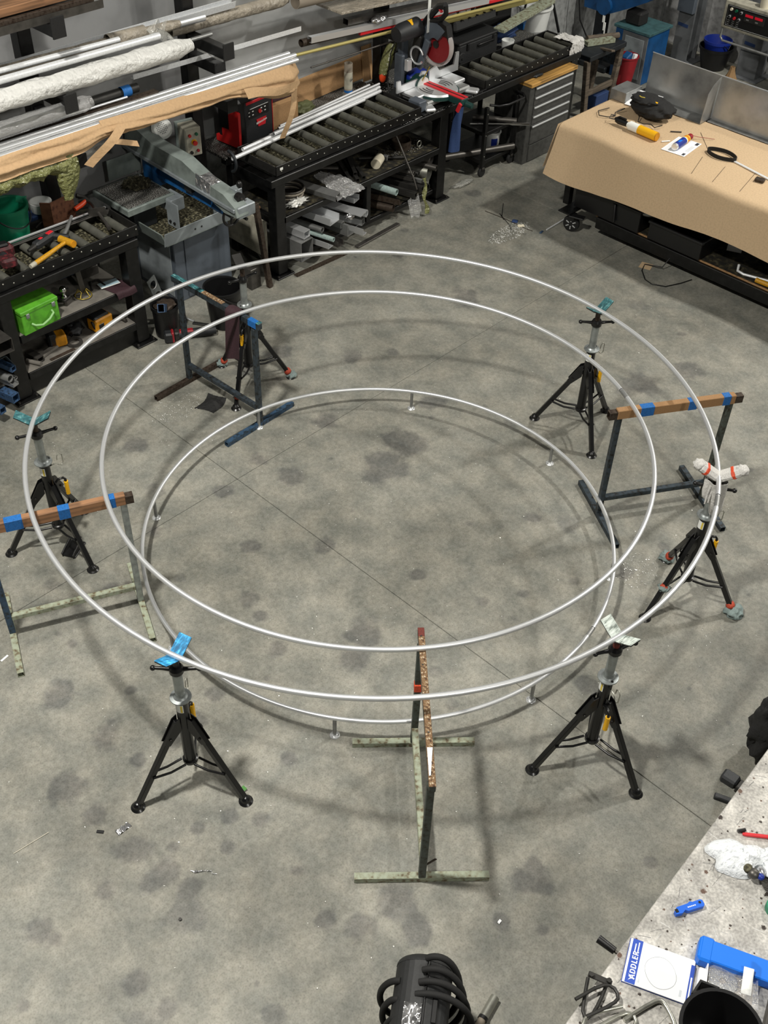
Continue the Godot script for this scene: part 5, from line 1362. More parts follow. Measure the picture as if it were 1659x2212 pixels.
	var sc := part("screen", bx(V(0, 0.0075, 0), V(0.138, 0.001, 0.065)), mat("phone_screen", "#a8c4d0", 0.2), ph)  # screen is one flat pale blue, without emission
	sc.set_meta("label", "pale blue glass screen")
	solo("grey_box", "grey box at the right end of the upper shelf", "box", bx(V(0.12, 0.535, -3.12), V(0.16, 0.07, 0.14), 0.004), "steel")
	solo("blue_plate", "blue plate leaning at the back of the upper shelf", "plate", bx(V(0.0, 0.6, -3.15), V(0.16, 0.16, 0.01), 0.002, Basis(Vector3.RIGHT, -0.3)), "blue_steel")
	# lower shelf
	var yb := thing("yellow_charger", "yellow and black battery charger on the lower shelf", "charger", V(0.03, 0.198, -2.86), 0.1)
	part("body", bx(V(0, 0.06, 0), V(0.16, 0.1, 0.1), 0.01), "amber", yb)
	part("black_top", bx(V(-0.005, 0.105, -0.01), V(0.14, 0.04, 0.09), 0.012), "tool_dark", yb)
	part("port", bx(V(-0.03, 0.055, 0.05), V(0.045, 0.035, 0.006), 0.002), "black_clean", yb)
	part("side_bar", bx(V(-0.085, 0.075, 0.03), V(0.012, 0.07, 0.02), 0.002, Basis(Vector3.BACK, 0.3)), "black_clean", yb)
	var y2 := thing("yellow_charger", "dusty yellow battery lying left on the lower shelf", "battery", V(-0.31, 0.198, -2.9), -0.3)
	part("body", bx(V(0, 0.045, 0), V(0.12, 0.09, 0.1), 0.012), "amber", y2)
	part("black_top", bx(V(-0.04, 0.06, 0), V(0.06, 0.1, 0.1), 0.012), "tool_dark", y2)
	solo("work_glove", "dark dusty glove between the yellow tools", "glove", bl(V(-0.15, 0.24, -2.93), V(0.08, 0.05, 0.07), 20, 12, func(q): return 0.85 + 0.5 * nz(q, 0.025, 3)), "tool_dark")
	solo("ring_plate", "grey steel ring lying on the lower shelf", "ring", pp(V(-0.22, 0.198, -2.83), V(-0.22, 0.212, -2.83), 0.058, 0.036, 26), "steel")
	solo("flat_offcut", "pale flat bar on the lower shelf behind the ring", "bar", bx(V(-0.4, 0.212, -2.86), V(0.2, 0.02, 0.04), 0.002, Basis(Vector3.UP, 0.25)), "shelf_grey")
	solo("box_section", "short grey box section with a hole on the lower shelf", "box section", bt(V(-0.54, 0.222, -2.92), V(-0.52, 0.222, -2.79), 0.055, 0.045, 0.005), "steel")
	solo("round_bar", "dusty round bar foremost on the lower shelf", "bar", tb([V(-0.59, 0.213, -2.86), V(-0.54, 0.213, -2.76)], 0.016, 12), "shelf_grey")
	solo("bent_pipe", "grey elbow fitting at the right end of the lower shelf", "fitting", tb([V(0.14, 0.215, -2.9), V(0.19, 0.225, -2.86), V(0.2, 0.215, -2.79)], 0.013, 10), "steel")
	solo("steel_strip", "thin steel strip along the lower shelf edge", "strip", bx(V(-0.36, 0.201, -2.77), V(0.2, 0.006, 0.025), 0.001), "steel_brown")
	# stock at the far left
	solo("large_square_tube", "large grey square tube end beside the green toolbox", "tube", bt(V(-0.84, 0.555, -3.1), V(-0.83, 0.555, -2.62), 0.12, 0.1, 0.004), "steel")
	solo("bent_plate", "dark bent plate below the large square tube", "plate", pr([Vector2(-0.14, 0.0), Vector2(0.0, 0.0), Vector2(0.05, -0.1), Vector2(0.053, -0.1), Vector2(0.003, 0.004), Vector2(-0.14, 0.004)], V(-0.84, 0.46, -3.1), V(-0.82, 0.46, -2.66)), "steel_blue")
	var lt := [["round grey pipe end sticking out at the far left", 1, V(-0.85, 0.27, -3.1), V(-0.72, 0.27, -2.68), 0.028], ["blue square tube end above the grey pipe at far left", 0, V(-0.78, 0.33, -3.1), V(-0.68, 0.33, -2.68), 0.04], ["pale channel lying low at the far left", 2, V(-0.82, 0.21, -3.1), V(-0.7, 0.21, -2.66), 0.05], ["blue flat tube lowest in the far left stack", 0, V(-0.86, 0.15, -3.1), V(-0.74, 0.15, -2.62), 0.06], ["thin pipe above the pale channel at far left", 1, V(-0.78, 0.235, -3.1), V(-0.67, 0.24, -2.7), 0.014], ["grey pipe beneath the bent plate", 1, V(-0.92, 0.36, -3.1), V(-0.82, 0.36, -2.68), 0.026], ["white-edged square tube at the very left edge", 0, V(-0.98, 0.12, -3.1), V(-0.86, 0.12, -2.6), 0.05]]
	for q in lt:
		var mb: MB = bt(q[2], q[3], q[4], q[4], 0.004) if q[1] == 0 else (pp(q[2], q[3], q[4], q[4] * 0.8, 16) if q[1] == 1 else pr(U_(q[4], q[4] * 0.5, 0.005), q[2], q[3]))
		solo("stock_piece", q[0], "stock", mb, "blue_steel" if q[1] == 0 else "alu_dull", V(-0.1, 0, 0), 0, "stock at the far left of the bench")

# ================================================================= bandsaw
func bandsaw():
	var t := thing("bandsaw", "grey horizontal bandsaw with blue vice between the two benches", "bandsaw", Vector3.ZERO)
	# pedestal with folded front
	var b := MB.new()
	b.box(V(1.09, 0.3, -3.24), V(0.54, 0.6, 0.5), 0.006)
	part("pedestal", b, "saw_body", t)
	part("front_door", bx(V(1.13, 0.29, -2.986), V(0.42, 0.54, 0.008), 0.002), "saw_body", t)
	part("side_panel", bx(V(0.816, 0.3, -3.24), V(0.006, 0.52, 0.42), 0.002), "saw_pale", t)
	# coolant tray
	part("tray", pr([Vector2(-0.34, 0.0), Vector2(0.3, 0.0), Vector2(0.34, 0.11), Vector2(0.33, 0.11), Vector2(0.292, 0.012), Vector2(-0.332, 0.012), Vector2(-0.37, 0.11), Vector2(-0.38, 0.11)], V(1.02, 0.6, -3.5), V(1.02, 0.6, -2.86)), "saw_grey", t)
	part("tray_front", bx(V(1.0, 0.66, -2.855), V(0.68, 0.11, 0.008), 0.002, Basis(Vector3.RIGHT, 0.15)), "saw_pale", t)
	part("sludge", bx(V(1.0, 0.622, -3.18), V(0.6, 0.012, 0.6), 0.002), "oily", t)
	for x: float in [0.86, 0.92]:
		part("tray_hole", bl(V(x + 0.08, 0.655, -2.85), V(0.008, 0.008, 0.002), 10, 6), "black_clean", t)
	# bed covered in chips
	part("bed", bx(V(0.74, 0.83, -3.3), V(0.42, 0.05, 0.44), 0.004), "saw_grey", t)
	part("bed_leg", bx(V(0.72, 0.72, -3.3), V(0.2, 0.18, 0.3), 0.004), "machine_dark", t)
	part("chip_layer", bx(V(0.74, 0.858, -3.3), V(0.38, 0.006, 0.4), 0.002), "swarf", t)
	part("chip_heap", bl(V(0.82, 0.86, -3.36), V(0.13, 0.05, 0.12), 26, 12, func(q): return 0.85 + 0.5 * nz(q, 0.03, 2)), "oily", t)
	part("back_plate", bx(V(0.86, 0.93, -3.56), V(0.3, 0.16, 0.01), 0.002), "saw_grey", t)
	# front jaw box and side jaw
	var jw := part("jaw_box", bx(V(0.93, 0.79, -3.1), V(0.12, 0.1, 0.16), 0.004), "saw_pale", t)
	part("jaw_plate", bx(V(0.86, 0.74, -3.0), V(0.008, 0.2, 0.14), 0.002), "saw_pale", jw)
	for z: float in [-3.03, -2.98]:
		part("bolt", tb([V(0.856, 0.68, z), V(0.846, 0.68, z)], 0.011, 10), "black_clean", jw)
	part("corner_bracket", bx(V(1.19, 0.72, -2.87), V(0.12, 0.12, 0.01), 0.002), "saw_pale", t)
	# blue swivel arm
	var arm := part("blue_arm", pr([Vector2(-0.07, 0.86), Vector2(0.07, 0.86), Vector2(0.05, 0.95), Vector2(-0.05, 0.95)], V(1.07, 0, -3.35), V(1.07, 0, -2.72)), "saw_blue", t)
	part("arm_post", bx(V(1.07, 0.92, -3.42), V(0.2, 0.28, 0.14), 0.01), "saw_blue", arm)
	part("screw_housing", tb([V(1.06, 0.86, -2.78), V(1.06, 0.86, -2.62)], 0.045, 18), "saw_blue", arm)
	part("rail_shaft", tb([V(1.06, 0.9, -3.3), V(1.06, 0.89, -2.8)], 0.02, 12), "machine_dark", arm)
	# bow (the long sloped cover) running front to back over the bed
	var prof := [Vector2(-3.66, 1.03), Vector2(-3.62, 1.19), Vector2(-3.48, 1.21), Vector2(-3.3, 1.16), Vector2(-2.95, 1.15), Vector2(-2.72, 1.08), Vector2(-2.5, 1.06), Vector2(-2.38, 1.0), Vector2(-2.36, 0.93), Vector2(-2.5, 0.92), Vector2(-2.75, 0.99), Vector2(-3.3, 1.0), Vector2(-3.63, 0.98)]
	var pl := []
	for p: Vector2 in prof: pl.append(Vector2(-p.x, p.y))
	var bow := part("bow", pr(pl, V(0.95, 0, 0), V(1.06, 0, 0)), "saw_grey", t)
	part("bow_flange", bx(V(0.943, 1.0, -3.05), V(0.016, 0.03, 1.35), 0.004, Basis(Vector3.RIGHT, 0.035)), "saw_pale", bow)
	part("foil_patch", bx(V(0.948, 1.055, -2.72), V(0.006, 0.1, 0.16), 0.001, Basis(Vector3.RIGHT, 0.15)), "silver_foil", bow)
	part("foil_top", bx(V(1.0, 1.088, -2.7), V(0.1, 0.004, 0.13), 0.001, Basis(Vector3.RIGHT, 0.2)), "silver_foil", bow)
	part("guide_block", bx(V(1.0, 0.95, -2.95), V(0.05, 0.1, 0.08), 0.005), "machine_dark", bow)
	part("nose_box", bx(V(1.05, 0.95, -2.41), V(0.16, 0.09, 0.09), 0.006), "saw_pale", bow)
	part("clamp_block", bx(V(1.07, 1.04, -2.5), V(0.06, 0.07, 0.07), 0.006), "saw_pale", bow)
	part("tension_knob", tb([V(1.04, 1.03, -2.45), V(1.04, 1.03, -2.41)], 0.036, 20), "black_clean", bow)
	part("knob_cap", tb([V(1.04, 1.03, -2.41), V(1.04, 1.03, -2.402)], 0.008, 12), "steel", bow)
	part("upper_knob", bl(V(1.07, 1.11, -2.46), V(0.022, 0.028, 0.022), 14, 10), "black_clean", bow)
	part("feed_grip", tb([V(1.08, 1.0, -2.44), V(1.1, 0.95, -2.4), V(1.105, 0.91, -2.385)], [0.01, 0.013, 0.012], 12), "black_clean", bow)
	# handwheel
	var hc := V(1.06, 0.835, -2.56)
	var hw := part("handwheel", tb(arc(hc, 0.075, 0, TAU, 30, Vector3.RIGHT, Vector3.UP), 0.01, 10, true), "black_clean", t)
	for k in 3:
		var a := TAU * k / 3.0 + 0.4
		part("wheel_spoke", tb([hc, hc + V(cos(a) * 0.072, sin(a) * 0.072, 0)], 0.008, 8), "black_clean", hw)
	part("wheel_hub", tb([hc + V(0, 0, -0.05), hc + V(0, 0, 0.012)], 0.02, 14), "black_clean", hw)
	part("wheel_grip", tb([hc + V(0.06, -0.01, 0.01), hc + V(0.07, -0.02, 0.09)], 0.012, 10), "black_clean", hw)
	# motor
	var mo := part("motor", tb([V(1.2, 1.09, -3.55), V(1.17, 1.13, -3.49), V(1.11, 1.2, -3.38)], 0.075, 24), "steel", t)
	var mdir := (V(1.11, 1.2, -3.38) - V(1.17, 1.13, -3.49)).normalized()
	var mb_ := along(mdir, Vector3.RIGHT)
	part("fan_cover", la([Vector2(0.078, 0), Vector2(0.078, 0.012), Vector2(0.06, 0.026), Vector2(0, 0.028)], 26, V(1.11, 1.2, -3.38), mb_), "label", mo)
	for i in 7:
		for j in 7:
			var o := Vector2(i - 3, j - 3) * 0.012
			if o.length() < 0.042:
				part("fan_hole", tb([V(1.11, 1.2, -3.38) + mb_ * V(o.x, 0.024, o.y), V(1.11, 1.2, -3.38) + mb_ * V(o.x, 0.0295, o.y)], 0.0035, 8), "black_clean", mo)
	# control box on its post
	var cb := part("control_box", bx(V(1.26, 1.12, -3.25), V(0.13, 0.22, 0.13), 0.006, Basis(Vector3.UP, -0.25)), "cream", t)
	var cB := Basis(Vector3.UP, -0.25)
	var f0 := V(1.26, 1.12, -3.25)
	part("box_back", bx(f0 + cB * V(-0.01, 0.005, -0.072), V(0.145, 0.235, 0.02), 0.004, cB), "saw_grey", cb)
	part("face_plate", bx(f0 + cB * V(0, 0, 0.066), V(0.11, 0.195, 0.004), 0.002, cB), "cream", cb)
	var btn := [[-0.028, 0.055, "red", 0.012], [0.026, 0.06, "green_button", 0.012], [-0.022, -0.075, "black_clean", 0.012], [0.03, -0.068, "red_bin", 0.011]]
	for q in btn:
		part("push_button", tb([f0 + cB * V(q[0], q[1], 0.066), f0 + cB * V(q[0], q[1], 0.08)], q[3], 14), q[2], cb)
	part("stop_collar", tb([f0 + cB * V(0.004, 0.0, 0.066), f0 + cB * V(0.004, 0.0, 0.072)], 0.022, 18), "yellow", cb)
	part("stop_button", tb([f0 + cB * V(0.004, 0.0, 0.07), f0 + cB * V(0.004, 0.0, 0.095)], [0.013, 0.018], 18), "red", cb)
	part("box_post", bx(V(1.27, 0.88, -3.28), V(0.04, 0.3, 0.03), 0.003), "saw_grey", t)
	part("cable", tb([V(1.2, 1.05, -3.6), V(1.22, 0.95, -3.55), V(1.28, 0.9, -3.4), V(1.3, 0.98, -3.3)], 0.006, 7), "black_clean", t)
	part("blade_guard", tb(arc(V(1.42, 0.98, -3.0), 0.08, -1.2, 1.6, 14, Vector3.BACK, Vector3.UP), 0.012, 8), "machine_dark", t)
	solo("angle_strut", "rusty steel strut leaning between bandsaw and bench leg", "strut", bx(V(1.47, 0.36, -2.72), V(0.04, 0.72, 0.04), 0.003, Basis(Vector3.BACK, 0.06) * Basis(Vector3.RIGHT, -0.1)), "steel_brown")
	solo("strut_foot", "grey steel block at the foot of the leaning strut", "block", bx(V(1.4, 0.09, -2.78), V(0.1, 0.18, 0.08), 0.003), "steel")

# ================================================================= mitre saw
func mitre_saw():
	var t := thing("mitre_saw", "grey mitre saw with red blade and red arm on the bench", "mitre saw", Vector3.ZERO)
	var c := V(3.66, 0, -2.93)
	part("base", bx(V(3.7, 0.89, -2.98), V(0.56, 0.05, 0.34), 0.012), "alu_dull", t)
	for sx: float in [-1.0, 1.0]:
		var p := V(3.7 + sx * 0.27, 0.875, -2.8)
		part("base_foot", bx(p, V(0.09, 0.03, 0.14), 0.01, Basis(Vector3.UP, sx * 0.5)), "alu", t)
		part("base_wing", bx(V(3.7 + sx * 0.24, 0.925, -3.0), V(0.14, 0.035, 0.2), 0.008), "alu", t)
		part("fence", pr([Vector2(-0.19, 0), Vector2(0.19, 0), Vector2(0.19, 0.16 if sx > 0 else 0.08), Vector2(0.15, 0.16 if sx > 0 else 0.08), Vector2(0.13, 0.06), Vector2(-0.06, 0.06), Vector2(-0.1, 0.11), Vector2(-0.19, 0.09)] if sx > 0 else [Vector2(-0.19, 0), Vector2(0.19, 0), Vector2(0.17, 0.1), Vector2(0.12, 0.11), Vector2(0.08, 0.06), Vector2(-0.14, 0.055), Vector2(-0.15, 0.1), Vector2(-0.19, 0.1)], V(3.7 + sx * 0.2, 0.945, -3.075), V(3.7 + sx * 0.2, 0.945, -3.06)), "alu", t)
	part("turntable", la([Vector2(0, 0.9), Vector2(0.19, 0.9), Vector2(0.195, 0.93), Vector2(0.18, 0.95), Vector2(0, 0.95)], 36, c), "alu", t)
	part("turntable_skirt", la([Vector2(0.192, 0.905), Vector2(0.2, 0.905), Vector2(0.2, 0.935), Vector2(0.192, 0.935)], 36, c), "tool_green", t)
	for k in 3:
		for sx: float in [0.0, PI]:
			part("table_slot", tb(arc(c + V(0, 0.951, 0), 0.09 + 0.03 * k, sx - 0.5, sx + 0.5, 10), 0.003, 6), "steel_dark", t)
	var arm := part("mitre_arm", bx(V(3.66, 0.92, -2.73), V(0.085, 0.06, 0.26), 0.008), "tool_green", t)
	part("kerf_plate", bx(V(3.66, 0.953, -2.83), V(0.08, 0.008, 0.46), 0.002), "red_bright", arm)
	part("kerf_slot", bx(V(3.66, 0.9575, -2.83), V(0.012, 0.002, 0.46)), "black_clean", arm)
	part("lock_lever", bx(V(3.61, 0.88, -2.62), V(0.02, 0.09, 0.035), 0.006, Basis(Vector3.RIGHT, 0.4)), "red_bright", arm)
	part("lock_knob", tb([V(3.68, 0.9, -2.6), V(3.69, 0.895, -2.54)], [0.026, 0.022], 14), "tool_green", arm)
	part("dust_bag", bl(V(3.66, 0.98, -3.16), V(0.12, 0.06, 0.08), 18, 10), "blue_navy", t)
	# pivot housing and column
	part("pivot_housing", tb([V(3.62, 0.94, -3.2), V(3.62, 0.94, -3.05)], 0.085, 22), "tool_green", t)
	part("scale_ring", tb([V(3.62, 0.94, -3.06), V(3.62, 0.94, -3.04)], 0.07, 22), "label", t)
	part("column", bx(V(3.56, 1.145, -3.245), V(0.08, 0.42, 0.07), 0.012), "saw_body", t)
	part("side_plate", bx(V(3.48, 1.05, -3.2), V(0.04, 0.3, 0.1), 0.01), "saw_body", t)
	part("clamp_box", bx(V(3.51, 1.12, -3.13), V(0.06, 0.1, 0.04), 0.006), "alu", t)
	part("link_arm", bx(V(3.6, 1.22, -3.13), V(0.06, 0.3, 0.08), 0.015, Basis(Vector3.RIGHT, 0.25)), "steel_dark", t)
	part("link_ring", tb(arc(V(3.56, 1.2, -3.08), 0.07, 0.3, TAU - 0.6, 20, Vector3.BACK, Vector3.UP), 0.01, 8), "alu", t)
	# motor
	var mo := part("motor", tb([V(3.36, 1.4, -3.14), V(3.42, 1.405, -3.14), V(3.6, 1.42, -3.12)], [0.06, 0.075, 0.078], 22), "tool_dark", t)
	part("rating_plate", sh(6, 1, func(u, v): return V(3.48 + v * 0.07, 1.413 + sin(0.75 + u * 0.8) * 0.078, -3.135 + cos(0.75 + u * 0.8) * 0.078), 0.001), "yellow", mo)
	# blade, guards
	var bc := V(3.665, 1.3, -2.96)
	var rot := Basis(Vector3.BACK, PI / 2)
	var bld := part("blade", la([Vector2(0, -0.002), Vector2(0.15, -0.002), Vector2(0.15, 0.002), Vector2(0, 0.002)], 48, bc, rot), "magenta_blade", t)
	part("blade_flange", tb([bc + V(-0.012, 0, 0), bc + V(0.012, 0, 0)], 0.03, 20), "steel_dark", bld)
	var cover := []
	for i in 21:
		var a := lerpf(0.9, 3.7, i / 20.0)
		cover.append(Vector2(-cos(a), sin(a)) * 0.178)
	for i in 9:
		var a := lerpf(3.7, 0.9, i / 8.0)
		cover.append(Vector2(-cos(a), sin(a)) * 0.06)
	part("upper_guard", pr(cover, bc + V(-0.035, 0, 0), bc + V(0.03, 0, 0)), "saw_body", t)
	part("guard_cap", pr([Vector2(-0.02, 0.1), Vector2(-0.13, 0.1), Vector2(-0.16, 0.05), Vector2(-0.12, 0.185), Vector2(-0.03, 0.2)], bc + V(-0.03, 0, 0), bc + V(0.035, 0, 0)), "black_clean", t)
	part("lower_guard", la([Vector2(0.03, -0.03), Vector2(0.17, -0.03), Vector2(0.175, -0.02), Vector2(0.175, 0.02), Vector2(0.17, 0.03)], 48, bc, rot), "guard", t)
	part("guard_bracket", bx(V(3.62, 1.2, -3.06), V(0.03, 0.28, 0.06), 0.008, Basis(Vector3.RIGHT, 0.35)), "saw_body", t)
	# handle
	var hd := part("handle", tb([V(3.64, 1.42, -3.1), V(3.65, 1.53, -3.02), V(3.66, 1.61, -2.95), V(3.66, 1.63, -2.88)], [0.03, 0.028, 0.026, 0.03], 14), "black_clean", t)
	part("handle_loop", tb([V(3.66, 1.63, -2.88), V(3.66, 1.57, -2.87), V(3.66, 1.5, -2.93), V(3.65, 1.48, -3.02)], 0.022, 12), "black_clean", hd)
	part("trigger", bx(V(3.66, 1.585, -2.935), V(0.03, 0.015, 0.05), 0.004, Basis(Vector3.RIGHT, 0.6)), "red_bright", hd)
	part("guide_rod", tb([V(3.62, 1.12, -2.98), V(3.6, 0.97, -3.05)], 0.005, 8), "brass", t)
	solo("tool_grey_block", "grey stop block at the end of the left conveyor", "block", bx(V(3.35, 0.905, -2.86), V(0.09, 0.09, 0.13), 0.006), "saw_body")
	solo("deck_swarf", "aluminium chips scattered over the bench around the saw", "shavings", chips(900, V(3.3, 0.866, -3.4), 0.5, 0.13, 5), "swarf_grey").set_meta("kind", "stuff")
	solo("beam_swarf", "aluminium chips along the front bench beam by the saw", "shavings", chips(420, V(3.6, 0.846, -2.765), 0.55, 0.03, 6), "swarf_grey").set_meta("kind", "stuff")
	solo("blue_jeans_rag", "blue cloth hanging under the bench below the saw arm", "cloth", sh(14, 16, func(u, v):
		var a: float = u * TAU
		var r: float = 0.03 + 0.02 * v + 0.007 * sin(a * 3.0 + v * 5.0)
		return V(3.78 + cos(a) * r - 0.05 * v, 0.8 - v * 0.38, -2.75 + sin(a) * r), 0.003), "blue_cloth")

# ================================================================= far right corner
func corner():
	# drill press: only its table, column and guard are in view
	var t := thing("drill_press", "blue drill press at the back right, cut by the picture's top", "drill press", V(7.25, 0, -3.65))
	part("foot", bx(V(0, 0.03, 0), V(0.36, 0.06, 0.4), 0.01), "machine_dark", t)
	part("column", bx(V(0, 0.32, -0.05), V(0.12, 0.54, 0.12), 0.01), "machine_dark", t)
	part("table", pr([Vector2(-0.22, 0.6), Vector2(0.1, 0.6), Vector2(0.34, 0.72), Vector2(0.56, 0.84), Vector2(0.6, 0.9), Vector2(0.58, 0.96), Vector2(-0.2, 0.96), Vector2(-0.24, 0.8)], V(0.13, 0, 0), V(-0.13, 0, 0), Vector3.UP), "machine_blue", t)
	part("boss", tb([V(-0.17, 0.68, 0.05), V(0.1, 0.68, 0.05)], 0.09, 20), "machine_blue", t)
	part("head", bx(V(0, 1.3, 0.1), V(0.3, 0.5, 0.6), 0.05), "machine_blue", t)
	part("pillar", tb([V(0, 0.9, -0.15), V(0, 1.8, -0.15)], 0.05, 16), "steel", t)
	for k in 3:
		part("white_rod", tb([V(-0.16, 0.66 - 0.07 * k, 0.06 + 0.02 * k), V(-0.165, 0.52 - 0.08 * k, 0.07 + 0.02 * k)], 0.008, 8), "label", t)
	solo("power_cable", "black cable hanging down the wall beside the drill press", "cable", tb([V(7.0, 1.3, -3.9), V(6.98, 0.7, -3.85), V(7.0, 0.5, -3.82), V(7.05, 0.35, -3.75), V(7.12, 0.2, -3.7)], 0.008, 7), "black_clean")
	var cb := thing("blue_cabinet", "blue cabinet with pale grey door beside the drill press", "cabinet", V(7.3, 0, -3.2))
	part("body", bx(V(0, 0.26, 0), V(0.4, 0.52, 0.42), 0.006), "machine_blue", cb)
	part("top", bx(V(0, 0.535, 0), V(0.44, 0.03, 0.46), 0.004), mat("teal_top", "#3f6468", 0.6, 0.0, "blotch", 3.0), cb)
	part("frame", bx(V(-0.205, 0.26, 0.05), V(0.012, 0.5, 0.32), 0.003), "col_grey", cb)
	part("door", bx(V(-0.214, 0.26, 0.05), V(0.006, 0.42, 0.24), 0.003), "saw_pale", cb)
	solo("dark_motor", "black ribbed motor block on the blue cabinet", "motor", bx(V(7.25, 0.62, -3.27), V(0.16, 0.14, 0.2), 0.02), "black_matt")
	# timber stand with vice bits and the red bin
	var st := thing("timber_stand", "dark timber trestle stand with offcuts at the end of the bench", "stand", V(6.2, 0, -3.05))
	part("top_board", bx(V(0.0, 0.62, 0), V(0.62, 0.05, 0.34), 0.005), "machine_dark", st)
	part("rail", bx(V(0.28, 0.5, 0), V(0.06, 0.2, 0.3), 0.005), "blue_grey", st)
	for q in [[-0.26, 0.13, 0.1], [-0.26, -0.13, -0.1], [0.24, 0.13, 0.14], [0.24, -0.13, -0.1]]:
		part("leg", bx(V(q[0], 0.3, q[1]), V(0.06, 0.6, 0.05), 0.004, Basis(Vector3.BACK, -q[0] * 0.5)), "old_wood", st)
	part("crosspiece", bx(V(0.0, 0.25, 0.13), V(0.5, 0.06, 0.03), 0.004), "old_wood", st)
	solo("steel_clamp", "greenish steel clamp frame on the timber stand", "clamp", bt(V(6.1, 0.67, -3.1), V(6.4, 0.67, -2.98), 0.08, 0.04, 0.01), "green_paint")
	solo("wooden_batten", "brown wooden slat leaning off the timber stand", "slat", bx(V(6.14, 0.66, -2.88), V(0.3, 0.02, 0.04), 0.003, Basis(Vector3.UP, 1.1) * Basis(Vector3.BACK, -0.25)), "old_wood")
	solo("stand_tube", "dull round tube lying on the timber stand", "tube", tb([V(6.2, 0.675, -3.16), V(6.52, 0.675, -3.0)], 0.03, 14), "old_wood")
	solo("blue_drum", "dark blue drum in the shade under the bench end", "drum", la([Vector2(0, 0), Vector2(0.1, 0), Vector2(0.1, 0.42), Vector2(0.09, 0.42), Vector2(0, 0.41)], 24, V(5.78, 0, -3.2)), "machine_blue")
	solo("blue_crate", "small dark blue crate on the floor under the stand", "crate", bx(V(6.25, 0.09, -2.98), V(0.22, 0.18, 0.16), 0.006), "blue_cloth")
	solo("bin_plinth", "low dark block under the red bin", "block", bx(V(6.86, 0.035, -3.06), V(0.24, 0.07, 0.22), 0.005), "machine_dark")
	var rb := thing("waste_bin", "red plastic waste bin with rags in front of the blue cabinet", "bin", V(6.86, 0.07, -3.06))
	part("shell", la([Vector2(0, 0), Vector2(0.08, 0), Vector2(0.115, 0.29), Vector2(0.122, 0.29), Vector2(0.122, 0.3), Vector2(0.108, 0.3), Vector2(0.075, 0.01), Vector2(0, 0.01)], 28), "red_bin", rb)
	solo("bin_rag", "blue scrap sticking out of the red bin", "scrap", bx(V(6.85, 0.345, -3.06), V(0.11, 0.09, 0.08), 0.01, Basis(Vector3.BACK, 0.4)), "saw_blue", Vector3.ZERO, 0, "scraps in the red bin")
	solo("bin_rag", "white scraps sticking out of the red bin", "scrap", bx(V(6.9, 0.36, -3.0), V(0.05, 0.06, 0.04), 0.006, Basis(Vector3.BACK, -0.3)), "paper", Vector3.ZERO, 0, "scraps in the red bin")
	# steel columns
	var c1 := thing("steel_column", "grey steel column standing beside the far wall", "column", V(8.1, 0, -3.1), 0.0, "grey steel columns")
	part("base_plate", bx(V(0, 0.006, 0), V(0.4, 0.012, 0.34), 0.002), "col_grey", c1)
	part("flange", bx(V(-0.1, 1.8, 0), V(0.016, 3.58, 0.2), 0.002), "col_grey", c1)
	part("flange", bx(V(0.1, 1.8, 0), V(0.016, 3.58, 0.2), 0.002), "col_grey", c1)
	part("web", bx(V(0, 1.8, 0), V(0.19, 3.58, 0.012), 0.002), "col_grey", c1)
	part("clamp_box", bx(V(-0.14, 0.66, 0.0), V(0.06, 0.22, 0.2), 0.006), "saw_body", c1)
	part("blue_mark", bx(V(-0.1095, 0.4, -0.02), V(0.002, 0.035, 0.13), 0.0005, Basis(Vector3.RIGHT, 0.06)), "blue_cloth", c1)
	var c2 := thing("steel_column", "grey boxed pillar below the control panel", "column", V(8.25, 0, -2.33), 0.0, "grey steel columns")
	part("base_plate", bx(V(0, 0.006, 0), V(0.34, 0.012, 0.36), 0.002), "col_grey", c2)
	part("pillar", bx(V(0, 1.8, 0), V(0.2, 3.58, 0.24), 0.004), "col_grey", c2)
	part("blue_mark", bx(V(-0.101, 0.36, -0.03), V(0.002, 0.035, 0.13), 0.0005, Basis(Vector3.RIGHT, 0.06)), "blue_cloth", c2)
	part("seam", bx(V(-0.101, 0.28, 0), V(0.003, 0.006, 0.24)), "machine_dark", c2)
	part("wall_conduit", bx(V(0.1, 0.9, -0.42), V(0.03, 1.8, 0.03), 0.003), "wall", c1)
	# mop buckets
	var bk := bucket("mop_bucket", "large black bucket with paper label by the far wall", "black_clean", V(8.15, 0, -2.74), 0.13, 0.185, 0.24, 1.2, false)
	part("paper_label", sh(8, 1, func(u, v): return V(cos(2.2 + u * 0.75) * (0.152 + 0.012 * v), 0.07 + v * 0.06, sin(2.2 + u * 0.75) * (0.152 + 0.012 * v)), 0.001), "label", bk, Vector3.ZERO, Basis(Vector3.UP, 1.2 - 0.35))
	part("red_mark", sh(3, 1, func(u, v): return V(cos(2.72 + u * 0.18) * (0.155 + 0.012 * v), 0.085 + v * 0.035, sin(2.72 + u * 0.18) * (0.155 + 0.012 * v)), 0.001), "red_bright", bk, Vector3.ZERO, Basis(Vector3.UP, 1.2 - 0.35))
	var b2 := bucket("mop_bucket", "blue bucket stacked inside the large black bucket", "blue_navy", V(8.15, 0.1, -2.74), 0.1, 0.15, 0.21, 1.0, true)
	part("sticker", sh(3, 1, func(u, v): return V(cos(2.3 + u * 0.2) * (0.135 + 0.01 * v), 0.12 + v * 0.04, sin(2.3 + u * 0.2) * (0.135 + 0.01 * v)), 0.001), "label", b2, Vector3.ZERO, Basis(Vector3.UP, 0.2))
	# hanging control panel
	var pn := thing("control_panel", "cream control panel with red digits at the top right corner", "control panel", V(7.1, 0.97, -1.82))
	part("housing", bx(V(0.06, 0.0, 0), V(0.14, 0.27, 0.78), 0.012), "cream", pn)
	part("face", bx(V(-0.013, -0.005, 0), V(0.006, 0.2, 0.7), 0.002), "black_clean", pn)
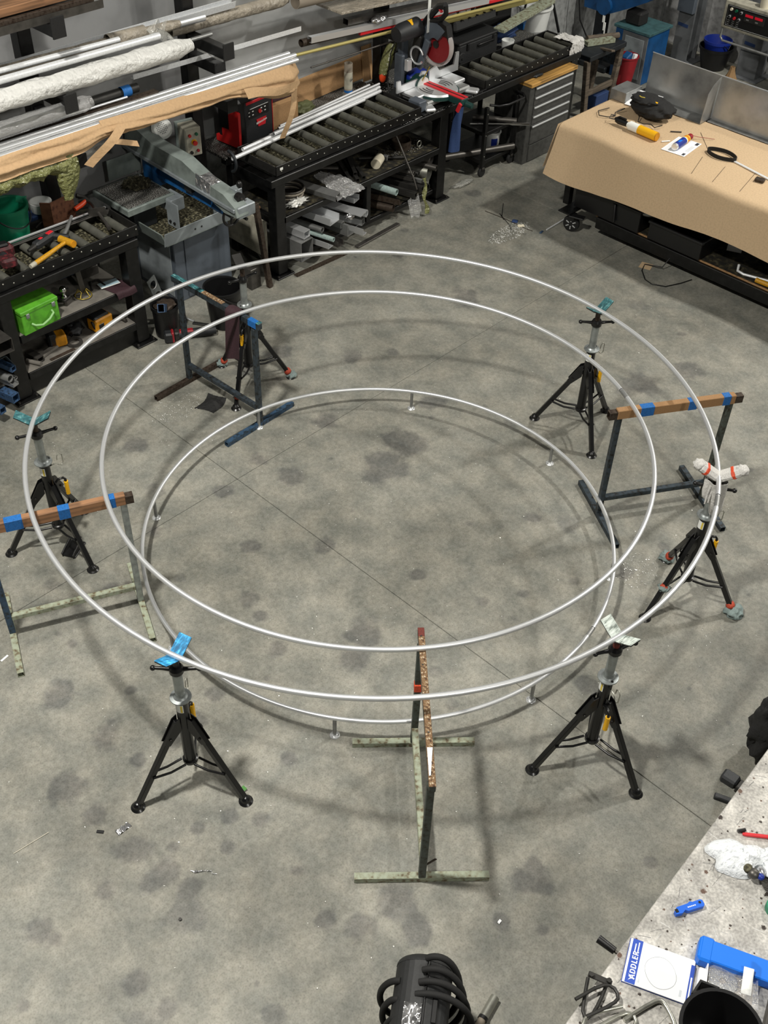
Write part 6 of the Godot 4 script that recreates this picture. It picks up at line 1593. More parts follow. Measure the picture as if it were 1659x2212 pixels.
	part("face_line", tb([V(-0.0165, 0.088, -0.335), V(-0.0165, 0.088, 0.33), V(-0.0165, -0.095, 0.33), V(-0.0165, -0.095, -0.335)], 0.0018, 5, true), "alu", pn)
	var ctl := [[0.06, -0.3, "nylon"], [0.055, -0.245, "green_button"], [0.05, -0.19, "alu"], [-0.01, -0.305, "alu"], [-0.015, -0.25, "red_bright"], [-0.018, -0.2, "alu"]]
	for q in ctl:
		part("knob", tb([V(-0.016, q[0], q[1]), V(-0.03, q[0], q[1])], [0.015, 0.013], 14), q[2], pn)
		if q[2] == "alu": part("knob_cap", tb([V(-0.03, q[0], q[1]), V(-0.034, q[0], q[1])], 0.01, 12), "black_clean", pn)
	for k in 9:
		part("legend", bx(V(-0.0168, -0.045 - 0.018 * (k % 3), -0.31 + 0.05 * (k / 3)), V(0.001, 0.006, 0.026), 0.0), "alu_dull", pn)
	var dp := part("display", bx(V(-0.017, 0.025, -0.04), V(0.004, 0.08, 0.22), 0.002), "steel_dark", pn)
	for k in 2:
		part("digits", bx(V(-0.0195, 0.042, -0.1 + 0.105 * k), V(0.002, 0.024, 0.085), 0.001), "red_digits", dp)
		part("legend", bx(V(-0.0195, 0.005, -0.11 + 0.1 * k), V(0.002, 0.012, 0.03), 0.0), "alu_dull", dp)
	part("hand_rail", tb([V(0.0, -0.14, -0.36), V(-0.01, -0.22, -0.36), V(-0.01, -0.25, -0.33), V(-0.01, -0.255, 0.36)], 0.011, 10), "alu_dull", pn)
	part("arm", bx(V(0.4, 0.0, 0.34), V(0.6, 0.1, 0.1), 0.006), "cream", pn)
	part("arm_post", bx(V(0.72, -0.1, 0.34), V(0.14, 1.74, 0.16), 0.006), "col_grey", pn)
	solo("panel_cup", "cream round cup standing on the control panel", "cup", la([Vector2(0, 0), Vector2(0.05, 0), Vector2(0.055, 0.09), Vector2(0.05, 0.09), Vector2(0.045, 0.008), Vector2(0, 0.008)], 20, V(7.16, 1.105, -1.82)), "nylon")
	var hw := thing("machine_handle", "round black machine handle at the right edge of the picture", "handle", V(7.9, 0.38, -1.95))
	part("knob", la([Vector2(0, -0.03), Vector2(0.055, -0.03), Vector2(0.06, 0.0), Vector2(0.04, 0.03), Vector2(0, 0.035)], 22, Vector3.ZERO, Basis(Vector3.BACK, PI / 2)), "black_clean", hw)
	part("cap", bl(V(-0.036, 0, 0), V(0.004, 0.014, 0.014), 12, 8), "alu", hw)
	part("shaft", tb([V(0, 0, 0), V(0.2, 0.0, 0.1)], 0.02, 10), "steel", hw)
	part("machine_block", bx(V(0.25, -0.12, 0.2), V(0.3, 0.52, 0.4), 0.01), "col_grey", hw)
	solo("canvas_sack", "tan canvas sack tied at the neck behind the metal sheets", "sack", sh(28, 16, func(u, v):
		var a: float = u * TAU
		var r: float = lerpf(0.13, 0.022, smoothstep(0.0, 1.0, v)) * (1.0 + 0.14 * sin(a * 7.0) * v)
		return V(7.6 + cos(a) * r, 0.002 + v * 0.3, -2.22 + sin(a) * r), 0.004), "canvas")
	solo("white_lump", "small pale lump of plaster on the floor behind the sheets", "lump", bl(V(7.55, 0.04, -1.98), V(0.11, 0.045, 0.1), 14, 8, func(q): return 0.9 + 0.3 * nz(q, 0.02, 1)), "label")
	solo("wall_cable", "thin dark cable hanging on the far wall above the buckets", "cable", tb([V(8.41, 1.4, -2.7), V(8.42, 0.9, -2.68), V(8.41, 0.6, -2.72), V(8.4, 0.35, -2.6)], 0.006, 6), "black_clean")

# ================================================================= table under kraft paper
func paper_table():
	var z0 := -1.86
	var z1 := 1.5
	var t := thing("wheeled_table", "black wheeled steel table under the kraft paper at the right", "table", Vector3.ZERO)
	part("top", bx(V(4.72, 0.815, (z0 + z1) / 2), V(1.2, 0.05, z1 - z0 - 0.04), 0.004), "black", t)
	for p: Vector2 in [Vector2(4.16, z0 + 0.1), Vector2(5.26, z0 + 0.1), Vector2(4.16, z1 - 0.15), Vector2(5.26, z1 - 0.15)]:
		part("leg", bx(V(p.x, 0.47, p.y), V(0.06, 0.66, 0.06), 0.003), "black", t)
		var cp := V(p.x - 0.16, 0, p.y + 0.18) if p.x < 4.5 else V(p.x, 0, p.y)
		var k := part("caster", la([Vector2(0.0, -0.022), Vector2(0.05, -0.022), Vector2(0.07, -0.018), Vector2(0.075, 0.0), Vector2(0.07, 0.018), Vector2(0.05, 0.022), Vector2(0, 0.022)], 26, cp + V(0, 0.076, 0), Basis(Vector3.UP, 0.3) * Basis(Vector3.BACK, PI / 2)), "rubber", t)
		var ax := Basis(Vector3.UP, 0.3)
		part("caster_hub", la([Vector2(0.018, -0.024), Vector2(0.05, -0.0235), Vector2(0.05, -0.0225)], 20, cp + V(0, 0.076, 0), ax * Basis(Vector3.BACK, PI / 2)), "alu_dull", k)
		for q in 6:
			var a := TAU * q / 6.0
			part("hub_spoke", bx(cp + V(0, 0.076, 0) + ax * V(0.0245, cos(a) * 0.034, sin(a) * 0.034), V(0.004, 0.03, 0.01), 0.001, ax * Basis(Vector3.RIGHT, a)), "alu", k)
			part("hub_spoke", bx(cp + V(0, 0.076, 0) + ax * V(-0.0245, cos(a) * 0.034, sin(a) * 0.034), V(0.004, 0.03, 0.01), 0.001, ax * Basis(Vector3.RIGHT, a)), "alu", k)
		part("fork", bx(cp + V(0, 0.135, 0), V(0.07, 0.06, 0.06), 0.006, ax), "black_clean", k)
		part("brake_pedal", bx(cp + V(-0.02, 0.165, 0.06), V(0.07, 0.014, 0.13), 0.004, ax), "black_clean", k)
	part("caster_plate", bx(V(4.05, 0.178, z0 + 0.23), V(0.24, 0.012, 0.12), 0.002), "black", t)
	part("lower_rail", bx(V(4.1, 0.13, (z0 + z1) / 2 + 0.2), V(0.06, 0.1, z1 - z0 - 0.55), 0.004), "black", t)
	part("lower_rail", bx(V(5.26, 0.13, (z0 + z1) / 2 + 0.2), V(0.06, 0.1, z1 - z0 - 0.55), 0.004), "black", t)
	part("lower_shelf", bx(V(4.68, 0.178, (z0 + z1) / 2 + 0.15), V(1.14, 0.016, z1 - z0 - 0.6), 0.002), "shelf_dirty", t)
	part("shelf_edge", bx(V(4.106, 0.178, (z0 + z1) / 2 + 0.15), V(0.018, 0.018, z1 - z0 - 0.6), 0.002), "wood", t)
	# paper cover: lies on the top, then rolls over the front edge
	var pap := thing("kraft_cover", "brown kraft paper covering the wheeled table and hanging down in front", "paper cover", Vector3.ZERO)
	part("sheet", sh(60, 110, func(u, v):
		var z: float = lerpf(z0 - 0.03, z1 + 0.02, v)
		var drop: float = 0.33 + 0.02 * sin(v * 9.0)
		var total: float = 0.92 + drop + 0.1
		var s: float = u * total                       # distance from the back edge
		var edge: float = 4.1 + 0.02 * sin(z * 3.1 + 0.6) + 0.012 * sin(z * 7.0) - 0.04 * smoothstep(-0.9, 0.3, z)
		var flat: float = 5.02 - edge
		var x: float; var y: float
		var top: float = 0.845 + 0.003 * nz(V(s * 3.0, z * 3.0, 0), 0.1, 2)
		var R := 0.055
		if s < flat: x = 5.02 - s; y = top
		elif s < flat + R * 1.35:
			var a: float = (s - flat) / R
			x = edge - sin(a) * R; y = top - (1.0 - cos(a)) * R
		else:
			var r: float = s - flat - R * 1.35
			x = edge - sin(1.35) * R - r * 0.24 - 0.03 * smoothstep(0.15, 0.0, v) * r * 4.0
			y = top - (1.0 - cos(1.35)) * R - r * 0.96
			x += 0.012 * sin(z * 5.0 + 1.0) * r * 2.5
		return V(x, y, z + 0.012 * nz(V(s, z, 3), 0.1, 5)), 0.0015), "kraft_table", pap)
	part("end_flap", sh(16, 12, func(u, v):
		var drop: float = v * (0.06 + 0.3 * (1.0 - u) )
		return V(lerpf(4.05, 4.75, u) - 0.1 * v * (1.0 - u), 0.845 - drop, z0 - 0.035 - 0.03 * v + 0.05 * v * sin(u * 3.0) * (1.0 - u)), 0.0015), "kraft_table", pap)
	# pencil layout lines drawn on the paper
	for q in [[4.42, -0.72, 4.1, -0.62], [4.4, -0.5, 4.1, -0.43], [4.5, -0.28, 4.12, -0.2], [4.8, -0.98, 4.5, -0.7]]:
		part("pencil_line", bx(V((q[0] + q[2]) / 2, 0.8485, (q[1] + q[3]) / 2), V(Vector2(q[0] - q[2], q[1] - q[3]).length(), 0.0006, 0.003), 0.0, Basis(Vector3.UP, -atan2(q[3] - q[1], q[2] - q[0]))), "steel_brown", pap)
	# folded aluminium sheets on the table
	var fs := thing("folded_sheet", "folded aluminium tray with divider standing on the paper-covered table", "metal sheet", Vector3.ZERO)
	part("back_wall", bx(V(5.11, 1.03, -1.41), V(0.004, 0.36, 0.68), 0.001, Basis(Vector3.BACK, -0.06)), "alu_tray", fs)
	part("floor_flange", bx(V(5.02, 0.852, -1.41), V(0.18, 0.004, 0.68), 0.001), "alu_dull", fs)
	part("divider", pr([Vector2(-0.09, 0), Vector2(0.09, 0), Vector2(0.11, 0.355), Vector2(0.0, 0.3), Vector2(-0.06, 0.24)], V(5.02, 0.852, -1.074), V(5.02, 0.852, -1.07)), "alu_tray", fs)
	var f2 := thing("folded_sheet", "long bare aluminium sheet standing right of the divider", "metal sheet", Vector3.ZERO)
	part("back_wall", bx(V(5.1, 1.03, -0.05), V(0.004, 0.36, 2.02), 0.001, Basis(Vector3.BACK, -0.06)), "alu_tray", f2)
	part("floor_flange", bx(V(5.06, 0.852, -0.05), V(0.08, 0.004, 2.02), 0.001), "alu_dull", f2)
	for e in [[fs, -1.41, 0.69], [f2, -0.05, 2.03]]:
		part("bright_edge", bx(V(5.121, 1.211, e[1]), V(0.008, 0.006, e[2]), 0.001), "alu_bright", e[0])
	solo("sheet_box", "small folded aluminium box at the back corner of the table", "metal box", bx(V(4.92, 0.895, -1.83), V(0.24, 0.09, 0.16), 0.003), "alu_dull")
	solo("paper_sheets", "white paper sheets lying by the aluminium tray", "paper", sh(6, 6, func(u, v): return V(4.78 + u * 0.24 + v * 0.03, 0.857 + 0.05 * u * u, -1.74 + v * 0.26 - u * 0.05), 0.0015), "paper")
	# black bag
	var bg := thing("drawstring_bag", "crumpled black drawstring bag on the kraft paper", "bag", V(4.74, 0.86, -1.44))
	part("bag", bl(V(0, 0.075, 0), V(0.14, 0.085, 0.21), 40, 22, func(q): return 0.95 + 0.24 * nz(q, 0.014, 4) + 0.1 * nz(q, 0.04, 5)), "bag_black", bg)
	part("bag_fold", bl(V(-0.02, 0.135, -0.05), V(0.12, 0.035, 0.15), 30, 14, func(q): return 0.92 + 0.25 * nz(q, 0.02, 9)), "bag_black", bg)
	part("zip_pull", tb([V(-0.07, 0.16, -0.1), V(-0.09, 0.165, -0.07), V(-0.08, 0.165, -0.04)], 0.004, 6), "label_yellow", bg)
	part("yellow_tag", bx(V(-0.06, 0.15, 0.06), V(0.015, 0.004, 0.035), 0.001, Basis(Vector3.BACK, 0.4)), "yellow", bg)
	part("cord", tb([V(-0.1, 0.03, -0.2), V(-0.18, 0.004, -0.24), V(-0.24, 0.004, -0.2), V(-0.3, 0.004, -0.23), V(-0.33, 0.004, -0.3), V(-0.26, 0.004, -0.36), V(-0.14, 0.004, -0.33)], 0.004, 6), "black_clean", bg)
	part("cord", tb([V(-0.13, 0.03, -0.03), V(-0.19, 0.004, 0.0), V(-0.19, 0.004, 0.06), V(-0.15, 0.004, 0.1), V(-0.18, 0.004, 0.16), V(-0.13, 0.02, 0.2)], 0.004, 6), "black_clean", bg)
	# air grinder with yellow body
	var gt := thing("air_tool", "yellow cylindrical air tool with black grip on the kraft paper", "air tool", V(4.385, 0.887, -1.28), -1.57 - 0.06)
	part("body", tb([V(-0.04, 0, 0), V(0.14, 0, 0)], 0.037, 24), "yellow", gt)
	part("label_sleeve", tb([V(-0.135, 0, 0), V(-0.04, 0, 0)], 0.0372, 24), "label", gt)
	part("bevel", tb([V(0.14, 0, 0), V(0.147, 0, 0)], [0.037, 0.033], 24), "amber", gt)
	part("neck", tb([V(-0.16, 0, 0), V(-0.135, 0, 0)], [0.02, 0.03], 18), "label", gt)
	part("grip", tb([V(-0.28, 0, 0), V(-0.25, 0, 0), V(-0.2, 0.002, 0), V(-0.16, 0, 0)], [0.02, 0.027, 0.026, 0.02], 16), "black_clean", gt)
	part("lever", tb([V(-0.29, 0.01, 0.01), V(-0.25, 0.035, 0.0), V(-0.18, 0.034, 0.0)], 0.008, 8), "black_clean", gt)
	part("hook", tb([V(-0.28, 0.0, 0), V(-0.34, 0.0, 0.02), V(-0.345, 0.02, -0.01), V(-0.315, 0.015, -0.03)], 0.005, 8), "steel", gt)
	solo("white_stick", "white pen lying beside the yellow air tool", "pen", tb([V(4.4, 0.853, -1.1), V(4.46, 0.853, -1.06)], 0.006, 8), "label")
	solo("small_file", "short dark pin lying on the kraft paper", "pin", tb([V(4.62, 0.852, -1.16), V(4.68, 0.852, -1.09)], 0.005, 8), "steel_dark")
	# spray can on a sheet
	var sp := thing("printed_sheet", "white printed sheet under the spray can", "paper", V(4.45, 0.8495, -0.94), 0.1)
	part("sheet", bx(V(0, 0, 0), V(0.31, 0.001, 0.21)), "paper", sp)
	part("corner_print", bx(V(0.12, 0.0008, 0.08), V(0.05, 0.0006, 0.025)), "dark_print", sp)
	part("corner_print", bx(V(-0.12, 0.0008, 0.08), V(0.04, 0.0006, 0.022)), "dark_print", sp)
	for k in 3: part("text_line", bx(V(0.0, 0.0008, 0.085 - 0.01 * k), V(0.12, 0.0005, 0.003)), "pencil", sp)
	var sc := thing("spray_can", "blue and yellow lubricant spray can lying on the printed sheet", "spray can", V(4.47, 0.881, -0.95), 0.08)
	part("body", tb([V(-0.12, 0, 0), V(0.02, 0, 0)], 0.03, 24), "blue_navy", sc)
	part("band", tb([V(0.02, 0, 0), V(0.03, 0, 0)], 0.0303, 24), "label", sc)
	part("band", tb([V(0.03, 0, 0), V(0.08, 0, 0)], 0.0302, 24), "yellow", sc)
	part("band", tb([V(0.05, 0, 0), V(0.06, 0, 0)], 0.0305, 24), "red_bright", sc)
	part("shoulder", tb([V(0.08, 0, 0), V(0.1, 0, 0)], [0.03, 0.02], 24), "blue_navy", sc)
	part("nozzle", bx(V(0.125, 0, 0), V(0.05, 0.045, 0.045), 0.012), "red_bin", sc)
	part("base_cup", tb([V(-0.14, 0, 0), V(-0.12, 0, 0)], [0.026, 0.03], 24), "alu_bright", sc)
	part("print_patch", bx(V(-0.06, 0.0285, 0.005), V(0.05, 0.004, 0.02), 0.001), "blue_bright", sc)
	part("straw", tb([V(0.15, 0.005, 0.0), V(0.19, -0.01, 0.04), V(0.28, -0.026, 0.15)], 0.002, 6), "red_bin", sc)
	# strap wrench
	var sw := thing("strap_wrench", "black strap loop on a bright flat handle at the table's right", "strap wrench", Vector3.ZERO)
	var lp := []
	for i in 31:
		var a := TAU * i / 30.0
		lp.append(V(4.54 + cos(a) * 0.06 * (1.0 + 0.15 * cos(2.0 * a)), 0, -0.62 + sin(a) * 0.13))
	part("loop", sh(30, 1, func(u, v):
		var p: Vector3 = lp[int(round(u * 30.0))]
		return V(p.x, 0.85 + v * 0.032, p.z), 0.005), "rubber", sw)
	part("handle", bx(V(4.49, 0.853, -0.29), V(0.022, 0.008, 0.44), 0.002, Basis(Vector3.UP, -0.2)), "alu_white", sw)
	solo("spring_clamp", "small copper-coloured spring clamp near the strap wrench handle", "clamp", bx(V(4.38, 0.862, -0.18), V(0.05, 0.026, 0.075), 0.006, Basis(Vector3.UP, 0.2)), "steel_brown")
	# under the table
	var bn := thing("storage_crate", "long black plastic crate full of cables under the table", "crate", V(4.24, 0.19, -1.3))
	crate(bn, 0.34, 0.2, 0.66)
	solo("cable_tangle", "tangle of black cables in the long crate", "cable", tb([V(4.12, 0.33, -1.55), V(4.2, 0.37, -1.5), V(4.26, 0.35, -1.42), V(4.18, 0.38, -1.35), V(4.12, 0.36, -1.25), V(4.2, 0.35, -1.2), V(4.28, 0.36, -1.3), V(4.2, 0.37, -1.4), V(4.1, 0.395, -1.3), V(4.06, 0.37, -1.22), V(4.05, 0.22, -1.2)], 0.011, 8), "black_clean")
	solo("orange_plug", "small orange plug among the cables in the long crate", "plug", bx(V(4.14, 0.375, -1.53), V(0.02, 0.03, 0.03), 0.004), "orange")
	solo("wooden_stick", "wooden stick lying among cables in the long crate", "stick", tb([V(4.14, 0.37, -1.5), V(4.13, 0.37, -1.4)], 0.015, 10), "wrap_tan")
	var b2 := thing("storage_crate", "second black crate under the table with a red tool on it", "crate", V(4.24, 0.19, -0.62))
	crate(b2, 0.34, 0.16, 0.5)
	var ad := thing("air_drill", "silver and black air drill lying between the crates", "drill", Vector3.ZERO)
	part("body", tb([V(4.12, 0.36, -1.0), V(4.13, 0.36, -0.95), V(4.14, 0.37, -0.93), V(4.17, 0.38, -0.86), V(4.18, 0.375, -0.8)], [0.022, 0.022, 0.03, 0.03, 0.014], 14), "alu_dull", ad)
	part("chuck", tb([V(4.105, 0.36, -1.06), V(4.115, 0.36, -1.0)], 0.02, 14), "chrome", ad)
	solo("red_tool", "red tool head on the second crate", "tool", bx(V(4.2, 0.39, -0.62), V(0.06, 0.05, 0.1), 0.012, Basis(Vector3.UP, 0.4)), "red_bin")
	solo("pale_bottle", "pale round bottle lying beside the red tool", "bottle", bl(V(4.16, 0.385, -0.7), V(0.025, 0.025, 0.03), 12, 8), "cream")
	solo("box_stack", "dark boxes at the back of the shelf under the table", "box", bx(V(4.95, 0.36, -0.9), V(0.4, 0.34, 1.4), 0.01), "black_matt")
	solo("grey_case", "dark case on the shelf at the far right under the table", "case", bx(V(4.8, 0.3, 0.5), V(0.6, 0.22, 0.7), 0.01), "black_matt")
	solo("white_card", "white printed card standing in the shade under the table", "card", bx(V(4.42, 0.27, -0.25), V(0.006, 0.16, 0.12), 0.001, Basis(Vector3.UP, 0.4)), "paper")
	solo("spool", "pale round spool on the shelf under the table", "spool", tb([V(4.5, 0.25, 0.0), V(4.56, 0.25, 0.08)], 0.06, 20), "white_plastic")
	solo("bent_rod", "bright bent rod lying on the shelf under the table", "rod", tb([V(4.2, 0.23, -0.08), V(4.16, 0.2, -0.06), V(4.15, 0.199, 0.0), V(4.24, 0.199, 0.3), V(4.3, 0.199, 0.5)], 0.011, 8), "alu_white")
	solo("hazard_rope", "yellow and black striped rope on the shelf edge", "rope", tb([V(4.13, 0.21, 0.12), V(4.14, 0.21, 0.3), V(4.18, 0.21, 0.5)], 0.02, 10), "yellow_hammer")

func crate(t: Node, w: float, h: float, l: float):
	part("base", bx(V(0, 0.006, 0), V(w - 0.02, 0.012, l - 0.02), 0.002), "black_clean", t)
	for s: float in [-1.0, 1.0]:
		part("side", bx(V(s * (w / 2 - 0.005), h / 2 + 0.005, 0), V(0.01, h, l), 0.002), "black_clean", t)
		part("end", bx(V(0, h / 2 + 0.005, s * (l / 2 - 0.005)), V(w - 0.02, h, 0.01), 0.002), "black_clean", t)
		part("rim", bx(V(s * (w / 2), h - 0.005, 0), V(0.028, 0.02, l + 0.02), 0.004), "black_clean", t)
		part("rim", bx(V(0, h - 0.005, s * (l / 2)), V(w, 0.02, 0.028), 0.004), "black_clean", t)

# ================================================================= steel table in the foreground
const FT := 0.95
func front_table():
	var t := thing("steel_worktable", "scratched grey steel worktable in the bottom right corner", "table", V(-1.12, 0, 2.65), 0.058)
	part("plate", bx(V(-0.1, FT - 0.01, 0.52), V(3.4, 0.02, 1.04), 0.003), "bench_steel", t)
	for p: Vector2 in [Vector2(-1.6, 0.12), Vector2(1.4, 0.12), Vector2(-1.6, 0.95), Vector2(1.4, 0.95)]:
		part("leg", bx(V(p.x, 0.465, p.y), V(0.08, 0.93, 0.08), 0.004), "steel_dark", t)
	part("apron", bx(V(-0.1, 0.88, 0.1), V(3.1, 0.1, 0.05), 0.004), "steel_dark", t)
	# clamps gripping the table edge from below
	var k := thing("edge_clamp", "black clamp handle under the table edge beside the notepad", "clamp", V(-1.5, 0.87, 2.6), 0.06, "clamps at the steel table's edge")
	part("grip", tb([V(0, 0, -0.02), V(0.0, 0.0, 0.05)], [0.016, 0.014], 14), "black_clean", k)
	part("screw", tb([V(0, 0, 0.05), V(0, 0.0, 0.13)], 0.007, 8), "steel", k)
	k = thing("edge_clamp", "dark grey clamp block under the far end of the table edge", "clamp", V(-0.56, 0.885, 2.56), 0.06, "clamps at the steel table's edge")
	part("block", bx(V(0, 0, 0.0), V(0.055, 0.045, 0.07), 0.008), "tool_dark", k)
	part("bar", bx(V(0.0, -0.01, 0.07), V(0.05, 0.04, 0.07), 0.004), "steel_dark", k)
	k = thing("edge_clamp", "short dark clamp bar below the grey clamp block", "clamp", V(-0.65, 0.87, 2.58), 0.06, "clamps at the steel table's edge")
	part("bar", bx(V(0, 0, 0.02), V(0.025, 0.025, 0.1), 0.004, Basis(Vector3.UP, 0.3)), "tool_dark", k)
	# folding knife
	var kd := atan2(-(2.791 - 2.735), -1.162 + 1.269)
	var kn := thing("utility_knife", "blue folding utility knife lying on the steel table", "knife", V(-1.2155, FT, 2.763), kd)
	part("handle", pr([Vector2(-0.06, -0.012), Vector2(-0.035, -0.014), Vector2(-0.02, -0.006), Vector2(-0.01, -0.013), Vector2(0.055, -0.013), Vector2(0.06, -0.006), Vector2(0.06, 0.01), Vector2(0.052, 0.015), Vector2(0.02, 0.014), Vector2(0.012, 0.019), Vector2(0.0, 0.014), Vector2(-0.045, 0.013), Vector2(-0.06, 0.002)], V(0, 0.002, 0), V(0, 0.022, 0), Vector3(0, 0, -1)), "blue_plastic", kn)
	part("pivot", tb([V(0.045, 0.02, -0.004), V(0.045, 0.0245, -0.004)], 0.005, 12), "chrome", kn)
	part("blade_slot", bx(V(-0.052, 0.0225, 0.0), V(0.012, 0.0015, 0.014)), "black_clean", kn)
	for q in 5: part("print_mark", bx(V(-0.004 + 0.007 * q, 0.0223, 0.0), V(0.005, 0.0008, 0.004)), "label", kn)
	# notepad
	var e1 := V(0.398, 0, 0.917)
	var e2 := V(-0.907, 0, 0.421)
	var c := V(-1.4895, FT, 2.818)
	var pd := thing("notepad", "white notepad with blue printed bands and a drawn circle", "notepad", c)
	var B := Basis(e1, Vector3.UP, e1.cross(Vector3.UP))      # x along the long side
	var zz := B.z                                             # towards the top of the picture
	part("backing", bx(V(0, 0.004, 0), V(0.236, 0.007, 0.17), 0.001, B), "blue_print", pd)
	part("paper", bx(V(0, 0.009, 0) + zz * 0.001, V(0.232, 0.004, 0.168), 0.0005, B), "paper", pd)
	var bnd := part("blue_band", bx(V(0, 0.0113, 0) + e1 * -0.09, V(0.036, 0.0008, 0.168), 0.0, B), "blue_print", pd)
	part("blue_band", bx(V(0, 0.0113, 0) + e1 * 0.111 + e2 * 0.01, V(0.014, 0.0008, 0.145), 0.0, B), "blue_print", pd)
	var LB := Basis(-e2, -e1, Vector3.UP)
	lettering("lettering", "ADDLER", 0.021, "paper", bnd, V(0, 0.0122, 0) + e1 * -0.0885 + e2 * 0.014, LB, true)
	# the bird-like emblem left of the name
	var em := MB.new()
	var o := V(0, 0.0122, 0) + e1 * -0.088 + e2 * 0.062
	for q in [[-0.012, 0.012, 0.0, -0.004, 0.004, 0.002], [0.012, 0.014, 0.0, -0.004, -0.003, 0.002], [-0.004, 0.0, 0.004, 0.0, 0.0, -0.012]]:
		em.poly([o - e2 * q[0] - e1 * q[1], o - e2 * q[2] - e1 * q[3], o - e2 * q[4] - e1 * q[5]], Vector3.UP)
	part("emblem", em, "paper", bnd)
	for q in 2: part("small_print", bx(V(0, 0.0119, 0) + e1 * (-0.094 + 0.011 * q) - e2 * (0.052 + 0.004 * q), V(0.004, 0.0006, 0.03 + 0.008 * q), 0.0, B), "paper", bnd)
	part("small_print", bx(V(0, 0.0119, 0) + e1 * 0.111 + e2 * 0.03, V(0.005, 0.0006, 0.09), 0.0, B), "paper", pd)
	var cl := []
	for i in 36:
		var a := TAU * i / 36.0
		cl.append(V(0, 0.0114, 0) + e1 * (0.006 + cos(a) * (0.054 + 0.004 * sin(2.0 * a + 0.5))) + e2 * (0.008 + sin(a) * 0.058))
	part("pencil_circle", tb(cl, 0.0006, 4, true), "pencil", pd)
	part("handwriting", bx(V(0, 0.0114, 0) + e1 * -0.062 - e2 * 0.0, V(0.005, 0.0003, 0.14), 0.0, B), mat("faint_pencil", "#cdd2d8", 0.9), pd)
	part("handwriting", bx(V(0, 0.0114, 0) + e1 * 0.082 + e2 * 0.055, V(0.008, 0.0003, 0.024), 0.0, B), "faint_pencil", pd)
	# blue box beam
	var bd := V(0.39, 0, 0.92).normalized()
	var bw := V(-0.92, 0, 0.39).normalized()
	var BB := Basis(bd, Vector3.UP, bd.cross(Vector3.UP))
	var st := V(-1.332, FT + 0.028, 2.882)
	var bb := thing("blue_level", "bright blue plastic beam with thick end cap on the steel table", "beam", st)
	part("beam", bx(bd * 0.3 + V(0, 0.0, 0), V(0.62, 0.052, 0.08), 0.004, BB), "blue_bright", bb)
	part("end_cap", bx(bd * 0.018, V(0.05, 0.056, 0.096), 0.008, BB), "blue_bright", bb)
	# packet with disc and label, leaning against the beam
	var pk := thing("plastic_packet", "clear plastic packet with a steel disc and white label", "packet", V(-1.36, FT, 3.03))
	var PB := Basis(V(0.45, 0, 0.89), Vector3.UP, V(0.45, 0, 0.89).cross(Vector3.UP))
	part("packet", sh(10, 10, func(u, v): return PB * V((u - 0.5) * 0.17, 0.018 + 0.05 * v + 0.006 * sin(u * 9.0), (0.5 - v) * -0.17), 0.001), "film_clear", pk)
	part("card_side", bx(PB * V(-0.09, 0.02, -0.005), V(0.004, 0.05, 0.14), 0.001, PB), "paper", pk)
	part("card_back", bx(PB * V(-0.005, 0.008, 0.0), V(0.16, 0.003, 0.15), 0.001, PB), "brown_pipe", pk)
	part("disc", la([Vector2(0.012, 0), Vector2(0.05, 0), Vector2(0.05, 0.003), Vector2(0.012, 0.003)], 26, PB * V(-0.03, 0.014, -0.01)), "alu_dull", pk)
	part("label", bx(PB * V(0.045, 0.056, -0.015), V(0.035, 0.001, 0.09), 0.0, PB * Basis(Vector3.RIGHT, 0.28)), "label", pk)
	solo("white_box", "small white box end between notepad and packet", "box", bx(V(-1.43, FT + 0.02, 2.95), V(0.03, 0.04, 0.1), 0.003, Basis(Vector3.UP, 2.0)), "paper")
	solo("teal_handle", "teal plastic handle beside the notepad corner", "handle", bx(V(-1.475, FT + 0.022, 2.975), V(0.1, 0.035, 0.03), 0.01, Basis(Vector3.UP, 0.2)), mat("teal_plastic", "#3a8ea4", 0.45))
	# black tub
	var tub := thing("black_tub", "black plastic bucket with pouring lip in the bottom right corner", "bucket", V(-1.635, FT, 3.1))
	part("shell", la([Vector2(0, 0), Vector2(0.1, 0), Vector2(0.128, 0.24), Vector2(0.136, 0.24), Vector2(0.137, 0.25), Vector2(0.125, 0.25), Vector2(0.096, 0.01), Vector2(0, 0.01)], 36), "black_clean", tub)
	part("pouring_lip", pr([Vector2(-0.05, 0.0), Vector2(0.0, 0.04), Vector2(0.05, 0.0), Vector2(0.04, 0.0), Vector2(0.0, 0.03), Vector2(-0.04, 0.0)], V(0.068, 0.18, -0.1), V(0.073, 0.25, -0.108), V(0.56, 0, -0.83)), "black_clean", tub)
	# steel flat and blue tool at the corner
	solo("steel_flat", "grey steel flat bar leaning over the corner of the table", "bar", bx(V(-1.43, 1.06, 3.18), V(0.34, 0.05, 0.012), 0.002, Basis(Vector3.UP, 0.35) * Basis(Vector3.BACK, 0.25)), "steel")
	solo("blue_tool", "light blue tool body at the very corner of the picture", "tool", bx(V(-1.4, FT + 0.06, 3.24), V(0.26, 0.12, 0.07), 0.02, Basis(Vector3.UP, 0.35)), mat("sky_blue", "#4f86d0", 0.45))
	# white bag
	var wb := thing("plastic_bag", "crumpled white plastic bag with foil and bearings on the steel table", "bag", V(-0.9, FT, 2.79))
	var WB := Basis(V(0.62, 0, 0.78), Vector3.UP, V(0.62, 0, 0.78).cross(Vector3.UP))
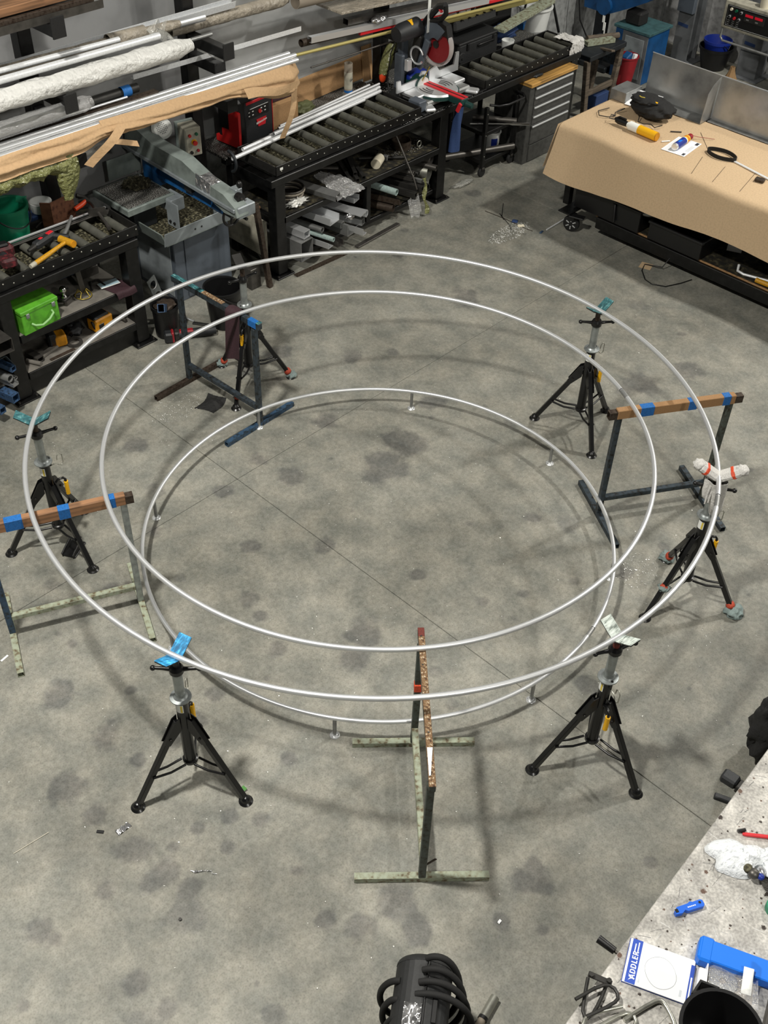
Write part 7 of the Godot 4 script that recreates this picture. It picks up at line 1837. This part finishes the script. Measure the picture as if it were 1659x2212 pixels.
	part("bag", sh(30, 24, func(u, v):
		var a: float = u * TAU
		var r: float = 1.0 - 0.35 * pow(absf(sin(a * 1.5 + 0.4)), 6.0)
		var q: float = v
		var x: float = cos(a) * 0.115 * r * (1.0 - q) + 0.0
		var z: float = sin(a) * 0.085 * r * (1.0 - q)
		if cos(a) < -0.6: x *= 1.25
		var y: float = 0.004 + 0.055 * sqrt(clampf(q * 1.6, 0.0, 1.0)) + 0.02 * nz(V(x * 5.0, z * 5.0, 0), 0.6, 3) * q
		return WB * V(x, y, z), 0.0012), "bag_white", wb)
	part("bag_knot", bl(WB * V(0.105, 0.03, -0.01), V(0.045, 0.028, 0.035), 20, 12, func(q): return 0.85 + 0.5 * nz(q, 0.03, 5)), "bag_white", wb)
	part("bag_tail", bl(WB * V(0.11, 0.025, 0.045), V(0.045, 0.022, 0.04), 20, 12, func(q): return 0.85 + 0.5 * nz(q, 0.03, 8)), "bag_white", wb)
	for q in [[0.015, 0.055, 0.02, "oily"], [0.035, 0.075, 0.022, "steel"], [0.065, 0.06, 0.018, "silver_foil"], [0.06, 0.085, 0.014, "blue_navy"]]:
		part("content", bl(WB * V(q[0], 0.035, q[1]), V(q[2], q[2] * 0.9, q[2]), 14, 9), q[3], wb)
	# marker pen
	var md := V(0.61, 0, 0.79).normalized()
	var mk := thing("marker_pen", "red marker pen at the right edge of the steel table", "pen", V(-0.8, FT + 0.008, 2.742))
	part("barrel", tb([Vector3.ZERO, md * 0.012, md * 0.11], [0.005, 0.0078, 0.0078], 12), "red_bright", mk)
	part("cap", tb([md * 0.11, md * 0.15], 0.0085, 12), "black_clean", mk)
	solo("pen_cap", "dark pen cap lying beside the red marker", "cap", tb([V(-0.802, FT + 0.007, 2.722), V(-0.775, FT + 0.007, 2.74)], 0.007, 10), "black_clean")
	# cup brush
	var br := thing("rotary_brush", "black wire wheel brush at the right edge of the steel table", "brush", V(-0.89, FT, 2.945))
	part("hub", la([Vector2(0, 0.0), Vector2(0.035, 0.0), Vector2(0.035, 0.02), Vector2(0.012, 0.022), Vector2(0, 0.022)], 20), "steel_dark", br)
	var bm := MB.new()
	for q in 60:
		var a := TAU * q / 60.0
		bm.tube([V(cos(a) * 0.033, 0.01, sin(a) * 0.033), V(cos(a + 0.06) * 0.062, 0.011, sin(a + 0.06) * 0.062)], 0.0022, 5)
	var br2 := part("bristles", bm, "steel", br)
	br2.set_meta("kind", "stuff")
	solo("green_roll", "green tape roll just inside the right edge of the picture", "tape roll", pp(V(-0.985, FT, 2.995), V(-0.985, FT + 0.03, 2.995), 0.04, 0.03, 22), "green_bucket")
	# U-bolts
	ubolt("dark U-bolt with clamp plate standing nearest the table edge", [V(-1.79, 0, 2.672), V(-1.685, 0, 2.705), V(-1.66, 0, 2.735), V(-1.675, 0, 2.775), V(-1.71, 0, 2.775), V(-1.81, 0, 2.735)], 0.0065, "steel_dark", 0.03)
	ubolt("dark threaded U-bolt with cross plate under the first one", [V(-1.69, 0, 2.655), V(-1.76, 0, 2.69), V(-1.81, 0, 2.72), V(-1.8, 0, 2.745), V(-1.73, 0, 2.735), V(-1.66, 0, 2.715)], 0.0065, "steel_dark", 0.012)
	solo("clamp_plate", "small steel plate across the U-bolt threads", "plate", bx(V(-1.672, FT + 0.032, 2.69), V(0.022, 0.006, 0.085), 0.002, Basis(Vector3.UP, 0.35)), "steel_dark")
	solo("bolt_nut", "hexagon nut on the upper thread of the U-bolt", "nut", tb([V(-1.687, FT + 0.036, 2.662), V(-1.687, FT + 0.048, 2.662)], 0.009, 6), "steel_dark", Vector3.ZERO, 0, "nuts on the U-bolt")
	solo("bolt_nut", "hexagon nut on the lower thread of the U-bolt", "nut", tb([V(-1.66, FT + 0.036, 2.718), V(-1.66, FT + 0.048, 2.718)], 0.009, 6), "steel_dark", Vector3.ZERO, 0, "nuts on the U-bolt")
	ubolt("bright square U-bolt at the bottom edge of the picture", [V(-1.69, 0, 2.8), V(-1.79, 0, 2.735), V(-1.83, 0, 2.735), V(-1.86, 0, 2.76), V(-1.86, 0, 2.8)], 0.007, "zinc", 0.02)
	ubolt("bright U-bolt lying behind the square one at the picture's bottom", [V(-1.8, 0, 2.78), V(-1.7, 0, 2.815), V(-1.68, 0, 2.84), V(-1.7, 0, 2.87), V(-1.8, 0, 2.88)], 0.007, "zinc", 0.009)
	ubolt("large bright angled U-bolt between notepad and black bucket", [V(-1.72, 0, 2.83), V(-1.6, 0, 2.865), V(-1.575, 0, 2.88), V(-1.575, 0, 2.9), V(-1.6, 0, 2.95), V(-1.62, 0, 2.97)], 0.008, "zinc", 0.01)

func ubolt(label: String, pts: Array, r: float, m: String, y: float):
	var q := []
	for p in pts: q.append(p + V(0, FT + y, 0))
	# round the corners a little
	var s := []
	for i in q.size():
		if i == 0 or i == q.size() - 1: s.append(q[i])
		else:
			s.append(q[i].lerp(q[i - 1], 0.25)); s.append(q[i] * 0.7 + (q[i - 1] + q[i + 1]) * 0.15); s.append(q[i].lerp(q[i + 1], 0.25))
	solo("u_bolt", label, "U-bolt", tb(s, r, 10), m, Vector3.ZERO, 0, "U-bolts on the steel table")

# ================================================================= things on the floor
func floor_things():
	# wire feeder with coiled torch cable at the bottom edge
	var e := V(-0.81, 0, 0.586).normalized()
	var w := V(0.586, 0, 0.81).normalized()
	var B := Basis(w, Vector3.UP, -e) if w.cross(Vector3.UP).dot(-e) > 0 else Basis(w, Vector3.UP, e)
	var t := thing("wire_feeder", "black domed wire feeder case at the bottom edge of the picture", "wire feeder", V(-1.985, 0, 2.165))
	var pf := []
	for i in 17:
		var a := PI * i / 16.0
		pf.append(Vector2(cos(a) * 0.115, 0.36 + sin(a) * 0.1))
	pf.append(Vector2(-0.115, 0.02)); pf.append(Vector2(0.115, 0.02))
	part("case", pr(pf, e * -0.16, e * 0.3), "case_black", t)
	part("front_dome", sh(20, 10, func(u, v):
		var a: float = u * PI; var b: float = v * PI / 2
		var x: float = cos(a) * 0.115; var y: float = 0.36 + sin(a) * 0.1
		return w * (x * cos(b * 0.9)) + V(0, 0.02 + (y - 0.02) * (0.55 + 0.45 * cos(b)), 0) - e * (0.16 + 0.07 * sin(b)), 0.003), "case_black", t)
	part("seam", tb([w * 0.012 + V(0, 0.42, 0) - e * 0.2, w * 0.012 + V(0, 0.46, 0) - e * 0.15, w * 0.012 + V(0, 0.462, 0) + e * 0.3], 0.005, 8), "black_clean", t)
	part("hinge", bx(w * 0.055 + V(0, 0.45, 0) + e * 0.02, V(0.022, 0.012, 0.12), 0.003, B), "black_clean", t)
	part("latch", bx(w * 0.05 + V(0, 0.452, 0) + e * 0.13, V(0.03, 0.014, 0.03), 0.003, B), "black_clean", t)
	part("foil_patch", sh(10, 10, func(u, v): return w * (-0.03 + (u - 0.5) * 0.07) + V(0, 0.461 - 0.12 * pow(-0.03 + (u - 0.5) * 0.07, 2.0) * 7.0 + 0.003 * sin(u * 14.0 + v * 9.0), 0) + e * (0.06 + (v - 0.5) * 0.09), 0.001), "silver_foil", t)
	part("skid", bx(V(0, 0.01, 0) + e * 0.07, V(0.24, 0.02, 0.42), 0.004, B), "black_clean", t)
	var tc := thing("torch_cable", "coil of black torch cable draped over the wire feeder", "cable", V(-1.985, 0, 2.165))
	for k in 4:                       # loops hanging down the right side
		var q := []
		for i in 25:
			var a := lerpf(2.0, -1.45, i / 24.0)
			q.append(w * (0.045 + cos(a) * (0.105 + 0.021 * k)) + V(0, 0.27 + sin(a) * (0.235 - 0.012 * k), 0) - e * (0.13 - 0.045 * k + 0.03 * sin(a)))
		part("loop", tb(q, 0.0135, 10, false), "rubber", tc)
	for k in 3:                       # and the left
		var q := []
		for i in 21:
			var a := lerpf(1.5, -1.3, i / 20.0)
			q.append(w * (-0.085 - cos(a) * (0.085 - 0.02 * k)) + V(0, 0.25 + sin(a) * (0.17 - 0.01 * k), 0) - e * (0.08 - 0.07 * k))
		part("loop", tb(q, 0.0135, 10, false), "rubber", tc)
	var tr := thing("welding_torch", "bronze coloured torch nozzle lying on the floor by the wire feeder", "torch", V(-1.6, 0.022, 2.27))
	var td := V(-0.141, 0, 0.029).normalized()
	part("nozzle", pp(Vector3.ZERO, td * 0.1, 0.02, 0.016, 18), "zinc", tr)
	part("ring", tb([td * 0.1, td * 0.115], 0.022, 18), "black_clean", tr)
	part("neck", tb([td * 0.115, td * 0.3], 0.018, 16), "brown_pipe", tr)
	# dark shape at the right edge
	solo("black_backpack", "black crumpled bag at the right edge beyond the steel table", "bag", bl(V(0.36, 0.24, 2.43), V(0.15, 0.25, 0.12), 30, 20, func(q): return 0.9 + 0.35 * nz(q, 0.018, 6)), "bag_black")
	# black bucket by the bandsaw
	var bk := bucket("builders_bucket", "black builder's bucket between the bandsaw and the trestle", "black_clean", V(0.9, 0, -2.53), 0.105, 0.14, 0.33, 0.9)
	part("sticker", bx(V(0.02, 0.27, 0.142), V(0.03, 0.035, 0.002)), "label", bk, Vector3.ZERO, Basis(Vector3.UP, 0.2))
	# offcut bin by the left bench
	bucket("offcut_bin", "black bin of offcuts by the left bench's end leg", "black_clean", V(0.5, 0, -2.72), 0.085, 0.1, 0.26, 0.3, false, "bin")
	solo("blue_square_tube", "blue square tube sticking out of the offcut bin", "tube", bt(V(0.52, 0.2, -2.75), V(0.36, 0.36, -2.56), 0.05, 0.06, 0.004), "blue_steel")
	var pf2 := thing("perforated_plate", "grey plate with large round holes leaning by the bandsaw", "plate", V(0.57, 0.19, -2.87), 0.2)
	var cs := CSGBox3D.new()
	cs.name = "plate"; cs.size = V(0.09, 0.42, 0.006)
	cs.material = M["galv"]
	for q in 4:
		var h := CSGCylinder3D.new()
		h.radius = 0.032; h.height = 0.05; h.sides = 24; h.operation = CSGShape3D.OPERATION_SUBTRACTION
		h.rotation.x = PI / 2; h.position = V(0, 0.15 - 0.1 * q, 0)
		h.name = "hole"
		cs.add_child(h)
	pf2.add_child(cs)
	cs.rotation = V(-0.15, 0, 0.22)
	solo("loose_angle", "dark flat bar on the floor beside the black bucket", "bar", bx(V(0.8, 0.006, -2.57), V(0.3, 0.012, 0.03), 0.002, Basis(Vector3.UP, -1.0)), "steel_dark")
	solo("loose_rod", "short bright rod on the floor by the bandsaw foot", "rod", tb([V(0.71, 0.009, -2.83), V(0.735, 0.009, -2.7)], 0.008, 8), "alu")
	solo("wood_chips", "brown offcut scraps piled in the offcut bin", "scraps", bl(V(0.5, 0.245, -2.72), V(0.085, 0.03, 0.085), 20, 10, func(q): return 0.9 + 0.5 * nz(q, 0.05, 2)), "steel_brown")
	# cordless grinder on the floor
	var gd := atan2(-(-2.44 + 2.62), 0.76 - 0.46)
	var g := thing("cordless_grinder", "red and black cordless grinder lying on the floor by the bench", "grinder", V(0.58, 0, -2.56), gd)
	part("battery", bx(V(-0.15, 0.045, 0), V(0.075, 0.085, 0.1), 0.012), "tool_dark", g)
	part("battery_stripe", bx(V(-0.125, 0.05, 0), V(0.02, 0.09, 0.104), 0.008), "red_bin", g)
	part("collar", bx(V(-0.095, 0.045, 0), V(0.04, 0.07, 0.07), 0.01), "steel_dark", g)
	part("body", tb([V(-0.08, 0.045, 0), V(0.02, 0.045, 0), V(0.13, 0.045, 0), V(0.2, 0.045, 0)], [0.03, 0.032, 0.036, 0.03], 18), "tool_dark", g)
	part("red_shell", bx(V(-0.02, 0.068, 0), V(0.11, 0.022, 0.045), 0.008), "red_bin", g)
	part("spindle", tb([V(0.17, 0.07, 0), V(0.17, 0.095, 0)], 0.008, 10), "steel", g)
	# folded black cloth
	solo("black_cloth", "folded black cloth on the floor inside the back of the hoops", "cloth", sh(24, 16, func(u, v):
		var x: float = lerpf(-0.1, 0.1, u) * (1.0 - 0.12 * sin(v * 3.0)); var z: float = lerpf(-0.065, 0.065, v) + 0.02 * sin(u * 3.2)
		return V(0.185 + x * 0.9 + z * 0.45, 0.004 + 0.028 * sin(u * PI) * sin(v * PI) + 0.008 * nz(V(u * 3.0, v * 3.0, 0), 0.4, 2), -1.83 + z - x * 0.35), 0.004), "bag_black")
	# bracket under the left jack
	var bk2 := thing("door_wedge", "black plastic folding bracket on the floor under the left jack", "bracket", V(-1.32, 0, -1.28), 0.5)
	part("base", bx(V(0, 0.006, 0), V(0.14, 0.012, 0.09), 0.003), "black_clean", bk2)
	part("rib", bx(V(-0.02, 0.03, 0.035), V(0.12, 0.04, 0.008), 0.002, Basis(Vector3.BACK, 0.25)), "black_clean", bk2)
	part("rib", bx(V(-0.02, 0.03, -0.035), V(0.12, 0.04, 0.008), 0.002, Basis(Vector3.BACK, 0.25)), "black_clean", bk2)
	# litter
	solo("foil_scrap", "crumpled silver foil strip on the floor by the front left jack", "foil", sh(14, 6, func(u, v): return V(-2.275 + u * 0.075, 0.006 + 0.006 * sin(u * 16.0 + v * 4.0), 0.46 + v * 0.03 + u * 0.0), 0.001), "silver_foil")
	solo("foil_scrap", "pointed silver foil scrap with a tail on the front floor", "foil", sh(14, 5, func(u, v): return V(-2.15 + u * 0.055 + 0.01 * v, 0.005 + 0.004 * sin(u * 20.0 + v * 5.0), 0.885 + u * 0.045 + (v - 0.5) * 0.028 * (1.0 - u * 0.8)), 0.001), "silver_foil")
	solo("foil_tail", "thin curled foil thread beside the pointed scrap", "foil", tb([V(-2.095, 0.004, 0.93), V(-2.08, 0.006, 0.945), V(-2.085, 0.004, 0.96), V(-2.07, 0.003, 0.972)], 0.0022, 5), "silver_foil")
	solo("green_leaf", "small green leaf on the floor by the front jack foot", "leaf", sh(6, 6, func(u, v): return V(-1.69 + (u - 0.5) * 0.03, 0.008 + 0.006 * u, 0.715 + (v - 0.5) * 0.028), 0.001), "leaf")
	solo("paper_scrap", "small white paper scrap lying alone on the front floor", "scrap", sh(6, 4, func(u, v): return V(-1.325 + u * 0.022, 0.004 + 0.004 * sin(u * 5.0), 2.055 + v * 0.012 - u * 0.004), 0.001), "paper")
	solo("paper_strip", "white paper strip on the floor at the left edge", "scrap", bx(V(-2.072, 0.002, -0.837), V(0.05, 0.001, 0.012), 0.0, Basis(Vector3.UP, 0.2)), "paper")
	solo("straw_stick", "thin straw lying on the floor at bottom left", "straw", tb([V(-2.68, 0.003, 0.22), V(-2.5, 0.003, 0.24)], 0.0018, 5), "cord")
	solo("black_chip", "dark flake on the floor beside the foil strip", "flake", bx(V(-2.325, 0.003, 0.41), V(0.035, 0.004, 0.016), 0.001, Basis(Vector3.UP, -0.9)), "black_clean")
	solo("dark_nut", "small dark nut lying on the front floor", "nut", tb([V(-2.33, 0.0, 1.03), V(-2.33, 0.008, 1.03)], 0.008, 6), "steel_dark")
	# by the far table
	solo("white_tube", "white plastic tube lying on the floor by the table caster", "tube", tb([V(3.85, 0.008, -1.725), V(4.14, 0.008, -1.735)], 0.007, 8), "alu_white")
	solo("blue_tip", "grey blue plastic tip next to the white tube", "tip", bx(V(3.79, 0.004, -1.735), V(0.05, 0.008, 0.02), 0.003, Basis(Vector3.UP, 0.2)), "blue_steel")
	solo("blue_chip", "blue plastic shard by the swarf on the far floor", "shard", bx(V(3.767, 0.005, -2.014), V(0.05, 0.01, 0.05), 0.003, Basis(Vector3.UP, 0.5)), "blue_cloth")
	solo("cream_chip", "cream coloured shard by the swarf on the far floor", "shard", bx(V(3.742, 0.005, -1.926), V(0.06, 0.01, 0.035), 0.003, Basis(Vector3.UP, -0.6)), "nylon")
	solo("loose_wire", "thin dark bent wire on the far floor by the swarf", "wire", tb([V(3.95, 0.003, -2.3), V(3.75, 0.006, -2.15), V(3.72, 0.003, -2.1), V(3.78, 0.003, -2.2), V(3.68, 0.003, -2.0), V(3.62, 0.003, -1.93)], 0.0025, 5), "black_clean")
	solo("loose_wire", "second straight thin wire crossing the bent one", "wire", tb([V(3.72, 0.003, -2.32), V(3.74, 0.004, -2.1), V(3.74, 0.003, -1.85), V(3.75, 0.003, -1.8)], 0.0025, 5), "steel_brown")
	solo("kraft_square", "small kraft paper square on the floor under the table edge", "paper", bx(V(3.99, 0.002, -0.78), V(0.1, 0.001, 0.1), 0.0, Basis(Vector3.UP, 0.3)), "kraft_table")
	solo("floor_cable", "black cable looping over the floor in front of the table", "cable", tb([V(4.08, 0.12, -0.62), V(4.03, 0.03, -0.65), V(4.0, 0.006, -0.8), V(3.9, 0.006, -0.76), V(3.8, 0.006, -0.66), V(3.78, 0.006, -0.58), V(3.83, 0.006, -0.48), V(3.97, 0.006, -0.42), V(4.08, 0.006, -0.39)], 0.0045, 7), "black_clean")
	# shavings
	solo("swarf_patch", "spill of bright shavings on the floor near the table caster", "shavings", chips(420, V(3.58, 0.001, -1.92), 0.26, 0.1, 21, 1.6), "swarf_grey").set_meta("kind", "stuff")
	solo("swarf_patch", "sprinkle of shavings near the right jack's rag foot", "shavings", chips(130, V(0.99, 0.001, 1.22), 0.17, 0.12, 22, 1.1), "swarf_grey").set_meta("kind", "stuff")
	solo("swarf_patch", "sprinkle of shavings by the folded black cloth", "shavings", chips(150, V(-0.03, 0.001, -1.95), 0.2, 0.14, 23, 1.1), "swarf_grey").set_meta("kind", "stuff")
	solo("floor_chips", "fine metal chips strewn thinly over the whole concrete floor", "shavings", chips(650, V(0.3, 0.001, 0.0), 3.3, 2.6, 24, 0.9), "swarf_grey").set_meta("kind", "stuff")
